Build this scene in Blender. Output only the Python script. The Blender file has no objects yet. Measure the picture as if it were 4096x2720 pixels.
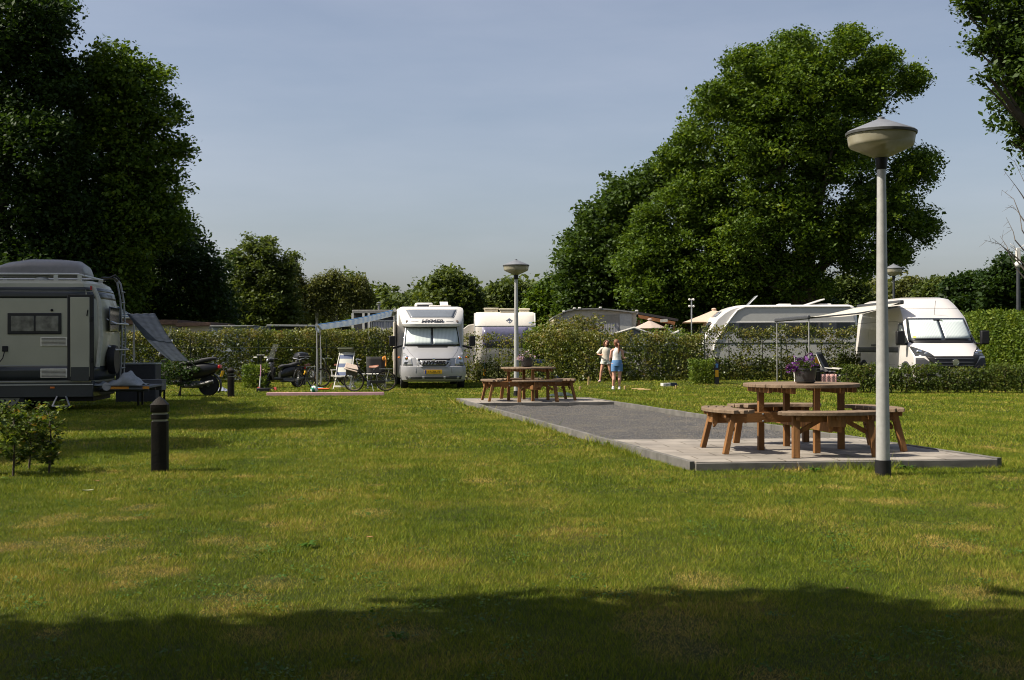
import bpy, math, random
import numpy as np
from mathutils import Vector, Matrix, Euler
R = math.radians
random.seed(7); rng = np.random.default_rng(7)
S = bpy.context.scene; C = S.collection

# ------------------------------------------------------------------ camera
H = 1.35; F = 1200.0; W2, H2 = 512.0, 340.0
PIT = math.atan(7 / F); ROL = R(0.2)
cd = bpy.data.cameras.new("camera"); cam = bpy.data.objects.new("camera", cd); C.objects.link(cam)
fw = Vector((0, math.cos(PIT), math.sin(PIT))); rt0 = Vector((1, 0, 0)); up0 = rt0.cross(fw)
rt = rt0 * math.cos(ROL) - up0 * math.sin(ROL); up = up0 * math.cos(ROL) + rt0 * math.sin(ROL)
m = Matrix.Identity(4)
for i in range(3):
    m[i][0], m[i][1], m[i][2] = rt[i], up[i], -fw[i]
m[2][3] = H
cam.matrix_world = m
cd.sensor_width = 36.0; cd.lens = 36.0 * F / 1024.0; cd.clip_end = 3000; cd.clip_start = 0.1
S.camera = cam
S.render.resolution_x = 1024; S.render.resolution_y = 680

# ------------------------------------------------------------------ light
SUN_EL = R(49); SHADOW = Vector((1, 0.20, 0)).normalized()       # ground direction the shadows point to
sd = -SHADOW                                                     # towards the sun, on the ground
w = bpy.data.worlds.new("World"); S.world = w; w.use_nodes = True
nt = w.node_tree; bg = nt.nodes["Background"]
sky = nt.nodes.new("ShaderNodeTexSky"); sky.sky_type = 'NISHITA'; sky.sun_disc = False
sky.sun_elevation = SUN_EL; sky.sun_rotation = math.atan2(sd.x, sd.y)
sky.air_density = 1.0; sky.dust_density = 2.5; sky.ozone_density = 2.0; sky.altitude = 0
hs = nt.nodes.new("ShaderNodeHueSaturation"); hs.inputs["Saturation"].default_value = 0.78; hs.inputs["Value"].default_value = 1.0
tc = nt.nodes.new("ShaderNodeTexCoord"); mp = nt.nodes.new("ShaderNodeMapping"); mp.inputs["Scale"].default_value = (1.5, 1.5, 7)
mp.inputs["Rotation"].default_value = (0, R(10), 0)
nz = nt.nodes.new("ShaderNodeTexNoise"); nz.inputs["Scale"].default_value = 1.3; nz.inputs["Detail"].default_value = 6; nz.inputs["Roughness"].default_value = .55
rp = nt.nodes.new("ShaderNodeMapRange"); rp.inputs[1].default_value = .42; rp.inputs[2].default_value = .75; rp.inputs[3].default_value = 0; rp.inputs[4].default_value = .22
mx = nt.nodes.new("ShaderNodeMixRGB"); mx.inputs[2].default_value = (5.6, 5.9, 6.6, 1)
nt.links.new(tc.outputs["Generated"], mp.inputs[0]); nt.links.new(mp.outputs[0], nz.inputs["Vector"]); nt.links.new(nz.outputs[0], rp.inputs[0])
nt.links.new(sky.outputs[0], hs.inputs["Color"]); nt.links.new(hs.outputs[0], mx.inputs[1]); nt.links.new(rp.outputs[0], mx.inputs[0])
tn = nt.nodes.new("ShaderNodeMixRGB"); tn.blend_type = 'MULTIPLY'; tn.inputs[0].default_value = 1; tn.inputs[2].default_value = (1.03, 1.0, 1.01, 1)
nt.links.new(mx.outputs[0], tn.inputs[1]); nt.links.new(tn.outputs[0], bg.inputs["Color"]); bg.inputs["Strength"].default_value = 0.077
sl = bpy.data.lights.new("sun", 'SUN'); sl.energy = 4.7; sl.angle = R(0.5); sl.color = (1.0, 0.91, 0.76)
so = bpy.data.objects.new("sun", sl); C.objects.link(so)
sdir = Vector((sd.x * math.cos(SUN_EL), sd.y * math.cos(SUN_EL), math.sin(SUN_EL)))
so.rotation_euler = sdir.to_track_quat('Z', 'Y').to_euler(); so.location = (-20, 0, 30)
S.view_settings.view_transform = 'Standard'; S.view_settings.look = 'None'; S.view_settings.exposure = 0.75; S.view_settings.gamma = 1
S.view_settings.use_curve_mapping = False
S.cycles.max_bounces = 6; S.cycles.diffuse_bounces = 3; S.cycles.glossy_bounces = 3; S.cycles.transmission_bounces = 4
S.cycles.transparent_max_bounces = 6; S.cycles.sample_clamp_indirect = 4; S.cycles.use_denoising = True; S.cycles.filter_width = 1.05
S.cycles.caustics_reflective = False; S.cycles.caustics_refractive = False

# ------------------------------------------------------------------ place helpers
def gz(x, y):
    t = min(1, max(0, (y - 39) / 5.0)); s_ = min(1, max(0, (x + 1) / 7.0)); return 0.17 * t * t * (3 - 2 * t) * s_ * s_ * (3 - 2 * s_)
def ray(u, v): return fw + rt * ((u - W2) / F) + up * ((H2 - v) / F)
def P(u, v, Y):                                                  # point at depth Y seen at u, v
    d = ray(u, v); return Vector((0, 0, H)) + d * (Y / d.y)
def G(u, v, z0=None):                                            # point of the ground seen at u, v
    d = ray(u, v); z = z0 or 0.0
    for _ in range(30):
        t = (z - H) / d.z; p = Vector((0, 0, H)) + d * t
        if z0 is not None: return p
        z = .5 * z + .5 * gz(p.x, p.y)
    p.z = gz(p.x, p.y); return p
def at(u, Y, z=None):                                            # ground point under column u at depth Y
    x = (u - W2) / F * Y; return Vector((x, Y, gz(x, Y) if z is None else z))

# ------------------------------------------------------------------ materials
MATS = {}
def mat(name, rgb, rough=.6, metal=0.0, var=.12, scale=12.0, bump=0.0, bscale=None, spec=.5, trans=0.0, coat=0.0, rgb2=None, alpha=1.0, detail=4):
    if name in MATS: return MATS[name]
    M = bpy.data.materials.new(name); M.use_nodes = True; t = M.node_tree; b = t.nodes["Principled BSDF"]
    b.inputs["Roughness"].default_value = rough; b.inputs["Metallic"].default_value = metal
    b.inputs["Specular IOR Level"].default_value = spec; b.inputs["Coat Weight"].default_value = coat; b.inputs["Alpha"].default_value = alpha
    tx = t.nodes.new("ShaderNodeTexCoord"); n = t.nodes.new("ShaderNodeTexNoise"); n.inputs["Scale"].default_value = scale; n.inputs["Detail"].default_value = detail
    r = t.nodes.new("ShaderNodeValToRGB"); r.color_ramp.elements[0].position = .3; r.color_ramp.elements[1].position = .7
    c2 = rgb2 or tuple(c * (1 + var) for c in rgb)
    c1 = rgb if rgb2 else tuple(c * (1 - var) for c in rgb)
    r.color_ramp.elements[0].color = (*c1, 1); r.color_ramp.elements[1].color = (*c2, 1)
    t.links.new(tx.outputs["Object"], n.inputs["Vector"]); t.links.new(n.outputs[0], r.inputs[0]); t.links.new(r.outputs[0], b.inputs["Base Color"])
    if bump:
        n2 = t.nodes.new("ShaderNodeTexNoise"); n2.inputs["Scale"].default_value = bscale or scale * 5; n2.inputs["Detail"].default_value = 3
        bp = t.nodes.new("ShaderNodeBump"); bp.inputs["Strength"].default_value = bump; bp.inputs["Distance"].default_value = .01
        t.links.new(tx.outputs["Object"], n2.inputs["Vector"]); t.links.new(n2.outputs[0], bp.inputs["Height"]); t.links.new(bp.outputs[0], b.inputs["Normal"])
    if trans:
        tr = t.nodes.new("ShaderNodeBsdfTranslucent"); mxs = t.nodes.new("ShaderNodeMixShader"); mxs.inputs[0].default_value = trans
        t.links.new(r.outputs[0], tr.inputs["Color"]); t.links.new(b.outputs[0], mxs.inputs[1]); t.links.new(tr.outputs[0], mxs.inputs[2])
        t.links.new(mxs.outputs[0], t.nodes["Material Output"].inputs["Surface"])
    MATS[name] = M; return M
def stripes(name, ca, cb, freq, axis='X', thr=.5, rough=.7, trans=0.0):    # woven or printed stripes
    if name in MATS: return MATS[name]
    M = bpy.data.materials.new(name); M.use_nodes = True; t = M.node_tree; b = t.nodes["Principled BSDF"]; b.inputs["Roughness"].default_value = rough
    tx = t.nodes.new("ShaderNodeTexCoord"); sp = t.nodes.new("ShaderNodeSeparateXYZ")
    a = t.nodes.new("ShaderNodeMath"); a.operation = 'MULTIPLY'; a.inputs[1].default_value = freq
    f = t.nodes.new("ShaderNodeMath"); f.operation = 'FRACT'; g = t.nodes.new("ShaderNodeMath"); g.operation = 'GREATER_THAN'; g.inputs[1].default_value = thr
    x = t.nodes.new("ShaderNodeMixRGB"); x.inputs[1].default_value = (*ca, 1); x.inputs[2].default_value = (*cb, 1)
    t.links.new(tx.outputs["Object"], sp.inputs[0]); t.links.new(sp.outputs[axis], a.inputs[0]); t.links.new(a.outputs[0], f.inputs[0]); t.links.new(f.outputs[0], g.inputs[0])
    t.links.new(g.outputs[0], x.inputs[0]); t.links.new(x.outputs[0], b.inputs["Base Color"])
    if trans:
        tr = t.nodes.new("ShaderNodeBsdfTranslucent"); q = t.nodes.new("ShaderNodeMixShader"); q.inputs[0].default_value = trans
        t.links.new(x.outputs[0], tr.inputs["Color"]); t.links.new(b.outputs[0], q.inputs[1]); t.links.new(tr.outputs[0], q.inputs[2]); t.links.new(q.outputs[0], t.nodes["Material Output"].inputs["Surface"])
    MATS[name] = M; return M
def leafmat(name, cols, trans=.35, rough=.55, spec=.2):            # cols: (pos, rgb) by per-leaf tone
    M = bpy.data.materials.new(name); M.use_nodes = True; t = M.node_tree; b = t.nodes["Principled BSDF"]
    b.inputs["Roughness"].default_value = rough; b.inputs["Specular IOR Level"].default_value = spec
    at_ = t.nodes.new("ShaderNodeAttribute"); at_.attribute_name = "v"
    r = t.nodes.new("ShaderNodeValToRGB"); els = r.color_ramp.elements
    els[0].position, els[0].color = cols[0][0], (*cols[0][1], 1); els[1].position, els[1].color = cols[-1][0], (*cols[-1][1], 1)
    for p_, c_ in cols[1:-1]:
        e = els.new(p_); e.color = (*c_, 1)
    tr = t.nodes.new("ShaderNodeBsdfTranslucent"); mxs = t.nodes.new("ShaderNodeMixShader"); mxs.inputs[0].default_value = trans
    g = t.nodes.new("ShaderNodeMixRGB"); g.blend_type = 'MULTIPLY'; g.inputs[0].default_value = 1; g.inputs[2].default_value = (1.25, 1.2, .5, 1)
    t.links.new(at_.outputs["Fac"], r.inputs[0]); t.links.new(r.outputs[0], b.inputs["Base Color"]); t.links.new(r.outputs[0], g.inputs[1]); t.links.new(g.outputs[0], tr.inputs["Color"])
    t.links.new(b.outputs[0], mxs.inputs[1]); t.links.new(tr.outputs[0], mxs.inputs[2]); t.links.new(mxs.outputs[0], t.nodes["Material Output"].inputs["Surface"])
    return M
def glass(name, rgb=(.02, .025, .03), rough=.06):
    return mat(name, rgb, rough=rough, var=.05, spec=.8)
WHITE = mat("white_paint", (.67, .65, .62), .35, var=.03, scale=2, coat=.3)
SILVER = mat("silver_paint", (.36, .36, .37), .35, metal=.3, var=.05, scale=2, coat=.4)
LGREY = mat("light_grey_panel", (.42, .42, .40), .5, var=.04, scale=3)
BLACKP = mat("black_plastic", (.012, .012, .013), .5, var=.2, scale=20, spec=.3)
RUBBER = mat("rubber", (.02, .02, .02), .85, var=.25, scale=30, bump=.3)
ALU = mat("aluminium", (.55, .56, .56), .35, metal=.8, var=.08, scale=30)
CHROME = mat("chrome", (.8, .8, .8), .12, metal=1, var=.02)
DARKGL = glass("dark_glass")
CREAM = mat("cream_plastic", (.62, .56, .42), .5, var=.1)
ORANGE = mat("orange_lens", (.8, .2, .02), .3)
RED = mat("red_lens", (.45, .02, .02), .3)
YEL = mat("yellow_sign", (.75, .38, .01), .6, var=.06)
GREYM = mat("grey_metal", (.16, .165, .17), .5, metal=.4, var=.12, scale=20)
STEM = mat("bark_twig", (.055, .042, .03), .9, var=.3, scale=20)

# ------------------------------------------------------------------ mesh helpers
class MB:
    def __init__(s): s.v = []; s.f = []
    def add(s, vs, fs, M=None):
        o = len(s.v)
        s.v += [tuple(M @ Vector(p)) if M is not None else tuple(p) for p in vs]; s.f += [tuple(i + o for i in f) for f in fs]; return s
    def box(s, c, d, rot=None, taper=1.0):
        x, y, z = d[0] / 2, d[1] / 2, d[2] / 2
        vs = [(a * x * (taper if k > 0 else 1), b * y * (taper if k > 0 else 1), k * z) for k in (-1, 1) for a, b in ((-1, -1), (1, -1), (1, 1), (-1, 1))]
        M = Matrix.Translation(c) @ (Euler([R(q) for q in rot]).to_matrix().to_4x4() if rot else Matrix.Identity(4))
        return s.add(vs, [(3, 2, 1, 0), (4, 5, 6, 7), (0, 1, 5, 4), (1, 2, 6, 5), (2, 3, 7, 6), (3, 0, 4, 7)], M)
    def tube(s, pts, r, seg=8, flat=1.0, cap=True, closed=False):
        pts = [Vector(p) for p in pts]; n = len(pts); rs = r if isinstance(r, (list, tuple)) else [r] * n
        o = len(s.v); a = None
        for i, p in enumerate(pts):
            if closed: t = (pts[(i + 1) % n] - pts[i - 1]).normalized()
            else: t = (pts[min(i + 1, n - 1)] - pts[max(i - 1, 0)]).normalized()
            if a is None:
                a = t.orthogonal().normalized() if abs(t.z) < .95 else Vector((1, 0, 0))
            a = (a - t * a.dot(t)).normalized(); b = t.cross(a)
            for k in range(seg):
                q = 2 * math.pi * (k + .5) / seg
                s.v.append(tuple(p + a * math.cos(q) * rs[i] + b * math.sin(q) * rs[i] * flat))
        for i in range(n if closed else n - 1):
            j = (i + 1) % n
            for k in range(seg):
                l = (k + 1) % seg; s.f.append((o + i * seg + k, o + i * seg + l, o + j * seg + l, o + j * seg + k))
        if cap and not closed:
            s.f.append(tuple(o + k for k in range(seg))[::-1]); s.f.append(tuple(o + (n - 1) * seg + k for k in range(seg)))
        return s
    def bar(s, a, b, wd, hd, upv=(0, 0, 1)):                      # rectangular bar from a to b
        a, b = Vector(a), Vector(b); t = (b - a).normalized(); sx = t.cross(Vector(upv))
        if sx.length < 1e-4: sx = Vector((1, 0, 0))
        sx.normalize(); uz = sx.cross(t)
        vs = []
        for p in (a, b):
            for i, j in ((-1, -1), (1, -1), (1, 1), (-1, 1)): vs.append(p + sx * (i * wd / 2) + uz * (j * hd / 2))
        return s.add(vs, [(0, 1, 2, 3), (7, 6, 5, 4), (0, 4, 5, 1), (1, 5, 6, 2), (2, 6, 7, 3), (3, 7, 4, 0)])
    def lathe(s, prof, c=(0, 0, 0), seg=24, M=None):
        o = len(s.v); c = Vector(c)
        for r_, z in prof:
            for k in range(seg):
                q = 2 * math.pi * k / seg; p = Vector((r_ * math.cos(q), r_ * math.sin(q), z))
                s.v.append(tuple(c + (M @ p if M is not None else p)))
        for i in range(len(prof) - 1):
            for k in range(seg):
                l = (k + 1) % seg; s.f.append((o + i * seg + k, o + i * seg + l, o + (i + 1) * seg + l, o + (i + 1) * seg + k))
        s.f.append(tuple(o + k for k in range(seg))[::-1]); s.f.append(tuple(o + (len(prof) - 1) * seg + k for k in range(seg)))
        return s
    def ell(s, c, r, seg=14, rings=9, rot=None):
        if not hasattr(r, '__len__'): r = (r, r, r)
        M = Matrix.Translation(c) @ (Euler([R(q) for q in rot]).to_matrix().to_4x4() if rot else Matrix.Identity(4))
        vs = [(0, 0, -r[2])]
        for i in range(1, rings):
            f = -math.pi / 2 + math.pi * i / rings
            for k in range(seg):
                q = 2 * math.pi * k / seg; vs.append((r[0] * math.cos(f) * math.cos(q), r[1] * math.cos(f) * math.sin(q), r[2] * math.sin(f)))
        vs.append((0, 0, r[2])); fs = []
        for k in range(seg):
            l = (k + 1) % seg; fs.append((0, 1 + l, 1 + k)); fs.append((len(vs) - 1, 1 + (rings - 2) * seg + k, 1 + (rings - 2) * seg + l))
            for i in range(rings - 2): a = 1 + i * seg; fs.append((a + k, a + l, a + seg + l, a + seg + k))
        return s.add(vs, fs, M)
    def prism(s, poly, a, b, axis='Y'):                           # poly in the two other axes, extruded a..b
        n = len(poly); f = {'Y': lambda p, t: (p[0], t, p[1]), 'X': lambda p, t: (t, p[0], p[1]), 'Z': lambda p, t: (p[0], p[1], t)}[axis]
        vs = [f(p, a) for p in poly] + [f(p, b) for p in poly]
        fs = [tuple(range(n)), tuple(range(2 * n - 1, n - 1, -1))] + [(i, i + n, (i + 1) % n + n, (i + 1) % n) for i in range(n)]
        return s.add(vs, fs)
    def grid(s, fn, nu, nv):
        o = len(s.v)
        for j in range(nv + 1):
            for i in range(nu + 1): s.v.append(tuple(fn(i / nu, j / nv)))
        for j in range(nv):
            for i in range(nu): a = o + j * (nu + 1) + i; s.f.append((a, a + 1, a + nu + 2, a + nu + 1))
        return s
    def rings(s, rr, cap=True):                                   # list of equal-length rings
        o = len(s.v); n = len(rr[0])
        for q in rr: s.v += [tuple(p) for p in q]
        for i in range(len(rr) - 1):
            for k in range(n): l = (k + 1) % n; s.f.append((o + i * n + k, o + i * n + l, o + (i + 1) * n + l, o + (i + 1) * n + k))
        if cap: s.f.append(tuple(o + k for k in range(n))[::-1]); s.f.append(tuple(o + (len(rr) - 1) * n + k for k in range(n)))
        return s
    def build(s, name, material, parent=None, bev=0, smooth=True, ang=35, solid=0, sub=0, remesh=0, loc=None, rot=None):
        me = bpy.data.meshes.new(name); me.from_pydata(s.v, [], s.f); me.validate()
        me.materials.append(material)
        import bmesh
        bm = bmesh.new(); bm.from_mesh(me); bmesh.ops.recalc_face_normals(bm, faces=bm.faces); bm.to_mesh(me); bm.free()
        o = bpy.data.objects.new(name, me); C.objects.link(o)
        if parent: o.parent = parent
        if loc is not None: o.location = loc
        if rot is not None: o.rotation_euler = [R(q) for q in rot]
        if smooth:
            me.polygons.foreach_set("use_smooth", [True] * len(me.polygons)); me.set_sharp_from_angle(angle=R(ang))
        if solid: q = o.modifiers.new("solid", 'SOLIDIFY'); q.thickness = solid; q.offset = 0
        if bev:
            q = o.modifiers.new("bevel", 'BEVEL'); q.width = bev; q.segments = 2; q.limit_method = 'ANGLE'; q.angle_limit = R(40); q.harden_normals = False
        if remesh:
            q = o.modifiers.new("remesh", 'REMESH'); q.mode = 'VOXEL'; q.voxel_size = remesh; q.use_smooth_shade = True
            q = o.modifiers.new("smooth", 'SMOOTH'); q.factor = .5; q.iterations = 3
        if sub: q = o.modifiers.new("sub", 'SUBSURF'); q.levels = sub; q.render_levels = sub
        return o
def tag(o, label=None, cat=None, group=None, kind=None):
    if label: o['label'] = label
    if cat: o['category'] = cat
    if group: o['group'] = group
    if kind: o['kind'] = kind
    return o
def thing(name, label, cat, loc=(0, 0, 0), rz=0, group=None):
    o = bpy.data.objects.new(name, None); C.objects.link(o); o.empty_display_size = .2
    o.location = loc; o.rotation_euler = (0, 0, R(rz)); return tag(o, label, cat, group)
def copy_tree(o, parent=None):
    c = o.copy(); C.objects.link(c); c.parent = parent
    for ch in [q for q in bpy.data.objects if q.parent == o]: copy_tree(ch, c)
    return c
def text(body, size, material, parent, loc, rot, ext=.004, thick=0.0, name="lettering", align='CENTER', sx=1.0, shear=0.0, bold=0.0):
    cu = bpy.data.curves.new(name, 'FONT'); cu.body = body; cu.size = size; cu.extrude = ext; cu.align_x = align; cu.align_y = 'CENTER'; cu.shear = shear; cu.offset = bold; cu.bevel_depth = thick; cu.bevel_resolution = 0
    t = bpy.data.objects.new(name + "_tmp", cu); C.objects.link(t)
    dg = bpy.context.evaluated_depsgraph_get(); me = bpy.data.meshes.new_from_object(t.evaluated_get(dg))
    bpy.data.objects.remove(t); bpy.data.curves.remove(cu)
    me.materials.clear(); me.materials.append(material)
    o = bpy.data.objects.new(name, me); C.objects.link(o); o.parent = parent; o.location = loc; o.rotation_euler = [R(q) for q in rot]; o.scale = (sx, 1, 1); return o
def npmesh(name, V, k, material, parent=None, v=None):            # V: (n*k, 3) loose k-gons
    n = len(V) // k; me = bpy.data.meshes.new(name)
    me.vertices.add(len(V)); me.vertices.foreach_set("co", V.astype(np.float32).ravel())
    me.loops.add(n * k); me.loops.foreach_set("vertex_index", np.arange(n * k, dtype=np.int32))
    me.polygons.add(n); me.polygons.foreach_set("loop_start", np.arange(0, n * k, k, dtype=np.int32)); me.polygons.foreach_set("loop_total", np.full(n, k, np.int32))
    if v is not None:
        a = me.attributes.new("v", 'FLOAT', 'FACE'); a.data.foreach_set("value", v.astype(np.float32))
    me.update(); me.materials.append(material)
    o = bpy.data.objects.new(name, me); C.objects.link(o)
    if parent: o.parent = parent
    return o
def leaves(centers, size, upb=.5, tone=None, jit=.35):             # rhombic leaves, returns V, tone
    n = len(centers)
    nr = rng.normal(size=(n, 3)); nr[:, 2] = np.abs(nr[:, 2]) + upb; nr /= np.linalg.norm(nr, axis=1)[:, None]
    a = rng.normal(size=(n, 3)); a -= nr * (a * nr).sum(1)[:, None]; a /= np.linalg.norm(a, axis=1)[:, None]
    b = np.cross(nr, a); s = (size * (1 + jit * rng.normal(size=n)).clip(.4, 1.9))[:, None]
    V = np.empty((n, 4, 3)); V[:, 0] = centers - a * s * .5; V[:, 1] = centers + b * s * .32 + a * s * .05 + nr * s * .06
    V[:, 2] = centers + a * s * .5; V[:, 3] = centers - b * s * .32 + a * s * .05 + nr * s * .06
    v = rng.random(n) if tone is None else (.55 * rng.random(n) + .45 * tone)
    return V.reshape(-1, 3), v
def cloud(blobs, nclump, per, rc, size, shell=.35, flat=.6):       # leaf clumps in the shell of many ellipsoids
    B = np.array(blobs, float); w_ = (B[:, 3] * B[:, 4] + B[:, 5] * B[:, 3]); w_ /= w_.sum()
    i = rng.choice(len(B), size=nclump, p=w_); d = rng.normal(size=(nclump, 3)); d /= np.linalg.norm(d, axis=1)[:, None]
    rho = 1 - shell * rng.random(nclump) ** 1.3 + .08 * rng.normal(size=nclump) + (rng.random(nclump) < .13) * .38 * rng.random(nclump)
    c = B[i, :3] + d * B[i, 3:] * rho[:, None]
    rr = rc * (.6 + .8 * rng.random(nclump)); tn = rng.random(nclump)
    k = rng.integers(int(per * .5), int(per * 1.5) + 1, nclump); j = np.repeat(np.arange(nclump), k)
    q = rng.normal(size=(len(j), 3)); q /= np.maximum(.5, np.linalg.norm(q, axis=1))[:, None]; q *= (rng.random(len(j)) ** .5)[:, None]; q[:, 2] *= flat
    pts = c[j] + q * rr[j][:, None] * 1.3
    return leaves(pts, size, tone=tn[j])
# ------------------------------------------------------------------ ground
def lawn_material():
    M = bpy.data.materials.new("lawn"); M.use_nodes = True; t = M.node_tree; b = t.nodes["Principled BSDF"]; b.inputs["Roughness"].default_value = .9; b.inputs["Specular IOR Level"].default_value = .15
    L = t.links.new; N = t.nodes.new
    ge = N("ShaderNodeNewGeometry")
    def noise(sc, det=4, rough=.6):
        n = N("ShaderNodeTexNoise"); n.inputs["Scale"].default_value = sc; n.inputs["Detail"].default_value = det; n.inputs["Roughness"].default_value = rough; L(ge.outputs["Position"], n.inputs["Vector"]); return n
    n1, n2, n3 = noise(.35, 5), noise(2.2, 5, .7), noise(38, 4, .8)
    r = N("ShaderNodeValToRGB"); e = r.color_ramp.elements; e[0].position = .34; e[0].color = (.034, .048, .008, 1); e[1].position = .72; e[1].color = (.085, .085, .016, 1)
    x = e.new(.5); x.color = (.055, .068, .010, 1)
    add = N("ShaderNodeMath"); add.operation = 'MULTIPLY_ADD'; add.inputs[1].default_value = .55; L(n2.outputs[0], add.inputs[0])
    h = N("ShaderNodeMath"); h.operation = 'MULTIPLY'; h.inputs[1].default_value = .45; L(n1.outputs[0], h.inputs[0]); L(h.outputs[0], add.inputs[2]); L(add.outputs[0], r.inputs[0])
    # dry patches
    n4 = noise(.9, 4, .65); dr = N("ShaderNodeMapRange"); dr.inputs[1].default_value = .53; dr.inputs[2].default_value = .70; dr.inputs[4].default_value = .5; L(n4.outputs[0], dr.inputs[0])
    mx_ = N("ShaderNodeMixRGB"); mx_.inputs[2].default_value = (.19, .105, .03, 1); L(dr.outputs[0], mx_.inputs[0]); L(r.outputs[0], mx_.inputs[1])
    # tufts, and mower nap: sheen of leaning blades put into the colour as bands
    f = N("ShaderNodeMapRange"); f.inputs[1].default_value = .3; f.inputs[2].default_value = .7; f.inputs[3].default_value = .5; f.inputs[4].default_value = 1.4; L(n3.outputs[0], f.inputs[0])
    mu = N("ShaderNodeMixRGB"); mu.blend_type = 'MULTIPLY'; mu.inputs[0].default_value = 1; L(mx_.outputs[0], mu.inputs[1]); L(f.outputs[0], mu.inputs[2])
    sp = N("ShaderNodeSeparateXYZ"); L(ge.outputs["Position"], sp.inputs[0])
    st = N("ShaderNodeMath"); st.operation = 'MULTIPLY_ADD'; st.inputs[1].default_value = .2; L(sp.outputs["Y"], st.inputs[0]); L(sp.outputs["X"], st.inputs[2])
    wv = N("ShaderNodeMath"); wv.operation = 'SINE'; sc = N("ShaderNodeMath"); sc.operation = 'MULTIPLY'; sc.inputs[1].default_value = 2.6; L(st.outputs[0], sc.inputs[0]); L(sc.outputs[0], wv.inputs[0])
    wr = N("ShaderNodeMapRange"); wr.inputs[1].default_value = -1; wr.inputs[2].default_value = 1; wr.inputs[3].default_value = .88; wr.inputs[4].default_value = 1.1; L(wv.outputs[0], wr.inputs[0])
    m3 = N("ShaderNodeMixRGB"); m3.blend_type = 'MULTIPLY'; m3.inputs[0].default_value = 1; L(mu.outputs[0], m3.inputs[1]); L(wr.outputs[0], m3.inputs[2]); L(m3.outputs[0], b.inputs["Base Color"])
    n5 = noise(70, 4, .8); bp = N("ShaderNodeBump"); bp.inputs["Strength"].default_value = .9; bp.inputs["Distance"].default_value = .03; L(n5.outputs[0], bp.inputs["Height"]); L(bp.outputs[0], b.inputs["Normal"])
    return M
LAWN = lawn_material()
ys = [-60, -30, -10, 0] + list(np.arange(4, 60, 1.0)) + [65, 80, 120, 200, 400, 900, 2500]
xs = [-2500, -600, -150, -80] + list(np.arange(-40, 41, 2.0)) + [80, 150, 600, 2500]
g = MB(); nx = len(xs)
for y in ys:
    for x in xs:
        g.v.append((x, y, gz(x, y)))
for j in range(len(ys) - 1):
    for i in range(nx - 1): a = j * nx + i; g.f.append((a, a + 1, a + nx + 1, a + nx))
tag(g.build("ground", LAWN), kind="structure")

# ------------------------------------------------------------------ petanque court: two slabs, gravel, kerbs
ZS = .095
nA, nB, nC, nD = Vector((1.95, 13.02, 0)), Vector((5.38, 13.26, 0)), Vector((1.30, 16.25, 0)), Vector((4.72, 16.45, 0))
fA, fB, fC, fD = Vector((-.86, 26.9, 0)), Vector((2.36, 27.15, 0)), Vector((-1.36, 29.4, 0)), Vector((1.86, 29.65, 0))
def slab_mat():
    M = mat("concrete_slab", (.25, .225, .195), .85, var=.34, scale=2.2, bump=.3, bscale=90, detail=9)
    t = M.node_tree; b = t.nodes["Principled BSDF"]; L = t.links.new
    src = b.inputs["Base Color"].links[0].from_socket
    tx = t.nodes.new("ShaderNodeTexCoord"); mp_ = t.nodes.new("ShaderNodeMapping"); mp_.inputs["Rotation"].default_value = (0, 0, R(-4))
    br = t.nodes.new("ShaderNodeTexBrick"); br.offset = 0.5; br.inputs["Scale"].default_value = 1; br.inputs["Brick Width"].default_value = .6; br.inputs["Row Height"].default_value = .4
    br.inputs["Mortar Size"].default_value = .011; br.inputs["Color1"].default_value = (1, 1, 1, 1); br.inputs["Color2"].default_value = (.84, .83, .82, 1); br.inputs["Mortar"].default_value = (.5, .47, .42, 1)
    mu = t.nodes.new("ShaderNodeMixRGB"); mu.blend_type = 'MULTIPLY'; mu.inputs[0].default_value = 1
    L(tx.outputs["Object"], mp_.inputs[0]); L(mp_.outputs[0], br.inputs["Vector"]); L(src, mu.inputs[1]); L(br.outputs["Color"], mu.inputs[2]); L(mu.outputs[0], b.inputs["Base Color"]); return M
SLAB = slab_mat(); KERB = mat("kerb_concrete", (.115, .11, .10), .9, var=.3, scale=5, bump=.15, bscale=60, detail=9)
def quad_slab(name, a, b, c, d, z0, z1, m_, bev=.006):           # a b front, c d back
    q = MB(); q.prism([(a.x, a.y), (b.x, b.y), (d.x, d.y), (c.x, c.y)], z0, z1, 'Z'); return q.build(name, m_, bev=bev, ang=30)
def inset(a, b, c, d, k):
    ce = (a + b + c + d) / 4; return [p + (ce - p).normalized() * k for p in (a, b, c, d)]
tag(quad_slab("paved_terrace", *inset(nA, nB, nC, nD, .075), -.05, ZS, SLAB), kind="structure")
tag(quad_slab("paved_terrace", *inset(fA, fB, fC, fD, .075), -.05, ZS, SLAB), kind="structure")
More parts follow.
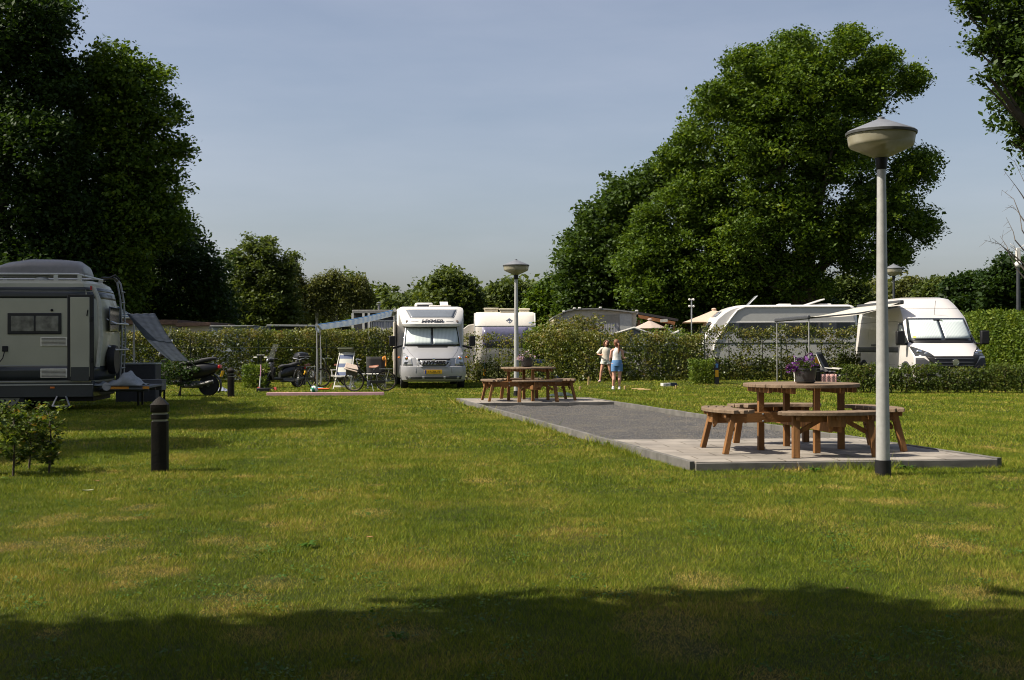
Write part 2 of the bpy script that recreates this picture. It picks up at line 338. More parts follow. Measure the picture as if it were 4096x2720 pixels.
def gravel_mat():
    M = bpy.data.materials.new("gravel"); M.use_nodes = True; t = M.node_tree; b = t.nodes["Principled BSDF"]; b.inputs["Roughness"].default_value = .95
    ge = t.nodes.new("ShaderNodeNewGeometry"); L = t.links.new
    vo = t.nodes.new("ShaderNodeTexVoronoi"); vo.inputs["Scale"].default_value = 42; L(ge.outputs["Position"], vo.inputs["Vector"])
    r = t.nodes.new("ShaderNodeValToRGB"); e = r.color_ramp.elements; e[0].color = (.034, .033, .036, 1); e[1].color = (.24, .21, .18, 1); e[1].position = 1
    x = e.new(.75); x.color = (.072, .070, .070, 1); x = e.new(.96); x.color = (.11, .105, .10, 1)
    sep = t.nodes.new("ShaderNodeSeparateColor"); L(vo.outputs["Color"], sep.inputs[0]); L(sep.outputs[0], r.inputs[0])
    n = t.nodes.new("ShaderNodeTexNoise"); n.inputs["Scale"].default_value = 1.4; n.inputs["Detail"].default_value = 6; L(ge.outputs["Position"], n.inputs["Vector"])
    mr = t.nodes.new("ShaderNodeMapRange"); mr.inputs[1].default_value = .5; mr.inputs[2].default_value = .75; mr.inputs[4].default_value = .55; L(n.outputs[0], mr.inputs[0])
    mx_ = t.nodes.new("ShaderNodeMixRGB"); mx_.inputs[2].default_value = (.17, .14, .10, 1); L(mr.outputs[0], mx_.inputs[0]); L(r.outputs[0], mx_.inputs[1]); L(mx_.outputs[0], b.inputs["Base Color"])
    bp = t.nodes.new("ShaderNodeBump"); bp.inputs["Strength"].default_value = 1; bp.inputs["Distance"].default_value = .02; L(vo.outputs["Distance"], bp.inputs["Height"]); L(bp.outputs[0], b.inputs["Normal"]); return M
gr = MB()
def gfn(i, j):
    p = (nC.lerp(nD, .02 + .96 * i)).lerp(fA.lerp(fB, .02 + .96 * i), j)
    e = max(0, 1 - min(j, 1 - j) * 18)
    return (p.x, p.y, .03 + .02 * math.sin(p.x * 3.1 + p.y) * math.cos(p.y * 2.3) * .5 + .012 * e * math.sin(p.x * 9) - .006)
gr.grid(gfn, 24, 90)
tag(gr.build("gravel_court", gravel_mat()), kind="structure")
# loose stones on the court: real relief in the gravel
ii, jj = rng.random(9000), rng.random(9000) ** .8
pts = np.array([gfn(a, b) for a, b in zip(ii, jj)]); s = (.006 + .009 * rng.random(9000))[:, None]
tet = np.array([(-1, -.6, -.2), (1, -.6, -.2), (0, 1, -.2), (0, 0, .9)]); ang = rng.random(9000) * 6.28
rot = np.stack([np.cos(ang), -np.sin(ang), np.sin(ang), np.cos(ang)], 1).reshape(-1, 2, 2)
tt = np.einsum('nij,kj->nki', rot, tet[:, :2]); T = np.concatenate([tt, np.broadcast_to(tet[None, :, 2:], (9000, 4, 1))], 2) * s[:, None] + pts[:, None]
V3 = T[:, [0, 1, 3, 1, 2, 3, 2, 0, 3]].reshape(-1, 3)
tag(npmesh("gravel_stones", V3, 3, mat("stone_chip", (.06, .06, .062), .9, rgb2=(.20, .18, .15), scale=60)), "loose grey stone chips lying on the gravel court", "gravel", kind="stuff")
def kerb(a, b, name="kerb", top=.105, wd=.06):
    d = b - a; n = max(1, round(d.length / 1.0)); k = MB()
    for i in range(n):
        p, q = a + d * (i / n), a + d * ((i + 1) / n); e = d.normalized() * .004; dz = random.uniform(-.004, .004)
        k.bar((p + e) + Vector((0, 0, (top - .16) / 2 + dz)), (q - e) + Vector((0, 0, (top - .16) / 2 + dz)), wd, top + .16)
    return tag(k.build(name, KERB, bev=.005, ang=30), kind="structure")
kerb(nA, fC); kerb(nB, fD); kerb(nA + Vector((.03, 0, 0)), nB - Vector((.03, 0, 0)), top=.088, wd=.055); kerb(fC, fD, top=.1); kerb(fA + Vector((.06, 0.02, 0)), fB - Vector((.06, -.02, 0)), top=.1)
kerb(nC + Vector((.05, .06, 0)), nD + Vector((-.05, .06, 0)), top=.088)

# ------------------------------------------------------------------ grass blades (one mass nobody could count)
PATCH = [(random.uniform(-.42, .42) * y, y, random.uniform(.06, .22) * (1.5 if random.random() < .15 else 1)) for y in [4.6 + 12 * random.random() ** 1.3 for _ in range(50)]] + [(-random.uniform(.2, .42) * y, y, random.uniform(.08, .2)) for y in [5.6 + 5 * random.random() for _ in range(30)]]
def blades():
    out = []; tone = []
    A_, B_, C_, D_ = [np.array([p.x, p.y]) for p in (nA, nB, fD, fC)]
    def inside(x, y, pad):
        r = np.ones(len(x), bool)
        for a, b in ((A_, B_), (B_, C_), (C_, D_), (D_, A_)):
            e = b - a; l = np.hypot(*e); r &= ((x - a[0]) * (-e[1]) + (y - a[1]) * e[0]) / l > -pad
        return r


    for y0, y1, dens, hh, wd in ((4.3, 7.5, 13500, .028, .0029), (7.5, 11, 8000, .030, .0040), (11, 16, 4000, .034, .0062), (16, 24, 1400, .040, .011), (24, 34, 600, .042, .018), (34, 50, 260, .045, .028)):
        n = int((y1 * y1 - y0 * y0) * .445 * dens)
        y = np.sqrt(rng.random(n) * (y1 * y1 - y0 * y0) + y0 * y0); x = (rng.random(n) * 2 - 1) * .445 * y
        ok = ~inside(x, y, .035); x, y = x[ok], y[ok]; n = len(x)
        d = inside(x, y, .16)                                     # longer tufts along the kerb
        cl = np.sin(x * 7.1 + np.sin(y * 5.3) * 2) * np.sin(y * 6.7 + np.sin(x * 4.1) * 2) + .7 * np.sin(x * 1.7 + 1.3 * np.sin(y * 1.1)) * np.sin(y * 2.1)
        h = hh * (.45 + .75 * rng.random(n)) * (1 + .28 * cl) * np.where(rng.random(n) > .992, 2.0, 1.0) * np.where(d, 1.3 + 3.2 * rng.random(n) * (np.sin(x * 2.3 + y * 1.9) > -.2), 1)
        a = rng.random(n) * 6.28; lean = (.25 + .95 * rng.random(n)); l2 = rng.random(n) * 6.28
        tx_, ty_ = x + np.cos(l2) * lean * h, y + np.sin(l2) * lean * h

        z = np.vectorize(gz)(x, y) if y1 > 39 else np.zeros(n)
        w_ = wd * (.6 + .8 * rng.random(n)) * .5
        V = np.empty((n, 3, 3)); V[:, 0] = np.stack([x - np.cos(a) * w_, y - np.sin(a) * w_, z - .004], 1); V[:, 1] = np.stack([x + np.cos(a) * w_, y + np.sin(a) * w_, z - .004], 1); V[:, 2] = np.stack([tx_, ty_, z + h * .85], 1)
        tn = (.75 * rng.random(n) + .25 * (.5 + .5 * cl / 1.7)).clip(0, 1)
        for px_, py_, pr_ in PATCH:                                # worn, dried-out spots
            q_ = ((x - px_) / pr_) ** 2 + ((y - py_) / (pr_ * 1.3)) ** 2; k_ = (q_ < 1.0) & (rng.random(n) < .85 - .5 * q_.clip(0, 1)); tn[k_] = .93 + .12 * rng.random(k_.sum()); V[k_, 2, 2] -= h[k_] * .35
        out.append(V.reshape(-1, 3)); tone.append(tn)
    return np.concatenate(out), np.concatenate(tone)
V, vv = blades()
def grass_mat():
    M = leafmat("grass_blade", [(0, (.050, .098, .006)), (.35, (.122, .168, .012)), (.7, (.210, .242, .024)), (.88, (.31, .27, .06)), (1, (.42, .32, .09))], trans=.22, rough=.6, spec=.1)
    t = M.node_tree; L = t.links.new; r = [n for n in t.nodes if n.type == 'VALTORGB'][0]; at_ = [n for n in t.nodes if n.type == 'ATTRIBUTE'][0]
    ge = t.nodes.new("ShaderNodeNewGeometry"); n = t.nodes.new("ShaderNodeTexNoise"); n.inputs["Scale"].default_value = .9; n.inputs["Detail"].default_value = 5; n.inputs["Roughness"].default_value = .65
    L(ge.outputs["Position"], n.inputs["Vector"])
    mr = t.nodes.new("ShaderNodeMapRange"); mr.inputs[1].default_value = .35; mr.inputs[2].default_value = .72; mr.inputs[3].default_value = -.20; mr.inputs[4].default_value = .24; mr.clamp = False
    ad = t.nodes.new("ShaderNodeMath"); ad.operation = 'ADD'; ad.use_clamp = True; L(n.outputs[0], mr.inputs[0])
    sp = t.nodes.new("ShaderNodeSeparateXYZ"); st = t.nodes.new("ShaderNodeMath"); st.operation = 'MULTIPLY_ADD'; st.inputs[1].default_value = .2; L(ge.outputs["Position"], sp.inputs[0]); L(sp.outputs["Y"], st.inputs[0]); L(sp.outputs["X"], st.inputs[2])
    sc = t.nodes.new("ShaderNodeMath"); sc.operation = 'MULTIPLY'; sc.inputs[1].default_value = 3.4; wv = t.nodes.new("ShaderNodeMath"); wv.operation = 'SINE'; L(st.outputs[0], sc.inputs[0]); L(sc.outputs[0], wv.inputs[0])  # mower bands: sheen of leaning blades mixed into the blade tone
    w2 = t.nodes.new("ShaderNodeMath"); w2.operation = 'MULTIPLY_ADD'; w2.inputs[1].default_value = .075; L(wv.outputs[0], w2.inputs[0]); L(mr.outputs[0], w2.inputs[2]); L(w2.outputs[0], ad.inputs[0]); L(at_.outputs["Fac"], ad.inputs[1]); L(ad.outputs[0], r.inputs[0]); return M
GRASSM = grass_mat()
tag(npmesh("grass", V, 3, GRASSM, v=vv), "short mown lawn grass covering the whole camping field", "grass", kind="stuff")
def clover():
    cs = []; tone = []
    for _ in range(150):
        y = 4.6 + 9.5 * random.random() ** 1.2; x = random.uniform(-.43, .43) * y; r_ = random.uniform(.04, .16)
        if -.1 < (x - 1.95) and y > 12.8: continue
        k = int(500 * r_); q = rng.normal(size=(k, 2)) * r_ * .6; cs.append(np.stack([x + q[:, 0], y + q[:, 1] * 1.2, .012 + .02 * rng.random(k)], 1)); tone.append(np.full(k, random.random()))
    V_, v_ = leaves(np.concatenate(cs), .017, upb=2.2, tone=np.concatenate(tone)); return V_, v_
V2, v2 = clover(); tag(npmesh("clover", V2, 4, leafmat("clover_leaves", [(0, (.03, .075, .012)), (.6, (.06, .125, .018)), (1, (.11, .16, .03))], trans=.25, spec=.15), v=v2), "low broad-leaved clover and daisies' leaves mixed into the lawn", "clover", kind="stuff")
print("blades", len(V) // 3)
# ------------------------------------------------------------------ vegetation
OAK = leafmat("oak_leaves", [(0, (.022, .046, .005)), (.45, (.060, .108, .011)), (.8, (.11, .168, .016)), (1, (.21, .26, .03))])
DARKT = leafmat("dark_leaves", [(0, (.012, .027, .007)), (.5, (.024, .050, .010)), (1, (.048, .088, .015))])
DKMID = leafmat("dark_mid_leaves", [(0, (.018, .038, .007)), (.5, (.040, .074, .012)), (1, (.078, .125, .02))])
MIDT = leafmat("mid_leaves", [(0, (.034, .054, .014)), (.5, (.070, .10, .024)), (1, (.13, .165, .04))])
OLIVE = leafmat("olive_leaves", [(0, (.045, .060, .018)), (.5, (.10, .115, .036)), (1, (.18, .18, .06))])
PALE = leafmat("pale_green_leaves", [(0, (.024, .050, .006)), (.5, (.066, .115, .012)), (1, (.125, .18, .020))])
HEDGE = leafmat("hedge_leaves", [(0, (.026, .052, .008)), (.35, (.080, .112, .020)), (.7, (.17, .185, .038)), (.95, (.22, .19, .05)), (1, (.32, .12, .03))], spec=.4, rough=.4)
TIPS = leafmat("hedge_tip_leaves", [(0, (.055, .080, .014)), (.45, (.13, .145, .028)), (.85, (.23, .20, .05)), (1, (.34, .17, .05))], spec=.5)
FRESH = leafmat("fresh_hedge_leaves", [(0, (.045, .085, .010)), (.5, (.10, .155, .018)), (1, (.20, .24, .035))])
LOWH = leafmat("low_hedge_leaves", [(0, (.030, .056, .010)), (.5, (.075, .108, .018)), (.9, (.12, .13, .03)), (1, (.22, .12, .03))])
BARK = mat("bark", (.06, .048, .036), .95, var=.35, scale=9, bump=1, bscale=30)
BIRCHB = mat("birch_bark", (.32, .30, .27), .8, var=.4, scale=9)

def tree(name, label, base, blobs, lm, r0=.3, n=None, per=34, rc=.55, size=.15, group=None, limbs=7, bark=BARK, cat="tree", shell=.45, flat=.6, lean=0):
    """blobs: (x, y, z, rx, ry, rz) relative to base."""
    t = thing(name, label, cat, base, 0, group)
    B = np.array(blobs, float); area = (B[:, 3] * B[:, 5]).sum() * 4
    nc = n or int(area / (rc * rc) * 1.5)
    V, v = cloud(blobs, nc, per, rc, size, shell, flat); npmesh("crown", V, 4, lm, t, v)
    top = B[:, 2].max(); cx, cy = B[:, 0].mean(), B[:, 1].mean(); cz = B[:, 2].mean()
    tr = MB(); pts = [(0, 0, -.15), (0, 0, 0), (cx * .15, cy * .15, cz * .35), (cx * .5, cy * .5, cz * .8), (cx * .8, cy * .8, cz + (top - cz) * .5)]
    tr.tube(pts, [r0 * 1.35, r0 * 1.1, r0 * .85, r0 * .6, r0 * .22], 10)
    order = np.argsort(-B[:, 3])[:limbs * 2]; pick = rng.permutation(order)[:limbs]
    for i in pick:
        h0 = min(B[i, 2] * .55, cz * .8); f = h0 / (cz * .8) if cz > 0 else 0; s = Vector((cx * .5 * f, cy * .5 * f, h0)); e = Vector(B[i, :3]); md = s.lerp(e, .5) + Vector((0, 0, -.08 * (e - s).length))
        tr.tube([s, md, e], [r0 * .4, r0 * .25, r0 * .08], 7)
        for k in range(2):
            d = Vector(rng.normal(size=3)).normalized(); tr.tube([md.lerp(e, .4), e + d * B[i, 3] * .75], [r0 * .14, r0 * .03], 5)
    tr.build("trunk", bark, t); return t
def pxblobs(base, lst, Y, dep=.8):                                # silhouettes seen at (u, v, r) made into round crowns with real depth
    out = []
    cu_ = sum(l[0] for l in lst) / len(lst); span = max(abs(l[0] - cu_) for l in lst) + 1
    for l in lst:
        u, v, r = l[:3]; rm = r * Y / F; dm = math.sqrt(max(.05, 1 - ((u - cu_) / span) ** 2)) * span * Y / F * dep
        for dy in ((-.55 * dm, 0, .55 * dm) if dm > rm * .8 else (0,)):
            yy = Y + dy + random.uniform(-.3, .3) * rm; p = P(u, v, yy if len(l) < 4 else Y + l[3]) - base
            out.append((p.x, p.y, p.z, rm, rm * .9, rm * .85))
    return out

# big oak and its neighbours behind the long caravan
b0 = at(806, 57)
tree("oak_tree", "tallest broad oak with spreading crown, standing behind the long white and grey caravan", b0, pxblobs(b0,
    [(795, 50, 24), (848, 42, 18), (882, 58, 17), (748, 68, 25), (770, 80, 28), (822, 60, 18), (735, 95, 22), (760, 108, 28), (800, 95, 40), (862, 92, 34), (912, 80, 17), (714, 104, 23), (694, 135, 22), (756, 150, 46), (832, 150, 46), (674, 160, 18),
     (705, 188, 30), (915, 168, 24), (880, 205, 36), (917, 225, 21), (780, 215, 48), (835, 235, 36), (893, 255, 22), (738, 240, 36), (858, 268, 17), (785, 275, 30), (745, 285, 26), (820, 285, 16)], 57, .7),
    OAK, r0=.62, rc=.42, per=44, size=.145, limbs=16, shell=.65, n=6000)
b0 = at(690, 57)
tree("oak_tree", "bright green oak in front of the darker tree and left of the tallest oak", b0, pxblobs(b0,
    [(668, 196, 12), (684, 182, 12), (705, 178, 14), (648, 214, 13), (690, 210, 18), (640, 236, 15), (714, 205, 22), (735, 240, 24), (752, 275, 20), (705, 225, 24), (665, 250, 28), (632, 265, 18), (700, 270, 30), (650, 290, 26), (735, 265, 20), (690, 305, 26), (655, 312, 18), (730, 300, 20), (765, 310, 20)], 57, .6),
    PALE, r0=.4, rc=.42, per=40, size=.15, shell=.7, n=2600)
b0 = at(610, 62)
tree("oak_tree", "dark rounded tree at the left end of the right hand tree group", b0, pxblobs(b0,
    [(655, 180, 22), (628, 196, 24), (605, 222, 26), (640, 230, 30), (588, 250, 26), (620, 265, 34), (580, 285, 24), (610, 300, 28), (650, 290, 24), (572, 262, 13), (690, 180, 30), (575, 310, 18)], 62, .7),
    DKMID, r0=.45, rc=.55, per=40, size=.2, shell=.5, n=1500)
b0 = at(760, 60)
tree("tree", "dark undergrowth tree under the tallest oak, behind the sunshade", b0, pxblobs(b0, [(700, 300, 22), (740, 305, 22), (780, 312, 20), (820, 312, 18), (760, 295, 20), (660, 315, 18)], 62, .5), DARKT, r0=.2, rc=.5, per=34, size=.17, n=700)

# left hand wood
b0 = at(-25, 53)
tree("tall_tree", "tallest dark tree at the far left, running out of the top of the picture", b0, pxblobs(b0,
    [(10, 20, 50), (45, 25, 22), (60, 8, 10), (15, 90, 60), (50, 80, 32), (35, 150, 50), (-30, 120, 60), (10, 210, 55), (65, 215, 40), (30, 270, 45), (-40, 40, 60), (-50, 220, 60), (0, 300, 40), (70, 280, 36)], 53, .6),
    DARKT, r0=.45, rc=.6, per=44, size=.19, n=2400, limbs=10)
b0 = at(86, 55)
tree("tall_tree", "tall tree with a sunlit top, right of the tallest dark tree on the left", b0, pxblobs(b0,
    [(112, 64, 24), (140, 82, 26), (95, 95, 35), (165, 112, 20), (128, 125, 32), (172, 150, 17), (100, 160, 38), (145, 165, 28), (160, 190, 24), (120, 205, 36), (80, 130, 30), (80, 220, 40), (130, 235, 34), (70, 265, 40), (110, 280, 40), (165, 225, 22)], 55, .7),
    OAK, r0=.38, rc=.55, per=42, size=.18, n=1700, limbs=12)
b0 = at(165, 61)
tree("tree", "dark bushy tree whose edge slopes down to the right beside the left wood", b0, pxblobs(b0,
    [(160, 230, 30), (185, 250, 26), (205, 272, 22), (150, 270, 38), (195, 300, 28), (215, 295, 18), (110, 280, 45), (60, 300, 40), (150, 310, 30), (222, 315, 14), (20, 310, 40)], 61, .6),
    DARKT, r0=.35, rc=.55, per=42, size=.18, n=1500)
b0 = at(262, 74)
tree("tree", "medium olive green tree standing alone between the left wood and the birches", b0, pxblobs(b0,
    [(250, 239, 4), (268, 242, 5), (240, 255, 6), (291, 258, 6), (252, 248, 8), (268, 252, 10), (238, 262, 11), (284, 268, 11), (258, 272, 18), (276, 285, 18), (242, 290, 18), (262, 300, 24), (290, 292, 12), (230, 305, 12), (285, 312, 16), (255, 318, 18), (234, 318, 14)], 74, .8),
    MIDT, r0=.25, rc=.42, per=36, size=.18, n=1150)
for u_, l_, bl in ((317, "shorter feathery birch right of the lone olive tree", [(312, 290, 8), (322, 285, 9), (318, 298, 13), (308, 308, 12), (326, 310, 12)]),
                   (336, "tallest feathery birch in the middle distance", [(334, 279, 8), (342, 284, 8), (328, 288, 8), (336, 296, 12), (345, 304, 10), (332, 312, 13)]),
                   (359, "narrow birch above the chalet chimney", [(359, 284, 6), (362, 292, 7), (355, 296, 8), (362, 306, 9), (368, 298, 5)]),
                   (297, "thin birch at the right edge of the lone olive tree", [(294, 272, 5), (297, 282, 7), (300, 292, 7), (299, 306, 10)])):
    b0 = at(u_, 92); tree("birch_tree", l_, b0, pxblobs(b0, bl, 92, .9), OLIVE, r0=.16, rc=.38, per=30, size=.16, n=330, group="birches in the middle distance", bark=BIRCHB, shell=.8, flat=1.2, limbs=5)
b0 = at(452, 84)
tree("tree", "round dark green tree directly behind the silver motorhome", b0, pxblobs(b0, [(450, 280, 12), (440, 290, 12), (462, 288, 12), (452, 300, 18), (436, 305, 12), (470, 302, 12), (455, 318, 18), (475, 318, 10)], 84, .9), MIDT, r0=.3, rc=.55, per=40, size=.25, n=700)
b0 = at(510, 88)
tree("tree", "mid green tree behind the middle lamp post", b0, pxblobs(b0, [(512, 290, 12), (498, 294, 10), (526, 294, 10), (505, 306, 14), (525, 310, 14), (486, 306, 9), (515, 320, 14)], 88, .9), MIDT, r0=.25, rc=.55, per=38, size=.25, n=520)
b0 = at(545, 66)
tree("tree", "leafy bush tree left of the right hand tree group", b0, pxblobs(b0, [(552, 292, 12), (540, 300, 10), (556, 310, 14), (535, 314, 10), (570, 318, 12)], 66, .9), PALE, r0=.18, rc=.5, per=36, size=.2, n=420)
# woods beyond the right hand hedge
for u_, Y_, l_, M_, bl in ((1012, 68, "tallest dark green tree at the right edge, behind the tall hedge", DARKT, [(1015, 270, 16), (1000, 285, 18), (1028, 285, 20), (1010, 305, 20), (990, 305, 16), (1035, 310, 20)]),
        (972, 74, "rounded dark green tree above the white van's right mirror", DARKT, [(972, 284, 12), (958, 290, 12), (985, 292, 10), (968, 304, 17), (950, 304, 12), (985, 312, 14)]),
        (938, 80, "mid green tree behind the roof of the white van", MIDT, [(938, 290, 11), (926, 294, 10), (948, 297, 10), (935, 306, 14), (955, 312, 12)]),
        (910, 84, "pale olive birch-like tree above the white van's roof", OLIVE, [(912, 288, 9), (900, 294, 9), (922, 296, 9), (908, 306, 14), (892, 308, 12)]),
        (850, 90, "small dark green tree between the tallest oak and the near lamp post", MIDT, [(846, 286, 9), (858, 290, 8), (835, 292, 8), (852, 304, 13), (868, 306, 10), (832, 308, 10)])):
    b0 = at(u_, Y_); tree("tree", l_, b0, pxblobs(b0, bl, Y_, .9), M_, r0=.25, rc=.55, per=38, size=.22, n=560, limbs=5)
# far wood: one mass
def far_wood(label, x0, x1, y0, y1, h0, n, M_):
    bl = []
    for _ in range(n):
        x, y = random.uniform(x0, x1), random.uniform(y0, y1); h = h0 * random.uniform(.8, 1.12); bl.append((x, y, h * .5, h * .32, h * .32, h * .5))
    V, v = cloud(bl, n * 42, 36, 1.0, .55, shell=.5); tag(npmesh("woodland", V, 4, M_, v=v), label, "woodland", kind="stuff")
far_wood("far mixed wood closing the horizon behind the middle of the field", -36, 6, 132, 150, 8.6, 60, MIDT)
far_wood("far olive wood closing the horizon behind the right side", 22, 75, 132, 150, 8.8, 55, OLIVE)
far_wood("far dark wood behind the left hand trees", -75, -30, 96, 112, 8.5, 34, DARKT)

# unseen trees shading the lawn; right and rear ones added to block skylight
for k, (x, y, h, r_, l_) in enumerate(((-14.0, 19.4, 12.6, 1.6, "shade tree beside the left motorhome"), (-14.8, 14.9, 12.0, 1.2, "second shade tree beside the left motorhome"), (-19.6, 23.6, 14.5, 4.0, "large shade tree over the left motorhome"),
        (-7.4, 1.9, 10.5, 3.1, "tree left of the camera"), (-4.5, 2.05, 10.5, 3.3, "tree beside the camera"), (-1.6, 1.0, 10.5, 3.6, "tree reaching over the camera"), (-11.4, -.7, 10.5, 2.8, "farther tree left of the camera"), (-21, 27.5, 13, 3.5, "shade tree behind the left motorhome"),
        (-14.4, 12.9, 11, .8, "slender shade tree by the lane"), (4.2, .2, 11, 4.0, "tree added at the right to block sky light"), (9.5, 3.0, 11, 4.0, "farther tree added at the right to block sky light"), (-8.5, -5.5, 12, 4.0, "big tree added at the back to block sky light"), (-2, -5.5, 12, 4.0, "second big tree added at the back to block sky light"))):
    bl = []
    for _ in range(14):
        a, q = random.random() * 6.28, .52 * r_ * math.sqrt(random.random()); bl.append((q * math.cos(a), q * math.sin(a), (h - r_ + random.uniform(-.4, .4) * r_ if r_ > 2 else h - .8 - random.random() * 5), r_ * .5, r_ * .5, r_ * .45))
    tree("shade_tree", l_ + ", outside the picture", (x, y, 0), bl, OAK, r0=.2 if y < 5 else .25, rc=.45, per=34, size=.2, n=int((95 if k == 2 else 70 if k in (3, 6) else 110) * r_ * r_) + 420, limbs=6)
# oak hanging into the top right corner
b0 = Vector((10.6, 18.5, 0))
tl = [(1005, 10, 30), (975, 5, 20), (1010, 45, 26), (985, 40, 16), (1040, 80, 45), (1012, 95, 22), (990, 78, 10), (1015, 128, 17), (1035, 60, 40), (1040, 20, 40), (1060, 110, 40), (1035, 140, 20), (1028, 162, 12), (1080, 30, 60), (1095, 100, 50), (1070, -30, 60)]
tree("oak_tree", "near oak whose branches hang into the top right corner", b0, [(*(P(u, v, 18.5 + random.uniform(-.8, .8)) - b0), r * .0154, r * .0154, r * .014) for u, v, r in tl], DKMID, r0=.3, rc=.2, per=26, size=.075, n=1500, limbs=14, shell=.7)
b0 = at(1040, 42); t = thing("bare_tree", "leafless grey branches of a dead tree at the right edge", "tree", b0); mb = MB(); mb.tube([(0, 0, 0), (.1, 0, 3), (0, 0, 5.5), (.2, 0, 8)], [.16, .12, .07, .02], 7)
for k, (u, v, u2, v2) in enumerate(((1016, 268, 992, 238), (1015, 240, 1006, 217), (1020, 215, 1002, 190), (1022, 195, 1005, 172), (1018, 262, 1010, 246), (1030, 200, 1014, 160), (1012, 256, 984, 240), (1008, 250, 1000, 236), (1022, 230, 1012, 205))):
    s_, e_ = P(u, v, 42) - b0, P(u2, v2, 42.0 + .3 * (k % 3)) - b0; q = Vector((0, 0, s_.z - 1.0)); mm = s_.lerp(e_, .5) + Vector((.1, 0, .12 * (-1) ** k)); mb.tube([q, s_, mm, e_], [.04, .02, .012, .005], 5)
    for j in range(3): f = mm.lerp(e_, random.random()); mb.tube([f, f + Vector((random.uniform(-.4, .1), 0, random.uniform(-.25, .35)))], [.007, .003], 4)
mb.build("trunk", mat("dead_wood", (.10, .085, .07), .9, var=.3), t)

# ------------------------------------------------------------------ hedges
def hedge(name, label, pts, h, th, dens, size, lm, z0=0.0, cat="hedge", group=None, thin=0.0, tip=None, top=.06, stems=0, hf=None, shrubs=None):
    """dense clipped hedge along pts; thin 0..1 opens holes in its upper half"""
    t = thing(name, label, cat, pts[0], 0, group); base = Vector(pts[0])
    cs, tn, tipc, tipt = [], [], [], []
    st = MB(); A = 0
    for a, b in zip(pts, pts[1:]):
        a, b = Vector(a), Vector(b); L_ = (b - a).length; n = int(L_ * h * dens); ax = (b - a).normalized(); pr = Vector((-ax.y, ax.x, 0))
        s = rng.random(n); zf = rng.random(n) ** .9; 
        if thin:
            k = np.floor(s * L_ / .5).astype(int); off = (s * L_ / .5) % 1
            keep = (zf < .42) | (rng.random(n) > thin * (.35 + .65 * np.abs(np.sin(off * math.pi * 1.0 + k * 1.7)) ** .7)) & ~((rng.random(n) < .8) & (np.sin(s * L_ * 5.2 + 2.1 * np.sin(zf * 9)) * np.sin(zf * 14 + k) > .1))
            keep |= (zf > .86) & (rng.random(n) > .35)
            s, zf = s[keep], zf[keep]; n = len(s)
        side = np.where(rng.random(n) < .5, -1, 1) * (1 - .55 * rng.random(n) ** 1.5)
        sh = np.where(rng.random(n) < .2, rng.random(n) * side, side)
        al = a.z; wob = .06 * np.sin(s * L_ * 2.6) + .04 * np.sin(s * L_ * 7.3 + 1)
        z = z0 + zf * (h - z0) + (zf > .8) * rng.normal(size=n) * top + wob * (zf > .6)
        if hf is not None: z = z0 + (z - z0) * np.array([hf(q) for q in s])
        x = a.x + ax.x * s * L_ + pr.x * sh * th / 2 * (1 - .25 * zf ** 3) - base.x; y = a.y + ax.y * s * L_ + pr.y * sh * th / 2 * (1 - .25 * zf ** 3) - base.y
        p = np.stack([x, y, z], 1) + rng.normal(size=(n, 3)) * .02; c_ = .5 + .5 * np.sin(s * L_ * 6.1 + zf * 8) * np.sin(zf * 11 + s * 3)
        istip = (zf > .8) & (rng.random(n) < .75) if tip else np.zeros(n, bool)
        cs.append(p[~istip]); tn.append(c_[~istip]); tipc.append(p[istip]); tipt.append(c_[istip])
        for i in range(int(L_ / (stems or 1e9))):
            q = a.lerp(b, min(1, max(0, (i + .5 + random.uniform(-.35, .35)) * stems / L_))) - base + pr * random.uniform(-.1, .1); st.tube([(q.x, q.y, -.03), (q.x + random.uniform(-.05, .05), q.y, h * .5), (q.x + random.uniform(-.08, .08), q.y, h * .93)], [.022, .016, .006], 5)
            for j in range(4):
                zz = h * random.uniform(.3, .85); st.tube([(q.x, q.y, zz), (q.x + random.uniform(-.3, .3), q.y + random.uniform(-.1, .1), zz + .2)], [.008, .003], 4)
    V, v = leaves(np.concatenate(cs), size, upb=.2, tone=np.concatenate(tn)); npmesh("foliage", V, 4, lm, t, v)
    if tip:
        V, v = leaves(np.concatenate(tipc), size * .95, upb=.1, tone=np.concatenate(tipt)); npmesh("young_shoots", V, 4, tip, t, v)
    if stems: st.build("stems", STEM, t)
    return t
def gp(u, Y): p = at(u, Y); return p
hedge("hedge", "dense dark green hedge from the left motorhome to the silver motorhome, brownish at its top", [gp(95, 47.3), gp(240, 47.2), gp(405, 47)], 2.02, .75, 2600, .075, HEDGE, tip=TIPS)
hedge("hedge", "loose hedge between the silver motorhome and the two girls, the white caravan showing through", [gp(405, 47), gp(470, 46.2), gp(548, 44.6)], 1.8, .5, 1700, .075, HEDGE, tip=TIPS, thin=.72, stems=.5)
hedge("hedge", "tall dense olive hedge behind the far picnic table, left of the two girls", [gp(548, 44.6), gp(603, 43.6)], 1.86, .75, 2500, .075, HEDGE, tip=TIPS, stems=1)
hedge("hedge", "slightly lower olive hedge behind the two girls, the grey frame tent showing above", [gp(603, 43.6), gp(640, 43.2), gp(702, 43)], 1.66, .75, 2500, .075, HEDGE, tip=TIPS, stems=1)
hedge("hedge", "sparse espalier hedge of single stems in front of the long caravan", [gp(702, 43), gp(780, 42.8), gp(862, 42.6)], 1.84, .4, 2300, .075, HEDGE, tip=TIPS, thin=.68, stems=.62)
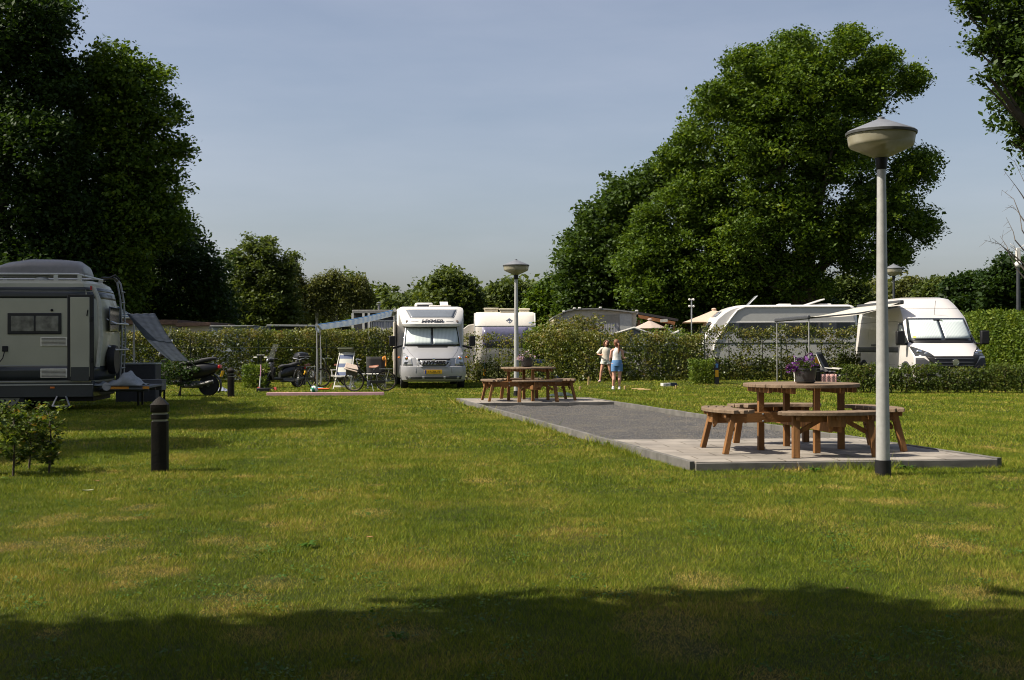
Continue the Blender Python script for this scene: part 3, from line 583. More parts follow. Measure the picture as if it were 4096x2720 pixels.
def shrub(name, label, c, r, n, size, lm, group=None, cat="shrub", z=0.0, stem=True, rc=.12, per=14):
    t = thing(name, label, cat, c, 0, group); V, v = cloud([(0, 0, r[2] + z, *r)], n, per, rc, size, shell=.6); V[:, 2] = np.maximum(V[:, 2], .01); npmesh("foliage", V, 4, lm, t, v)
    if stem:
        mb = MB()
        for k in range(5): a = k * 1.26; mb.tube([(0, 0, -.03), (math.cos(a) * r[0] * .5, math.sin(a) * r[1] * .5, z + r[2] * 1.5)], [.02, .006], 5)
        mb.build("stems", STEM, t)
    return t
for u, Y, r, l, M_ in ((315, 48.6, (1.55, .8, .72), "rounded bright bush with orange shoots rising above the hedge, left of the awning pole", TIPS), (338, 49.2, (1.5, .8, .7), "green domed bush above the hedge under the blue striped awning", FRESH), (277, 48.4, (1.0, .6, .66), "green bush bulging over the hedge behind the pannier scooter", FRESH),
                    (563, 45.6, (1.15, .7, .8), "tall olive bush with upright twigs in front of the wooden chalet", TIPS), (582, 45.2, (1.0, .8, .88), "highest twiggy bush hiding the curtains of the wooden chalet", TIPS), (542, 46.6, (.7, .5, .72), "green bush beside the yellow beach tent", FRESH), (668, 46.0, (2.2, .8, .55), "green bush under the salmon sunshade", FRESH)):
    shrub("bush", l, gp(u, Y) + Vector((0, 0, .0)), r, 420, .08, M_, z=.75)
def boxbush(label, u, Y, wx, wy, h, M_):
    c = gp(u, Y); return hedge("clipped_bush", label, [c - Vector((wx / 2, 0, 0)), c + Vector((wx / 2, 0, 0))], h, wy, 5200, .06, M_, cat="bush", top=.03)
boxbush("low clipped yellow-green bush between the dark bollard and the pannier scooter", 256, 40.3, .85, .7, .72, FRESH)
boxbush("low clipped yellow-green bush left of the bollard with the blue arrow", 701, 41.2, .8, .8, .78, FRESH)
# low hedge in front of the van and tall hedge beside it
hedge("low_hedge", "knee-high hedge in front of the white van with bare gaps along its foot", [at(842, 34.8), at(900, 34.2), at(1040, 33.8)], .745, .65, 3600, .062, LOWH, z0=.07, thin=0, stems=.35, top=.03)
# feathery lower shoots under the low hedge
hedge("tall_hedge", "tall bright green hedge at the right edge beside the white van", [at(962, 46.5), at(990, 43), at(1060, 39.5)], 2.35, 1.0, 2300, .085, FRESH, top=.05)
hedge("tall_hedge", "dark hedge corner behind the rear wheel of the white van", [at(838, 42.0), at(866, 41.8)], .95, .5, 2600, .07, LOWH)
# wire between green posts along the hedges
def wire_fence(label, ua, ub, Y, h, off=-.32):
    t = thing("wire_fence", label, "fence", at(ua, Y)); b_ = at(ua, Y); w_ = MB(); e = at(ub, Y)
    n = max(2, int((e - b_).length / 2.2))
    for i in range(n + 1):
        p = b_.lerp(e, i / n); MB().tube([(p.x - b_.x, off + p.y - b_.y, 0), (p.x - b_.x, off + p.y - b_.y, h + .35)], .018, 6).build("post", mat("green_post", (.010, .018, .012), .7, var=.1, spec=.15), t)
    for z in (h, ): w_.tube([(0, off, z), (e.x - b_.x, off + e.y - b_.y, z)], .011, 4)
    w_.build("wire", mat("green_post", (.02, .035, .025)), t)
wire_fence("green wire fence strung along the dense left hedge", 125, 395, 47, 1.36); wire_fence("green wire fence strung along the hedge along the hedge behind the two girls", 600, 700, 43.2, 1.25); wire_fence("green wire fence holding the espalier hedge", 703, 855, 42.8, 1.3)
# young hornbeams in the left foreground
def sapling(label, p, h, group="young hornbeam plants in the left foreground"):
    t = thing("young_hornbeam", label, "shrub", p, 0, group); mb = MB(); mb.tube([(0, 0, -.02), (.02, 0, h * .5), (0, .02, h * .95)], [.013, .009, .004], 6); ce = []
    for k in range(24):
        z = h * random.uniform(.15, 1); a = random.uniform(0, 6.3); l = random.uniform(.12, .26) * (1.25 if z > h * .75 else .8); e = Vector((math.cos(a) * l, math.sin(a) * l, z + .05)); mb.tube([(0, 0, z - .06), e], [.004, .0015], 4)
        for j in range(30): f = random.uniform(.25, 1.08); ce.append(Vector((0, 0, z - .06)).lerp(e, f) + Vector(rng.normal(size=3) * .025))
    V, v = leaves(np.array(ce), .052, upb=.8); npmesh("foliage", V, 4, LOWH2, t, v); mb.build("stems", STEM, t)
LOWH2 = leafmat("hornbeam_leaves", [(0, (.03, .058, .010)), (.5, (.08, .125, .018)), (.9, (.15, .18, .03)), (1, (.22, .15, .05))])
for u, v, h, l in ((49, 473, .70, "young leafy hornbeam standing nearest the black bollard"), (13, 476, .74, "dense young hornbeam at the left edge of the lawn"), (29, 470, .60, "shorter young hornbeam growing between its two neighbours"), (-8, 474, .72, "young hornbeam half outside the left edge")):
    sapling(l, G(u, v), h)
p = G(180, 396.5); t = thing("young_tree", "small dark leafy tree in front of the black scooter", "shrub", p); V, v = cloud([(0, 0, .75, .62, .4, .45), (-.5, 0, .6, .4, .3, .35)], 90, 16, .12, .07, shell=.8); npmesh("foliage", V, 4, DARKT, t, v); MB().tube([(0, 0, 0), (.03, 0, .5), (0, 0, .9)], [.03, .02, .01], 6).build("stem", STEM, t)
# weeds and dry leaves
def weed(label, p, n, l):
    t = MB()
    for k in range(n):
        a = k * 2.4 + random.random(); e = l * random.uniform(.6, 1.1); d = Vector((math.cos(a), math.sin(a), 0)); b = Vector((-d.y, d.x, 0)) * e * .17
        v0 = p + Vector((0, 0, -.004)); m1 = p + d * e * .45 + Vector((0, 0, e * .42)); m2 = p + d * e * .8 + Vector((0, 0, e * .4))
        t.add([v0, m1 - b, m1 + b, m2 - b * .8, m2 + b * .8, p + d * e + Vector((0, 0, e * .28))], [(0, 1, 2), (1, 3, 4, 2), (3, 5, 4)])
    tag(t.build("weed", WEEDM), label, "weed")
WEEDM = mat("weed_leaf", (.045, .10, .010), .7, var=.25, scale=30, trans=.3, spec=.1)
for u, v, n, l, lab in ((612, 448, 9, .17, "upright weed at the kerb corner where gravel meets the near terrace"), (815, 472, 7, .12, "broad-leaved weed in front of the near terrace"), (908, 470, 8, .13, "leafy weed right of the near lamp post"), (716, 458, 8, .11, "small weed beside the near terrace's left kerb"), (307, 548, 9, .1, "dark rosette weed in the open lawn"), (148, 491, 5, .07, "tiny weed in the lawn right of the black bollard"),
                     (398, 640, 7, .07, "small weed in the shade at the lower edge"), (742, 470, 7, .1, "weed at the front left corner of the near terrace")):
    weed(lab, G(u, v), n, l)
DRY = mat("dry_leaf", (.30, .16, .06), .7, var=.3, scale=30)
for u, v, s_, lab in ((601, 446.5, .075, "curled tan leaf at the kerb corner"), (88, 493, .11, "large pale leaf lying in the left lawn"), (97, 483, .06, "brown leaf left of the black bollard's foot"), (406, 430, .05, "small dry leaf in the mown strip"), (797, 470, .06, "orange-brown leaf in front of the near terrace"), (370, 540, .06, "dry leaf in the open lawn"), (847, 592, .035, "tiny dry leaf near the shadow edge"), (669, 418, .05, "dry leaf on the far gravel")):
    p = G(u, v) + Vector((0, 0, .02)); mb = MB(); a = random.random() * 3
    mb.grid(lambda i, j: p + Vector((math.cos(a) * (i - .5) - math.sin(a) * (j - .5) * .55 * math.sin(math.pi * min(.98, max(.02, i))), math.sin(a) * (i - .5) + math.cos(a) * (j - .5) * .55 * math.sin(math.pi * min(.98, max(.02, i))), .25 * (i - .5) ** 2 + .3 * (j - .5) ** 2)) * s_, 5, 4)
    tag(mb.build("fallen_leaf", DRY if v != 493 else mat("pale_leaf", (.36, .38, .2), .6)), lab, "leaf", "fallen leaves on the lawn")
# ------------------------------------------------------------------ vehicles
class Hull:
    """stacked rounded outlines; the rounded face looks to -Y. levels: (z, halfwidth, yfront, frontbulge, yback, backbulge)"""
    def __init__(s, levels, p=4.0): s.L = levels; s.p = p
    def lv(s, z):
        L = s.L; z = min(max(z, L[0][0]), L[-1][0])
        for a, b in zip(L, L[1:]):
            if z <= b[0]: t = (z - a[0]) / max(1e-6, b[0] - a[0]); return [a[i] + (b[i] - a[i]) * t for i in range(1, 6)]
    def front(s, x, z):
        w_, yf, bf, yb, bb = s.lv(z); return yf + bf * min(1, abs(x) / w_) ** s.p
    def mesh(s, n=18, sub=1):
        rr = []
        for l in s.L:
            z, w_, yf, bf, yb, bb = l; ring = []
            for i in range(n + 1): q = -math.cos(math.pi * i / n); q = math.copysign(abs(q) ** .8, q); ring.append((w_ * q, yf + bf * abs(q) ** s.p, z))
            for i in range(n + 1): q = math.cos(math.pi * i / n); q = math.copysign(abs(q) ** .8, q); ring.append((w_ * q, yb - bb * abs(q) ** s.p, z))
            rr.append(ring)
        return MB().rings(rr)
    def patch(s, rows, off=.006, nu=16, side=0, mb=None):
        """rows: (z, a, b). side 0: on the rounded face with a, b = x; side +-1: on that flank with a, b = y"""
        mb = mb or MB()
        def fn(i, j):
            q = j * (len(rows) - 1); k = min(int(q), len(rows) - 2); t = q - k
            z, a, b = [rows[k][m_] + (rows[k + 1][m_] - rows[k][m_]) * t for m_ in range(3)]; c = a + (b - a) * i
            if side: return (side * (s.lv(z)[0] + off), c, z)
            return (c, s.front(c, z) - off, z)
        return mb.grid(fn, nu, max(2, (len(rows) - 1) * 3))
def panel(h, rows, name, m_, parent, off=.006, side=0, th=.008):
    return h.patch(rows, off, side=side).build(name, m_, parent, solid=th)
def wheel(parent, p, r=.34, w_=.22, rim=ALU, ax='X', spokes=8, name="wheel"):
    M = Euler((0, R(90), 0)).to_matrix() if ax == 'X' else Euler((R(90), 0, 0)).to_matrix()
    t = MB().lathe([(r * .62, -w_ / 2), (r * .93, -w_ / 2), (r, -w_ * .32), (r, w_ * .32), (r * .93, w_ / 2), (r * .62, w_ / 2)], (0, 0, 0), 28, M).build("tyre" if name == "wheel" else name, RUBBER, None)
    o = bpy.data.objects.new(name, None); 
    t.name = name; t.parent = parent; t.location = p
    h = MB(); h.lathe([(r * .64, -w_ * .42), (r * .64, w_ * .42)], (0, 0, 0), 28, M)
    for sgn in (-1, 1): h.lathe([(.001, sgn * w_ * .47), (r * .2, sgn * w_ * .46), (r * .55, sgn * w_ * .4), (r * .63, sgn * w_ * .51)], (0, 0, 0), 28, M)
    h.build("rim", rim, t)
    k = MB()
    for i in range(spokes):
        a = 2 * math.pi * i / spokes
        for sgn in (-1, 1): k.ell(M @ Vector((r * .42 * math.cos(a), r * .42 * math.sin(a), sgn * w_ * .45)), (.03, .03, .03), 8, 5)
    k.build("rim_hole", BLACKP, t); bpy.data.objects.remove(o); return t
BLIND = stripes("pleated_blind", (.58, .64, .63), (.46, .52, .52), 22, 'X', .5, .4)

# --- silver and white motorhome in the middle
def motorhome_mid():
    t = thing("motorhome", "silver and white motorhome with lettered overcab, facing the camera left of the middle lamp post", "motorhome", G(433.5, 389.5) + Vector((0, .3, 0)), 7.0)
    cab = Hull([(.24, .96, .10, .22, 2.2, 0), (.30, 1.02, .03, .28, 2.2, 0), (.50, 1.06, 0, .30, 2.2, 0), (.72, 1.05, .02, .30, 2.2, 0), (.76, 1.01, .08, .32, 2.2, 0), (1.0, 1.0, .13, .34, 2.2, 0), (1.06, .99, .19, .34, 2.2, 0), (1.25, .975, .52, .34, 2.2, 0), (1.38, .96, .80, .30, 2.2, 0), (1.70, .92, 1.02, .20, 2.2, 0), (2.06, .86, 1.28, .14, 2.2, 0)])
    body = cab.mesh().build("cab_body", SILVER, t, ang=28)
    oc = Hull([(2.02, .84, 1.02, .16, 2.4, 0), (2.06, .93, .93, .18, 2.4, 0), (2.12, .97, .92, .2, 2.4, 0), (2.28, 1.02, 1.02, .22, 2.4, 0), (2.56, 1.08, 1.36, .24, 2.4, 0), (2.66, 1.07, 1.52, .22, 2.4, 0), (2.71, 1.0, 1.68, .2, 2.4, 0)])
    oc.mesh().build("overcab", WHITE, t, ang=32)
    # overcab lettering, skylight, lamps, seams
    panel(oc, [(2.34, -.70, .70), (2.45, -.76, .76), (2.60, -.84, .84)], "overcab_skylight", mat("skylight_glass", (.16, .18, .21), .18, var=.05), t)
    fr = MB()
    for rows in ([(2.32, -.72, .72), (2.338, -.725, .725)], [(2.602, -.87, .87), (2.615, -.87, .87)], [(2.32, -.72, -.70), (2.61, -.87, -.84)], [(2.32, .70, .72), (2.61, .84, .87)]): oc.patch(rows, .009, mb=fr)
    fr.build("skylight_frame", mat("seam_grey", (.3, .3, .3), .5), t, solid=.006)
    se = MB(); oc.patch([(2.205, -.70, -.46), (2.213, -.70, -.46)], .004, mb=se); oc.patch([(2.205, .46, .70), (2.213, .46, .70)], .004, mb=se); se.build("seam", mat("seam_grey", (.3, .3, .3)), t, solid=.003)
    text("HYMER", .15, mat("letter_grey", (.10, .10, .12), .5), t, (0, oc.front(0, 2.21) - .014, 2.21), (78, 0, 0), .008, .006, sx=1.5, shear=.2)
    for s_ in (-1, 1):
        q = MB(); x = .83 * s_; y = oc.front(x, 2.2); q.lathe([(.055, -.012), (.05, .004), (.02, .012)], (0, 0, 0), 16, Euler((R(80), 0, 0)).to_matrix()); q.build("marker_lamp", mat("lamp_smoke", (.25, .2, .17), .2), t, loc=(x, y - .005, 2.2))
    # windscreen
    panel(cab, [(1.385, -.92, .92), (1.72, -.885, .885), (2.04, -.84, .84)], "windscreen", DARKGL, t, .006)
    for s_ in (-1, 1):
        a, b = (-.87, -.035) if s_ < 0 else (.035, .87)
        ra = [(1.46, a, b), (1.75, a * .975 if s_ < 0 else a, b if s_ < 0 else b * .975), (1.99, a * .93 if s_ < 0 else a, b if s_ < 0 else b * .93)]
        panel(cab, ra, "windscreen_blind", BLIND, t, .016)
    bb = MB()
    for x in (-.45, .40): cab.patch([(1.42, x - .4, x + .32), (1.435, x - .4, x + .32)], .03, mb=bb)
    bb.build("wiper", BLACKP, t, solid=.01)
    panel(cab, [(1.34, -.48, .48), (1.375, -.5, .5)], "bonnet_vent", BLACKP, t, .004)
    sm = MB()
    for s_ in (-1, 1):                                            # bonnet shut lines, bumper seams
        cab.patch([(1.02, s_ * .62 - .006, s_ * .62 + .006), (1.2, s_ * .78 - .006, s_ * .78 + .006), (1.34, s_ * .86 - .006, s_ * .86 + .006)], .003, nu=2, mb=sm)
        cab.patch([(.52, s_ * .58 - .005, s_ * .58 + .005), (.74, s_ * .56 - .005, s_ * .56 + .005)], .003, nu=2, mb=sm)
    cab.patch([(.74, -1.0, 1.0), (.752, -1.0, 1.0)], .003, mb=sm); sm.build("seam", mat("seam_dark", (.10, .10, .10)), t, solid=.003)
    # headlights
    for s_ in (-1, 1):
        lo, hi = (-.985, -.69) if s_ < 0 else (.69, .985)
        hl = panel(cab, [(.765, lo, hi), (.98, lo, hi + (.0 if s_ > 0 else -.03)) if s_ < 0 else (.98, lo + .03, hi), (1.17, lo, lo + .06) if s_ < 0 else (1.17, hi - .06, hi)], "headlight", mat("headlight_glass", (.42, .43, .44), .12, metal=.5, var=.25, scale=9), t, .012)
        c = Vector((s_ * .86, cab.front(.86, 1.0) - .02, 1.0)); MB().ell((0, 0, 0), (.07, .03, .07)).build("bulb", CHROME, hl, loc=c); MB().ell((0, 0, 0), (.03, .03, .025)).build("indicator", ORANGE, hl, loc=c + Vector((0, -.02, .01)))
        MB().box((0, 0, 0), (.2, .03, .085)).build("reflector", mat("lamp_dark", (.12, .13, .14), .2), hl, bev=.01, loc=(s_ * .85, cab.front(.85, .83) - .008, .84))
    gl = panel(cab, [(.715, -.42, .42), (.80, -.55, .55), (1.0, -.56, .56)], "grille", SILVER, t, .014)
    panel(cab, [(.93, -.52, .52), (.985, -.53, .53)], "grille_opening", BLACKP, gl, .032); panel(cab, [(.735, -.36, .36), (.865, -.5, .5)], "grille_opening", BLACKP, gl, .032)
    panel(cab, [(.765, -.40, .40), (.925, -.44, .44)], "badge_plate", SILVER, gl, .045)
    text("HYMER", .155, BLACKP, gl, (0, cab.front(0, .84) - .062, .845), (86, 0, 0), .008, .008, sx=1.5, shear=.2)
    MB().lathe([(.045, -.01), (.045, .01), (.03, .014)], (0, 0, 0), 16, Euler((R(90), 0, 0)).to_matrix()).build("emblem", CHROME, gl, loc=(0, cab.front(0, .96) - .045, .96))
    pl = MB().box((0, 0, 0), (.56, .015, .125)).build("number_plate", mat("plate_yellow", (.75, .42, .01), .5, var=.02), t, bev=.004, loc=(-.02, -.03, .56), rot=(0, 0, 0))
    text("17-ZR-FF", .105, BLACKP, pl, (.02, -.011, -.004), (90, 0, 0), .002, sx=1.0); MB().box((-.255, -.01, 0), (.04, .006, .12)).build("plate_band", mat("plate_blue", (.02, .06, .4), .5), pl)
    panel(cab, [(.32, -.88, .88), (.42, -.92, .92)], "lower_grille", mat("dark_recess", (.05, .05, .052), .6), t, .008)
    for s_ in (-1, 1):
        panel(cab, [(.33, s_ * .34 - .03, s_ * .34 + .03), (.41, s_ * .34 - .03, s_ * .34 + .03)], "bumper_rib", SILVER, t, .018)
        MB().lathe([(.045, -.01), (.04, .01), (.01, .014)], (0, 0, 0), 14, Euler((R(90), 0, 0)).to_matrix()).build("fog_lamp", mat("headlight_glass", (.5, .5, .5)), t, loc=(s_ * .78, cab.front(.78, .38) - .02, .375))
    # coach body
    cb = MB().box((0, 4.4, 1.5), (2.26, 4.7, 2.34)).build("coach_body", WHITE, t, bev=.07)
    for s_ in (-1, 1):
        MB().box((s_ * 1.13, 3.2, 1.75), (.03, 1.0, .5)).build("side_window", DARKGL, t, bev=.01); MB().box((s_ * 1.135, 4.4, .85), (.012, 4.5, .16)).build("side_stripe", mat("stripe_grey", (.2, .2, .22), .5), t)
        # side glass of the cab
        panel(cab, [(1.40, 1.15, 1.9), (1.75, 1.35, 1.9), (1.98, 1.55, 1.9)], "cab_side_window", DARKGL, t, .005, side=s_)
        mr = MB(); mr.box((s_ * 1.32, .95, 1.56), (.20, .12, .34)); mr.box((s_ * 1.16, 1.02, 1.36), (.34, .07, .07), (0, s_ * 14, 0)); mr.build("wing_mirror", BLACKP, t, bev=.025)
        MB().ell((s_ * 1.10, .72, 1.02), (.045, .035, .03)).build("side_indicator", ORANGE, t)
        wheel(t, (s_ * .93, .98, .335), .335, .22); wheel(t, (s_ * .98, 4.9, .335), .335, .22)
    # open entrance door seen edge-on along the left flank and its dark frame
    dr = MB().box((-1.22, 2.15, 1.32), (.06, .62, 1.78)).build("open_door", mat("door_cream", (.55, .50, .42), .5), t, bev=.015); MB().box((-1.26, 2.0, 1.05), (.04, .12, .3)).build("door_pocket", mat("door_cream", (.5, .5, .5)), dr, bev=.01)
    MB().box((-1.155, 2.5, 1.32), (.05, .7, 1.85)).build("door_opening", mat("dark_recess", (.03, .03, .03)), t)
    # roof things
    MB().box((-.18, 3.0, 2.80), (.62, .8, .17)).build("roof_air_conditioner", WHITE, t, bev=.06); MB().box((-.2, 2.585, 2.765), (.44, .05, .07)).build("air_conditioner_grille", BLACKP, t, bev=.01)
    MB().box((.35, 2.6, 2.75), (.75, .6, .07)).build("roof_hatch", mat("hatch_cream", (.62, .57, .5), .5), t, bev=.02); MB().box((.55, 3.4, 2.86), (.28, .4, .02), (25, 0, 0)).build("roof_hatch_lid", WHITE, t); MB().box((0, 2.1, 2.715), (1.9, .06, .04)).build("roof_rail", ALU, t)
    # rolled-out awning to the left
    ca = MB(); ca.tube([(-1.2, 2.2, 2.62), (-1.2, 5.8, 2.55)], .065, 10); ca.build("awning_case", LGREY, t)
    L_ = 2.6
    def sheet(i, j): return (-1.22 - L_ * i, 2.25 + 3.5 * j, 2.63 - .12 * j - .50 * i - .05 * math.sin(math.pi * i))
    aw = MB().grid(sheet, 24, 6).build("awning_canopy", stripes("awning_stripes", (.72, .74, .72), (.16, .33, .58), 1.65, 'Y', .5, .7, .5), t, solid=.025)
    q = MB(); q.tube([(-1.22 - L_, 2.2, 2.12), (-1.22 - L_, 5.8, 2.04)], .05, 10); q.build("awning_roller", LGREY, t)
    va = MB().grid(lambda i, j: (-1.26 - L_, 2.25 + 3.5 * i, 2.11 - .08 * i - .17 * j), 20, 2).build("awning_valance", stripes("awning_stripes", (.6, .6, .6), (.1, .2, .4), 1, 'Y'), t, solid=.004)
    for i in (2.3, 5.7):
        pg = MB(); pg.tube([(-1.22 - L_, i, 2.1), (-1.22 - L_, i, 0)], .018, 8); pg.tube([(-1.19 - L_, i, 1.3), (-1.19 - L_, i, 0.02)], .013, 8); pg.build("awning_pole", ALU, t)
    MB().tube([(-1.2 - L_, 4.9, 1.9), (-1.0 - L_ - .35, 5.0, .9), (-1.0 - L_ - .5, 5.0, .0)], .02, 8).build("awning_strut", BLACKP, t)
    return t
motorhome_mid()

# --- white panel van camper on the right
def camper_van():
    fx = P(951, 365, 36.3); t = thing("camper_van", "white camper van with silver blinds in its windscreen, parked behind the low hedge", "van", (fx.x, 36.0, 0), 1.0)
    t.scale = (1.055, 1.05, 1.05)
    h = Hull([(.22, .93, .14, .25, 6.0, .05), (.36, 1.0, .06, .30, 6.0, .05), (.72, 1.03, .0, .34, 6.0, .05), (.96, 1.03, .03, .36, 6.0, .05), (1.04, 1.025, .12, .38, 6.0, .05), (1.2, 1.02, .38, .42, 6.0, .05), (1.38, 1.0, .72, .40, 6.0, .05), (1.75, .965, 1.05, .28, 6.0, .05), (2.12, .93, 1.40, .2, 6.0, .05), (2.35, .885, 1.72, .2, 6.0, .05), (2.55, .83, 1.98, .22, 5.98, .05), (2.70, .74, 2.2, .2, 5.9, .05), (2.76, .6, 2.55, .15, 5.8, .05)], 4)
    h.mesh(24).build("body", mat("van_white", (.60, .575, .555), .35, var=.03, scale=2, coat=.35), t, ang=24)
    panel(h, [(1.38, -.93, .93), (1.42, -.95, .95), (1.75, -.925, .925), (2.10, -.86, .86)], "windscreen", DARKGL, t, .006)
    for a, b in ((-.87, -.02), (.05, .87)):
        panel(h, [(1.50, a, b), (1.78, a * (.98 if a < -.1 else 1), b * (.98 if b > .1 else 1)), (2.05, a * (.93 if a < -.1 else 1), b * (.93 if b > .1 else 1))], "windscreen_blind", BLIND, t, .016)
    MB().box((0.02, h.front(0, 1.62) - .02, 1.53), (.12, .05, .08)).build("phone_holder", BLACKP, t, bev=.01); MB().box((0.0, h.front(0, 2.03) - .012, 2.03), (.26, .03, .06), (35, 0, 0)).build("mirror_bracket", BLACKP, t, bev=.01)
    panel(h, [(1.505, -.83, -.76), (1.56, -.83, -.76)], "windscreen_sticker", mat("sticker_yellow", (.7, .65, .05)), t, .02); panel(h, [(2.0, .08, .15), (2.06, .08, .15)], "windscreen_sticker", mat("sticker_pale", (.6, .72, .6)), t, .02)
    panel(h, [(1.36, -.9, .9), (1.44, -.93, .93)], "scuttle", BLACKP, t, .012)
    wp = MB(); h.patch([(1.47, -.8, -.1), (1.485, -.8, -.1)], .035, mb=wp); h.patch([(1.46, .0, .75), (1.475, .0, .75)], .035, mb=wp); wp.build("wiper", BLACKP, t, solid=.01)
    gr_ = panel(h, [(.62, -.52, .52), (.80, -.66, .66), (.98, -.78, .78)], "grille", BLACKP, t, .016)
    for z in (.70, .80, .9): panel(h, [(z, -.56, .56), (z + .012, -.56, .56)], "grille_bar", mat("dark_chrome", (.25, .25, .26), .25, metal=.8), gr_, .03)
    e = MB().lathe([(.095, -.01), (.10, .0), (.095, .014), (.078, .014), (.075, .004), (.001, .004)], (0, 0, 0), 24, Euler((R(90), 0, 0)).to_matrix()).build("emblem", CHROME, gr_, loc=(.02, -.04, .80)); MB().box((.02, -.055, .80), (.15, .01, .022)).build("emblem_bar", CHROME, gr_)
    for s_ in (-1, 1):
        hl = panel(h, [(.985, s_ * 1.0, s_ * .56), (1.08, s_ * 1.0, s_ * .64), (1.17, s_ * 1.0, s_ * .80), (1.26, s_ * 1.0, s_ * .95)], "headlight", mat("headlight_smoke", (.035, .037, .04), .12, var=.3, scale=12), t, .014)
        MB().ell((0, 0, 0), (.09, .04, .06)).build("bulb", CHROME, hl, loc=(s_ * .86, h.front(.86, 1.1) - .005, 1.11)); MB().ell((0, 0, 0), (.06, .04, .035)).build("bulb", CHROME, hl, loc=(s_ * .72, h.front(.72, 1.07) - .005, 1.06))
        panel(h, [(.40, s_ * .98, s_ * .52), (.72, s_ * 1.01, s_ * .58), (.93, s_ * 1.0, s_ * .82)], "bumper_corner", mat("bumper_grey", (.034, .036, .042), .7, spec=.2), t, .02)
        # wheel arch: dark ring and wheel
        for yy in (1.05, 5.0):
            a = MB(); 
            def fn(i, j): q = math.pi * i; rr_ = .36 + .11 * j; return (s_ * (1.035), yy - rr_ * math.cos(q), .36 + rr_ * math.sin(q))
            a.grid(fn, 18, 2); a.build("wheel_arch", mat("bumper_grey", (.13, .135, .15)), t, solid=.03); MB().lathe([(.37, 0), (.37, .02)], (0, 0, 0), 24, Euler((0, R(90), 0)).to_matrix()).build("arch_recess", BLACKP, t, loc=(s_ * 1.02, yy, .36))
            wheel(t, (s_ * .93, yy, .34), .34, .22)
        panel(h, [(1.30, .98, 1.95), (1.36, .95, 1.95), (1.62, 1.25, 1.95), (1.92, 1.5, 1.93), (1.98, 1.56, 1.85)], "cab_side_window", DARKGL, t, .005, side=s_)
        panel(h, [(1.42, 1.25, 1.78), (1.62, 1.42, 1.78), (1.9, 1.62, 1.78)], "side_window_blind", BLIND, t, .012, side=s_)
        mr = MB(); mr.box((s_ * 1.24, .92, 1.52), (.24, .16, .40)); mr.box((s_ * 1.1, 1.0, 1.34), (.2, .08, .06)); mr.build("wing_mirror", BLACKP, t, bev=.035)
        panel(h, [(1.08, 1.75, 5.7), (1.24, 1.75, 5.75)], "side_stripe", mat("stripe_dark", (.07, .075, .08), .5), t, .004, side=s_, th=.004)
        if s_ > 0: panel(h, [(1.40, 3.2, 4.6), (1.95, 3.2, 4.6)], "side_window", DARKGL, t, .012, side=s_)
    se = MB()
    for y in (1.98, 3.15, 4.7): h.patch([(.5, y, y + .012), (2.2, y, y + .012)], .002, side=-1, nu=1, mb=se)
    h.patch([(2.02, 2.0, 5.9), (2.035, 2.0, 5.9)], .002, side=-1, mb=se); h.patch([(2.40, -.86, .86), (2.412, -.86, .86)], .002, mb=se); h.patch([(.70, 2.0, 5.8), (.715, 2, 5.8)], .002, side=-1, mb=se); se.build("seam", mat("seam_soft", (.33, .32, .31)), t, solid=.003)
    MB().tube([(-.02, h.front(0, 2.2), 2.2), (-.02, h.front(0, 2.2) - .12, 2.62)], .006, 5).build("aerial", BLACKP, t)
    MB().box((-.98, 3.3, 1.0), (.02, .12, .04)).build("door_handle", BLACKP, t); MB().box((-1.06, 3.4, 1.30), (.03, 1.5, .06)).build("sliding_door_rail", mat("seam_dark", (.1, .1, .1)), t)
    # awning
    MB().box((-1.02, 3.5, 2.58), (.14, 4.2, .13)).build("awning_case", mat("awning_anthracite", (.05, .053, .06), .5), t, bev=.03)
    MB().grid(lambda i, j: (-1.1 - 2.65 * i, 1.45 + 4.1 * j, 2.56 - .40 * i - .17 * math.sin(math.pi * i) * (1 - .5 * j)), 20, 8).build("awning_canopy", mat("awning_cream", (.66, .63, .55), .8, trans=.3, var=.03), t, solid=.005)
    MB().box((-3.78, 3.5, 2.14), (.10, 4.15, .12)).build("awning_roller", mat("awning_anthracite", (.05, .05, .06)), t, bev=.03)
    for y in (1.5, 5.5): q = MB(); q.tube([(-3.76, y, 2.1), (-3.76, y, 0)], .018, 8); q.box((-3.76, y, .02), (.1, .1, .03)); q.build("awning_pole", mat("pole_grey", (.35, .35, .34), .45, metal=.4), t)
    MB().tube([(-1.1, 1.55, 2.45), (-2.3, 1.6, 2.25), (-3.7, 1.55, 2.12)], .025, 8).build("awning_arm", mat("awning_anthracite", (.05, .05, .06)), t)
    return t
camper_van()

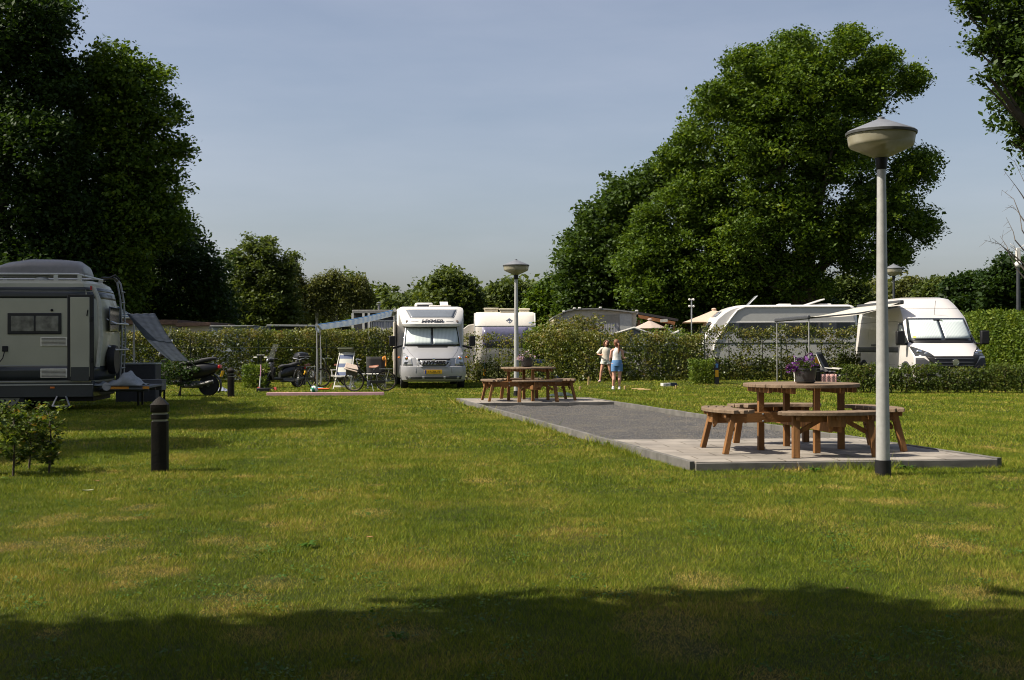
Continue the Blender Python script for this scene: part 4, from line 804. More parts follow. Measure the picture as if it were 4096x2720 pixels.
# --- dark green-grey motorhome at the left edge, tail towards the middle
def motorhome_left():
    G1 = mat("motorhome_sage", (.40, .39, .29), .4, var=.06, scale=2, coat=.3); G2 = mat("motorhome_stripe", (.028, .032, .035), .4, var=.1, scale=3, coat=.3); FR = mat("frame_black", (.008, .008, .009), .4)
    CR = mat("vent_cream", (.72, .68, .56), .55)
    t = thing("motorhome", "sage and dark grey motorhome with a roof box, cut off by the left edge", "motorhome", (-8.93, 26.0, 0), 96.5)
    wv = 1.13; ox = wv                                            # local: rear face at y=0 looking to -Y, camera flank at x = -wv + ox
    body = Hull([(.62, 1.10, .10, .10, 6.4, .3), (.9, 1.13, -.02, .16, 6.5, .35), (1.5, 1.13, -.10, .22, 6.5, .35), (2.3, 1.13, -.04, .26, 6.4, .35), (2.62, 1.125, .04, .26, 6.3, .3), (2.76, 1.10, .12, .24, 6.2, .3), (2.83, 1.02, .24, .2, 6.1, .3)], 3.5)
    off = Vector((ox, 0, 0))
    def B(mb, name, m_, par=None, **k): o = mb.build(name, m_, par or t, **k); o.location = Vector(o.location) + (off if par is None else Vector()); return o
    B(body.mesh(22), "body", G1, ang=28)
    for z0, z1 in ((2.60, 2.68), (2.44, 2.585), (.66, .97)): B(body.patch([(z0, .30, 6.1), (z1, .30, 6.1)], .004, side=-1), "side_stripe", G2, solid=.004); B(body.patch([(z0, -1.12, 1.12), (z1, -1.12, 1.12)], .004, nu=30), "rear_stripe", G2, solid=.004)
    B(body.patch([(.985, .3, 6.1), (1.0, .3, 6.1)], .006, side=-1), "trim_line", LGREY, solid=.004); B(body.patch([(.64, .3, 6.1), (.655, .3, 6.1)], .006, side=-1), "trim_line", LGREY, solid=.004); B(body.patch([(2.588, .3, 6.1), (2.598, .3, 6.1)], .005, side=-1), "trim_line", LGREY, solid=.004)
    # pale corner moulding
    q = MB(); q.tube([(-1.09, .06, .95), (-1.10, -.02, 1.6), (-1.09, .03, 2.4), (-1.06, .16, 2.7)], .05, 10); B(q, "corner_moulding", mat("moulding", (.42, .42, .36), .5))
    B(MB().box((0, 3.25, .47), (2.18, 6.2, .36)), "skirt", G2, bev=.02); B(MB().box((-1.10, 3.2, .57), (.03, 6.1, .02)), "skirt_rail", ALU); B(MB().box((0, 3.1, .3), (1.7, 5.8, .2)), "chassis", BLACKP)
    # window
    w_ = B(MB().box((-1.14, 1.36, 1.89), (.03, 1.12, .46)), "window", FR, bev=.03)
    for a, b in ((.86, 1.33), (1.37, 1.84)):
        MB().box((-1.158, (a + b) / 2, 1.89), (.012, b - a, .33)).build("pane", mat("window_grey", (.16, .16, .13), .12, var=.5, scale=6), w_, bev=.008)
    # door
    d = B(MB().box((-1.138, .40, 1.59), (.03, .56, 1.86)), "door_frame", FR, bev=.02)
    dd = B(MB().box((-1.158, .41, 1.60), (.02, .40, 1.72)), "door", G1, bev=.02); MB().box((-1.171, .41, .80), (.006, .38, .30)).build("door_stripe", G2, dd); q = MB(); q.box((-1.175, .25, 2.12), (.02, .02, .14), (10, 0, 0)); q.build("door_handle", BLACKP, dd)
    for z in (1.99, 1.10): MB().box((-1.175, .16, z), (.02, .05, .11)).build("door_lock", BLACKP, dd, bev=.01)
    for z in (1.50, .82):
        v_ = B(MB().box((-1.14, .96, z), (.02, .56, .20)), "vent_grille", CR, bev=.01); sl_ = MB()
        for k in range(6): sl_.box((-1.153, .96, z - .07 + k * .028), (.006, .5, .011))
        sl_.build("vent_slot", mat("slot_dark", (.10, .09, .07)), v_)
    B(MB().box((-1.14, 1.97, 1.35), (.03, .12, .12)), "power_socket", BLACKP, bev=.01); q = MB(); q.tube([(-1.17, 1.97, 1.3), (-1.2, 2.0, 1.15), (-1.18, 2.12, 1.0), (-1.2, 2.2, .3), (-1.5, 2.5, .02)], .012, 6); B(q, "power_cable", BLACKP)
    B(MB().ell((-1.14, 1.0, 2.18), (.02, .03, .03)), "filler_cap", BLACKP); B(MB().box((-1.14, .18, 2.66), (.025, .03, .09)), "side_lamp", RED); B(MB().box((-1.11, 1.0, .51), (.02, .09, .035)), "side_lamp", ORANGE)
    # roof rail and box
    rl = MB(); 
    for x in (-1.0, 1.0):
        rl.tube([(x, .35, 2.93), (x * 1.0, .5, 2.97), (x, 5.6, 2.97)], .022, 8)
        for y in (.45, .95, 2.6, 4.2): rl.box((x, y, 2.89), (.03, .09, .17))
    rl.tube([(-1.0, .35, 2.93), (1.0, .35, 2.93)], .022, 8); B(rl, "roof_rail", ALU)
    bx = []
    for y, hh, ww in ((.42, .04, .42), (.46, .16, .48), (.60, .24, .5), (1.0, .27, .5), (1.6, .28, .5), (2.1, .22, .48), (2.45, .12, .42), (2.6, .04, .34)):
        bx.append([(-.25 + ww * math.cos(a) * 1.0, y, 2.98 + 1.3 * hh * max(0, math.sin(a)) ** .6 + (.0 if math.sin(a) > 0 else -.02)) for a in np.linspace(0, 2 * math.pi, 25)[:-1]])
    B(MB().rings(bx), "roof_box", mat("box_grey", (.20, .19, .18), .35, var=.08)); B(MB().ell((-.6, 1.35, 2.86), (.16, .16, .07)), "roof_vent", mat("vent_white", (.6, .6, .56)))
    q = MB(); q.tube([(-.7, .05, 2.9), (-.2, -.1, 2.93), (.4, -.05, 2.9)], .03, 7); q.tube([(-.3, .1, 2.86), (-.32, -.16, 2.98), (-.1, -.2, 2.9)], .025, 7); B(q, "roof_bracket", BLACKP)
    # rear ladder, spare wheel, rear window, bike carrier
    ld = MB()
    for x in (.35, .72):
        ld.tube([(x, -.12, .68), (x, -.17, 1.6), (x, -.13, 2.45), (x, -.06, 2.85), (x, .04, 2.98)], .022, 8)
    for z in (.9, 1.2, 1.5, 1.8, 2.1, 2.4, 2.65): ld.tube([(.35, -.15, z), (.72, -.15, z)], .016, 6)
    B(ld, "ladder", mat("ladder_grey", (.26, .27, .27), .5, metal=.3))
    cr = MB()
    for z in (1.32, 1.9): cr.tube([(-.6, -.02, z + .1), (-.6, -.24, z), (.7, -.24, z), (.7, -.02, z + .1)], .018, 7)
    B(cr, "bike_carrier", ALU); B(MB().box((-.1, -.12, 2.0), (1.3, .03, .55)), "rear_window", DARKGL, bev=.03)
    B(MB().lathe([(.15, -.08), (.31, -.08), (.33, 0), (.31, .08), (.15, .08)], (0, 0, 0), 26, Euler((R(90), 0, 0)).to_matrix()), "spare_wheel_cover", BLACKP, loc=(-.45, -.14, 1.1))
    # rear platform
    rk = MB(); rk.box((0, -.55, .50), (1.9, .9, .04)); rk.tube([(-1.0, -.08, .47), (-1.0, -1.0, .47)], .03, 8); rk.tube([(-.4, .3, .42), (-.4, -.9, .42)], .035, 6); rk.tube([(.4, .3, .42), (.4, -.9, .42)], .035, 6); rr = B(rk, "rear_platform", mat("platform_grey", (.13, .14, .15), .6, metal=.3))
    for y, l in ((-.38, .42), (-.95, .14)): MB().box((-1.03, y, .49), (.012, l, .055)).build("reflective_strip", mat("strip_orange", (.62, .24, .01), .4), rr)
    MB().lathe([(.001, 0), (.085, .0), (.09, .03), (.001, .035)], (0, 0, 0), 18, Euler((0, R(-90), 0)).to_matrix()).build("tail_lamp", mat("lamp_pale", (.3, .3, .3), .3), rr, loc=(-1.02, -.12, .52))
    wheel(t, (-.93 + ox, 1.9, .335), .335, .24, rim=mat("rim_sage", (.22, .22, .16), .5), spokes=8); wheel(t, (.93 + ox, 1.9, .335), .335, .24); wheel(t, (-.93 + ox, 5.3, .335), .335, .24); wheel(t, (.93 + ox, 5.3, .335), .335, .24)
    st = MB(); st.bar((-1.25, .62, .12), (-1.25, .95, .12), .2, .02); st.bar((-1.2, .62, .12), (-1.1, .72, .32), .03, .02); st.bar((-1.3, .95, .12), (-1.1, .9, .32), .03, .02); B(st, "entrance_step", ALU)
    # awning on the far flank with a grey mesh sheet
    B(MB().grid(lambda i, j: (1.16 + 2.7 * i, .2 + 3.3 * j, 2.42 - .28 * i), 8, 8), "awning_canopy", stripes("tarp_stripes", (.62, .66, .7), (.22, .32, .48), 3, 'X', .5, .7, .5), solid=.006)
    q = MB(); q.tube([(3.88, -.25, 2.14), (3.88, 3.5, 2.14)], .04, 8); B(q, "awning_roller", CR); q = MB(); q.tube([(3.85, .25, 2.1), (3.85, .25, 0)], .025, 8); q.tube([(3.85, 3.3, 2.1), (3.85, 3.3, 0)], .025, 8); B(q, "awning_pole", mat("pole_grey", (.35, .35, .34)))
    # cab end (outside the picture)
    B(MB().box((0, 6.7, 1.05), (1.9, 1.2, 1.0), taper=.85), "cab", G1, bev=.15); B(MB().box((0, 6.6, 1.75), (1.75, .9, .55), taper=.85), "cab_windows", DARKGL, bev=.08)
    return t
motorhome_left()
# --- mesh sheet hung from the left awning
def sheet_thing():
    t = thing("mesh_sheet", "grey see-through mesh sheet slanting from the awning down towards the black scooter", "sunscreen", (0, 0, 0)); 
    a, b, c, d = P(127, 314, 29.9), P(155, 313.5, 29.6), P(171, 361, 32.6), P(189, 361, 32.6)
    o = a.copy(); t.location = o
    M = mat("sun_mesh", (.20, .23, .29), .7, trans=.5, var=.15, scale=6, alpha=.85)
    MB().grid(lambda i, j: (a.lerp(b, i)).lerp(c.lerp(d, i), j) - o + Vector((0, 0, -.12 * math.sin(math.pi * j) + .008 * math.sin(i * 22))), 14, 20).build("mesh_cloth", M, t, solid=.004)
    e = P(162, 330, 32.4); f = P(178, 362, 33.6)
    MB().grid(lambda i, j: a.lerp(c, .45 + .5 * i).lerp(P(150 + 24 * i, 336 + 23 * i, 33.2), j) - o, 8, 4).build("side_flap", M, t, solid=.004)
    gp_ = MB(); g1 = G(193, 394); g2 = G(228, 391)
    gp_.tube([c - o, g1 - o], .006, 4); gp_.tube([d - o, g2 - o], .006, 4); gp_.build("guy_line", mat("cord", (.4, .4, .4)), t)
sheet_thing()

# --- big white and grey caravan behind the espalier hedge
def caravan_big():
    Y = 45.3; k = Y / F; base = at(700, Y)
    def q(x, y): return ((662.5 + x / 11.8 - 700) * k, H + (346.1 - (275 + y / 11.8)) * k - base.z)
    t = thing("caravan", "long white and grey caravan with rounded front and dark window band, behind the espalier hedge", "caravan", base, -1.5)
    out = [q(470, 1060), q(445, 960), q(440, 850), q(470, 760), q(540, 640), (q(640, 500)), q(730, 425), q(800, 385), q(870, 362), q(960, 354), q(2180, 352), q(2250, 365), q(2290, 420), q(2300, 700), q(2300, 1060)]
    out[0] = (out[0][0] + .25, .38); out[-1] = (out[-1][0], .38)
    MB().prism(out, .02, 2.28, 'Y').build("body", WHITE, t, bev=.09, ang=30)
    # side panel in from the rim
    inn = [q(650, 1040), q(620, 900), q(640, 800), q(760, 600), q(830, 500), q(900, 420), q(980, 386), q(2200, 386), q(2240, 420), q(2262, 700), q(2262, 1040)]; inn[0] = (inn[0][0], .5); inn[-1] = (inn[-1][0], .5)
    sp = MB().prism(inn, .004, .06, 'Y').build("side_panel", LGREY, t, bev=.01)
    def strip(x0, x1, x2, x3, y0, y1, name, m_, y=-.004, th=.03):
        a, b, c, d = q(x0, y0), q(x1, y0), q(x3, y1), q(x2, y1); return MB().prism([a, b, c, d], y, y + th, 'Y').build(name, m_, t, bev=.004)
    band = mat("band_dark", (.05, .055, .065), .3, coat=.3)
    strip(790, 2262, 730, 2262, 566, 655, "window_band", band); 
    for a, b in ((900, 1270), (1450, 1880), (2040, 2200)): strip(a, b, a, b, 562, 740, "side_window", DARKGL, -.012, .03)
    strip(770, 2262, 765, 2262, 548, 562, "trim_line", WHITE, -.008); strip(690, 2262, 685, 2262, 655, 664, "trim_line", LGREY, -.008); strip(640, 2262, 642, 2262, 795, 812, "trim_line", mat("seam_dark", (.1, .1, .1)), -.006)
    # front face: long window over the curve
    fw_ = [q(520, 770), q(560, 690), q(620, 585), q(700, 490)]
    n_ = MB()
    for (a, b) in zip([q(474, 752), q(540, 636), q(560, 606)], [q(540, 636), q(560, 606), q(600, 556)]):
        n_.add([(a[0] - .04, .22, a[1] + .03), (a[0] - .04, 2.1, a[1] + .03), (b[0] - .04, 2.1, b[1] + .03), (b[0] - .04, .22, b[1] + .03)], [(0, 1, 2, 3)])
    n_.build("front_window", DARKGL, t, solid=.01)
    n_ = MB(); a, b = q(655, 487), q(725, 428); n_.add([(a[0] - .015, .5, a[1] + .015), (a[0] - .015, 1.8, a[1] + .015), (b[0] - .015, 1.8, b[1] + .015), (b[0] - .015, .5, b[1] + .015)], [(0, 1, 2, 3)]); n_.build("front_skylight", mat("skylight_glass", (.2, .2, .2)), t, solid=.01)
    # rim along the edge
    rim = [Vector((x, -.01, z)) for x, z in [q(600, 900), q(620, 800), q(745, 600), q(815, 500), q(885, 415), q(975, 376), q(2200, 376)]]; MB().tube(rim, .035, 8).build("edge_rim", WHITE, t)
    x, z = q(1080, 356); h1 = MB(); h1.grid(lambda i, j: (x - .1 + .38 * i + .06 * math.sin(math.pi * i), .8 + .6 * j, z + .01 + .38 * i + .06 * math.sin(math.pi * i)), 6, 2); h1.build("roof_hatch", mat("hatch_clear", (.35, .37, .4), .2, trans=.4), t, solid=.03)
    x, z = q(1720, 356); h2 = MB(); h2.bar((x, 1.1, z), (x + .78, 1.1, z + .25), .7, .05); h2.build("roof_hatch", WHITE, t, bev=.02)
    for xx in (1500, 1980): x, z = q(xx, 352); MB().box((x, 1.2, z + .03), (.5, .5, .08)).build("roof_vent", WHITE, t, bev=.03)
    wheel(t, (q(1500, 0)[0], .15, .33), .33, .2, ax='Y'); MB().box((q(1500, 0)[0], .02, .42), (1.0, .04, .16)).build("wheel_arch", LGREY, t)
    MB().bar((q(470, 0)[0] + .2, 1.15, .42), (q(470, 0)[0] - 1.1, 1.15, .42), .12, .12).build("drawbar", GREYM, t)
caravan_big()

# --- white caravan behind the middle of the hedge
def caravan_mid():
    Y = 48; base = at(505, Y); t = thing("caravan", "white caravan seen head-on above the hedge, right of the silver motorhome", "caravan", base, 1); t.scale = (1.09, 1, 1.10)
    CW = mat("caravan_cream", (.66, .62, .55), .4, var=.03, coat=.2)
    w_ = 1.13
    h = Hull([(.35, 1.08, .30, .12, 4.6, .1), (.6, w_, .12, .1, 4.7, .1), (1.3, w_, .04, .1, 4.7, .1), (1.9, w_, .10, .1, 4.7, .1), (2.0, w_, .12, .1, 4.7, .1), (2.35, w_, .34, .12, 4.6, .1), (2.46, w_ - .02, .48, .12, 4.5, .1), (2.51, w_ - .08, .64, .12, 4.4, .1)], 8)
    h.mesh(16).build("body", CW, t, ang=30)
    panel(h, [(1.98, -1.1, 1.1), (2.0, -1.1, 1.1)], "trim_line", mat("seam_dark", (.1, .1, .1)), t, .01); panel(h, [(1.20, -.82, .82), (1.95, -.84, .84)], "window_frame", mat("frame_purple", (.13, .12, .2), .5), t, .012); panel(h, [(1.24, -.78, .78), (1.90, -.79, .79)], "front_window", mat("window_violet", (.10, .10, .16), .15), t, .026)
    for x, z0, y, ww in ((-.5, 2.56, .95, .5), (.1, 2.53, .8, .55), (.75, 2.55, 1.4, .36)): q = MB(); q.box((x, y, z0), (ww, .5, .08)); q.box((x, y, z0 + .08), (ww + .06, .55, .06)); q.build("roof_hatch", CREAM, t, bev=.02)
    em = MB(); yy = h.front(0, 2.2) - .02
    for a, b in (((-.12, 2.2), (.12, 2.2)), ((-.10, 2.18), (0, 2.10)), ((.10, 2.18), (0, 2.10)), ((-.06, 2.22), (0, 2.28)), ((.06, 2.22), (0, 2.28)), ((0, 2.12), (0, 2.29)), ((-.07, 2.23), (.07, 2.23))): em.tube([(.16 + a[0], h.front(0, a[1]) - .012, a[1]), (.16 + b[0], h.front(0, b[1]) - .012, b[1])], .008, 5)
    em.build("emblem", mat("emblem_blue", (.14, .17, .25), .4), t)
    sw = MB(); h.patch([(2.10, .86, 1.04), (2.125, .9, 1.06)], .008, mb=sw); sw.build("swoosh_mark", mat("emblem_pale_blue", (.3, .42, .55)), t, solid=.003)
    q = MB()
    for s_ in (-1, 1): q.tube([(s_ * 1.12, h.front(1.1, z) + .0, z) for z in (.5, 1.0, 1.5, 2.0, 2.3, 2.46)], .022, 6)
    q.build("corner_trim", LGREY, t)
    for s_ in (-1, 1): wheel(t, (s_ * 1.0, 2.4, .32), .32, .18)
    MB().bar((0, .3, .4), (0, -1.1, .42), .1, .1).build("drawbar", GREYM, t)
    # awning tent on the left flank: a thing of its own
    a = thing("awning_tent", "off-white awning tent attached to the left flank of the white caravan", "tent", at(467, 48.6)); M = mat("tent_cloth", (.52, .49, .44), .85, var=.06, scale=3, trans=.2)
    MB().prism([(-.35, 0), (-.35, 1.95), (.05, 2.25), (.42, 2.32), (.42, 0)], 0, 3.0, 'Y').build("tent_wall", M, a, bev=.03); MB().box((0, -.01, .9), (.5, .03, 1.0)).build("tent_window", mat("tent_window", (.2, .2, .22), .3), a)
caravan_mid()

# ------------------------------------------------------------------ chalets and sheds behind the hedge
def house(name, label, ua, ub, vtop, Y, wall, roof, depth=4.0, eave=.18, rt_=.12, windows=(), slope=0.0, rz=0, roofv=None, posts=(), cat="chalet"):
    b = at((ua + ub) / 2, Y); k = Y / F; W_ = (ub - ua) * k; hor = 347 - ((ua + ub) / 2 - 512) * .0035
    Ht = H + (hor - vtop) * k - b.z; t = thing(name, label, cat, b, rz)
    MB().box((0, depth / 2, (Ht - rt_) / 2), (W_ - 2 * eave, depth, Ht - rt_)).build("wall", wall, t)
    MB().box((0, depth / 2 - .1, Ht - rt_ / 2), (W_, depth + 2 * eave + .2, rt_), (0, slope, 0)).build("roof", roof, t, bev=.02)
    for (x0, x1, z0, z1, kind) in windows:
        X0, X1 = -W_ / 2 + x0 * W_, -W_ / 2 + x1 * W_; w_ = MB()
        w_.box(((X0 + X1) / 2, -.015, (z0 + z1) / 2), (X1 - X0, .05, z1 - z0)); wo = w_.build("window", DARKGL, t)
        f = MB()
        for (cx_, cz_, dx_, dz_) in (((X0 + X1) / 2, z0, X1 - X0 + .08, .06), ((X0 + X1) / 2, z1, X1 - X0 + .08, .06), (X0, (z0 + z1) / 2, .06, z1 - z0 + .02), (X1, (z0 + z1) / 2, .06, z1 - z0 + .02), ((X0 + X1) / 2, (z0 + z1) / 2, .05, z1 - z0 - .05)): f.box((cx_, -.045, cz_), (dx_, .05, dz_))
        f.build("frame", mat("frame_white", (.55, .54, .5), .6), wo)
        if kind == 'c': MB().grid(lambda i, j: (X0 + .05 + (X1 - X0 - .1) * i, -.046 - .004 * math.sin(i * 90) , z0 + .05 + (z1 - z0 - .1) * j), 60, 1).build("curtain", CURT, wo, solid=.002)
    for x in posts: MB().box((-W_ / 2 + x * W_, -.5, (Ht - rt_) / 2), (.09, .09, Ht - rt_)).build("post", mat("frame_white", (.5, .5, .5)), t)
    return t, W_, Ht
CURT = stripes("pleated_curtain", (.40, .39, .37), (.25, .25, .26), 9, 'X', .5, .8)
DKW = mat("chalet_dark", (.045, .045, .05), .8, var=.2, scale=4); RGREY = mat("roof_grey", (.20, .20, .19), .7, var=.2); RBRN = mat("roof_brown", (.12, .07, .045), .8, var=.3); TAUPE = mat("chalet_taupe", (.46, .41, .33), .75, var=.12, scale=5)
PALEW = mat("chalet_pale", (.40, .40, .38), .7, var=.1); BLUEW = mat("shed_blue_grey", (.30, .34, .38), .6, var=.1); WOOD2 = mat("porch_wood", (.34, .14, .05), .7, var=.3, scale=6)
t_, W_, Ht = house("chalet", "dark flat-roofed chalet with curtained windows and a chimney pipe, left of the silver motorhome", 353, 420, 310, 49.5, DKW, RGREY, windows=((.28, .68, .9, 2.45, 'c'),), rt_=.14, eave=.05, posts=(.02, .18, .26))
q = MB(); q.tube([(-W_ / 2 + 1.02, .5, Ht - .05), (-W_ / 2 + 1.02, .5, Ht + .24)], .05, 10); q.lathe([(.1, 0), (.1, .03)], (-W_ / 2 + 1.02, .5, Ht + .24), 12); q.lathe([(.11, 0), (.02, .05)], (-W_ / 2 + 1.02, .5, Ht + .31), 12); q.tube([(-W_ / 2 + 1.02, .5, Ht + .2), (-W_ / 2 + 1.02, .5, Ht + .33)], .02, 6); q.build("chimney", GREYM, t_)
house("shed", "light grey shed behind the hedge, above the farther black bollard", 211, 255, 325.6, 50, BLUEW, mat("roof_pale", (.19, .20, .20), .8), rt_=.05, eave=.03, cat="shed")
house("shed", "long low shed with a pale curved-looking roof behind the orange-tipped bush", 268, 352, 325, 51, DKW, mat("roof_pale", (.19, .20, .20)), rt_=.08, eave=.1, slope=.6, cat="shed")
house("chalet", "low brown-roofed chalet behind the hedge left of the light grey shed", 178, 213, 322.6, 52, TAUPE, RBRN, rt_=.16, windows=((.22, .34, 1.6, 2.0, ''), (.5, .6, 1.6, 2.0, ''), (.75, .86, 1.6, 2.0, '')), slope=-1.2)
house("chalet", "dark-roofed chalet partly hidden behind the grey mesh sheet", 118, 180, 319.8, 53, PALEW, RBRN, rt_=.22, windows=((.2, .45, 1.4, 2.1, ''),), slope=.5)
def static_caravan():
    Y = 50; b = at(595, Y); k = Y / F; t = thing("chalet", "taupe holiday chalet with a shallow arched roof and light curtains, behind the twiggy bushes", "chalet", b); Wd = 83 * k; Ht_ = H + (346.7 - 311.5) * k - b.z
    arch = [(-Wd / 2 + Wd * i / 16, Ht_ + .14 * math.sin(math.pi * min(1, max(0, i / 16 * 1.08))) - .22 * max(0, 1 - i / 3.0)) for i in range(17)]
    MB().prism([(-Wd / 2 + .05, 0)] + [(x, z - .06) for x, z in arch][0:1] + [(x, z - .06) for x, z in arch] + [(Wd / 2 - .05, 0)], 0, 5, 'Y').build("wall", TAUPE, t)
    rf = MB().prism([(x * 1.02, z) for x, z in arch] + [(x * 1.02, z - .055) for x, z in arch[::-1]], -.15, 5.1, 'Y').build("roof", mat("roof_grey", (.2, .2, .2)), t)
    for i in (2, 4, 5, 9, 16): x, z = arch[i]; MB().box((x, -.18, z + .02), (.12, .1, .07)).build("roof_clip", WHITE, rf, bev=.02)
    MB().box((-Wd / 2 + 2.25, -.02, 1.5), (.95, .05, 1.45)).build("curtain", CURT, t); MB().box((-Wd / 2 + 2.4, -.012, 1.62), (1.55, .03, 1.9)).build("window", mat("chalet_glass", (.25, .23, .19), .3), t)
    MB().box((Wd / 2 - .45, -.02, 1.5), (.5, .04, 2.2)).build("door", mat("chalet_pale", (.4, .4, .38)), t)
    q = MB()
    for i in range(6): q.box((-Wd / 2 + .35, -.02, Ht_ - .2 - i * .12), (.5, .03, .05))
    q.build("slatted_panel", PALEW, t)
    q = MB(); q.tube([(-Wd / 2 + .02, -.4, 0), (-Wd / 2 + .02, -.4, 2.1), (-Wd / 2 + .5, -.4, 2.1), (-Wd / 2 + .5, -.4, 0)], .02, 6); q.build("clothes_rail", mat("rail_blue", (.04, .07, .16), .5), t)
static_caravan()
def beach_tent():
    b = at(549, 49.4); t = thing("beach_tent", "lime green and pale blue beach tent peeping out left of the taupe chalet", "tent", b)
    MB().prism([(-.32, 0), (-.4, 1.75), (.22, 2.28), (.25, 0)], 0, .9, 'Y').build("cloth", mat("tent_lime", (.55, .66, .10), .7, trans=.3, rgb2=(.6, .7, .15)), t, bev=.03); MB().prism([(-.3, 1.5), (-.05, 1.5), (.2, 1.9), (.2, 1.75)], -.02, -.004, 'Y').build("blue_panel", mat("tent_blue", (.25, .5, .6), .7), t)
beach_tent()
def porch():
    Y = 51; k = Y / F; b = at(638, Y); t = thing("porch", "open timber porch with a sloping dark roof right of the taupe chalet", "porch", b); W_ = 40 * k
    z0 = H + (346.5 - 313) * k - b.z; z1 = H + (346.5 - 320.2) * k - b.z
    MB().bar((0, 1.5, z0), (W_, 1.5, z1), 3.2, .1, (0, 0, 1)).build("roof", mat("roof_bitumen", (.045, .04, .04), .8), t); MB().bar((0, -.08, z0 - .14), (W_ * .92, -.08, z1 - .14), .05, .14).build("fascia_board", WOOD2, t)
    for i in range(5): x = W_ * (.02 + .22 * i); MB().box((x, 0, (z0 - .3 + (z1 - z0) * x / W_) / 2), (.09, .09, z0 - .3 + (z1 - z0) * x / W_)).build("post", WOOD2, t)
    q = MB()
    for i in range(9): q.box((W_ * .5, 2.9, .2 + i * .24), (W_ * .95, .04, .2))
    q.build("back_wall", mat("porch_wood_dark", (.14, .06, .025), .8, var=.3, scale=6), t)
    MB().box((W_ * .64, -.14, H + (346.5 - 320.3) * k - b.z - .02), (.31, .02, .12), (0, -2, 0)).build("white_sign", mat("sign_white", (.6, .58, .5), .6), t)
porch()
def parasol(name, label, u, Y, ztop, r, drop, n, rgb, rz=0, tilt=0, zmin=0):
    b = at(u, Y); t = thing(name, label, "parasol", b, rz); MB().tube([(0, 0, 0), (0, 0, ztop - .03)], .022, 8).build("pole", mat("pole_grey", (.35, .35, .34)), t)
    q = MB(); top = (0, 0, ztop)
    def fn(i, j): a = 2 * math.pi * i; s_ = 1 / max(.4, math.cos(((a * n / (2 * math.pi)) % 1 - .5) * 2 * math.pi / n)) * math.cos(math.pi / n); rr_ = r * j * s_; return (rr_ * math.cos(a), rr_ * math.sin(a) , ztop - drop * (j ** .92) + tilt * rr_ * math.cos(a))
    q.grid(fn, n * 6, 8); q.build("canopy", mat(name + "_cloth", rgb, .85, trans=.3, var=.04), t, solid=.005, ang=20)
    q = MB()
    for i in range(n): a = 2 * math.pi * i / n; q.tube([(0, 0, ztop - .12), fn(i / n, .97)], .008, 4)
    q.build("rib", mat("pole_grey", (.35, .35, .34)), t); MB().ell((0, 0, ztop + .02), (.1, .1, .05)).build("cap", mat(name + "_cloth", rgb), t); return t
parasol("parasol", "large salmon square parasol beside the rounded front of the long caravan", 714, 48.2, H + 36.6 * 48.2 / F - .17, 1.75, .52, 4, (.70, .54, .42), rz=38)
parasol("small_parasol", "small faded pink parasol in front of the timber porch", 650, 48.5, H + 26.5 * 48.5 / F - .17, .72, .34, 8, (.56, .45, .39))
b = at(691.6, 46.6); t = thing("mast", "thin mast with two white gadgets on top beside the salmon parasol", "mast", b, 0); z = H + (346.4 - 299.5) * 46.6 / F - b.z; MB().tube([(0, 0, 0), (0, 0, z)], .025, 7).build("pole", ALU, t)
for zz in (z, z - .26): q = MB(); q.ell((-.08, 0, zz), .045, 8, 6); q.ell((.08, 0, zz), .045, 8, 6); q.tube([(-.1, 0, zz), (.1, 0, zz)], .025, 6); q.build("gadget", WHITE, t)
def frame_tent():
    Y = 45.5; k = Y / F; b = at(655, Y); t = thing("frame_tent", "white edged grey frame tent with window panels behind the hedge", "tent", b)
    q = lambda u, v: ((u - 655) * k, H + (346.5 - v) * k - b.z)
    pts = [q(609, 341), q(613, 333), q(634, 327.6), q(652, 335)]
    W1 = mat("tent_white", (.62, .6, .56), .7, trans=.15); GR = mat("tent_grey", (.14, .145, .155), .7)
    MB().prism([q(608, 376), q(609, 341), q(614, 333), q(634, 328), q(656, 335), q(660, 345), q(661, 376)], 0, 2.4, 'Y').build("tent_wall", GR, t)
    MB().prism([q(656, 376), q(656, 334), q(679, 331), q(681, 376)], .4, 2.6, 'Y').build("tent_annex", GR, t)
    e = MB(); P3 = lambda p, y=-.03: (p[0], y, p[1])
    e.tube([P3(q(608.5, 376)), P3(q(609.5, 341)), P3(q(613, 334)), P3(q(634, 327.6)), P3(q(656, 335.5)), P3(q(660, 345)), P3(q(661, 376))], .05, 6); e.tube([P3(q(660, 340), .3), P3(q(680, 331), .3)], .04, 6); e.tube([P3(q(680, 331), .3), P3(q(681, 376), .3)], .03, 6); e.build("white_piping", W1, t)
    for a, b_ in ((626, 636), (638, 648), (664, 678)): MB().prism([q(a, 350), q(a, 337.5), q(b_, 337.5), q(b_, 350)], -.03, -.01 if a < 660 else .39, 'Y').build("tent_window", mat("tent_glass", (.32, .36, .4), .2), t)
    for a, b_ in ((609, 619), (626, 646)): MB().prism([q(a, 376), q(a, 352), q(b_, 352), q(b_, 376)], -.03, -.01, 'Y').build("tent_skirt", W1, t)
frame_tent()
t = MB().prism([(-.9, .0), (-1.0, .8), (1.0, .9), (.9, 0)], 0, .5, 'Y'); tag(t.build("tarpaulin", mat("tarp_blue", (.03, .05, .15), .6, var=.3, scale=4), loc=at(552, 45.6)), "dark blue tarpaulin screen half hidden behind the hedge left of the taupe chalet", "tarpaulin")
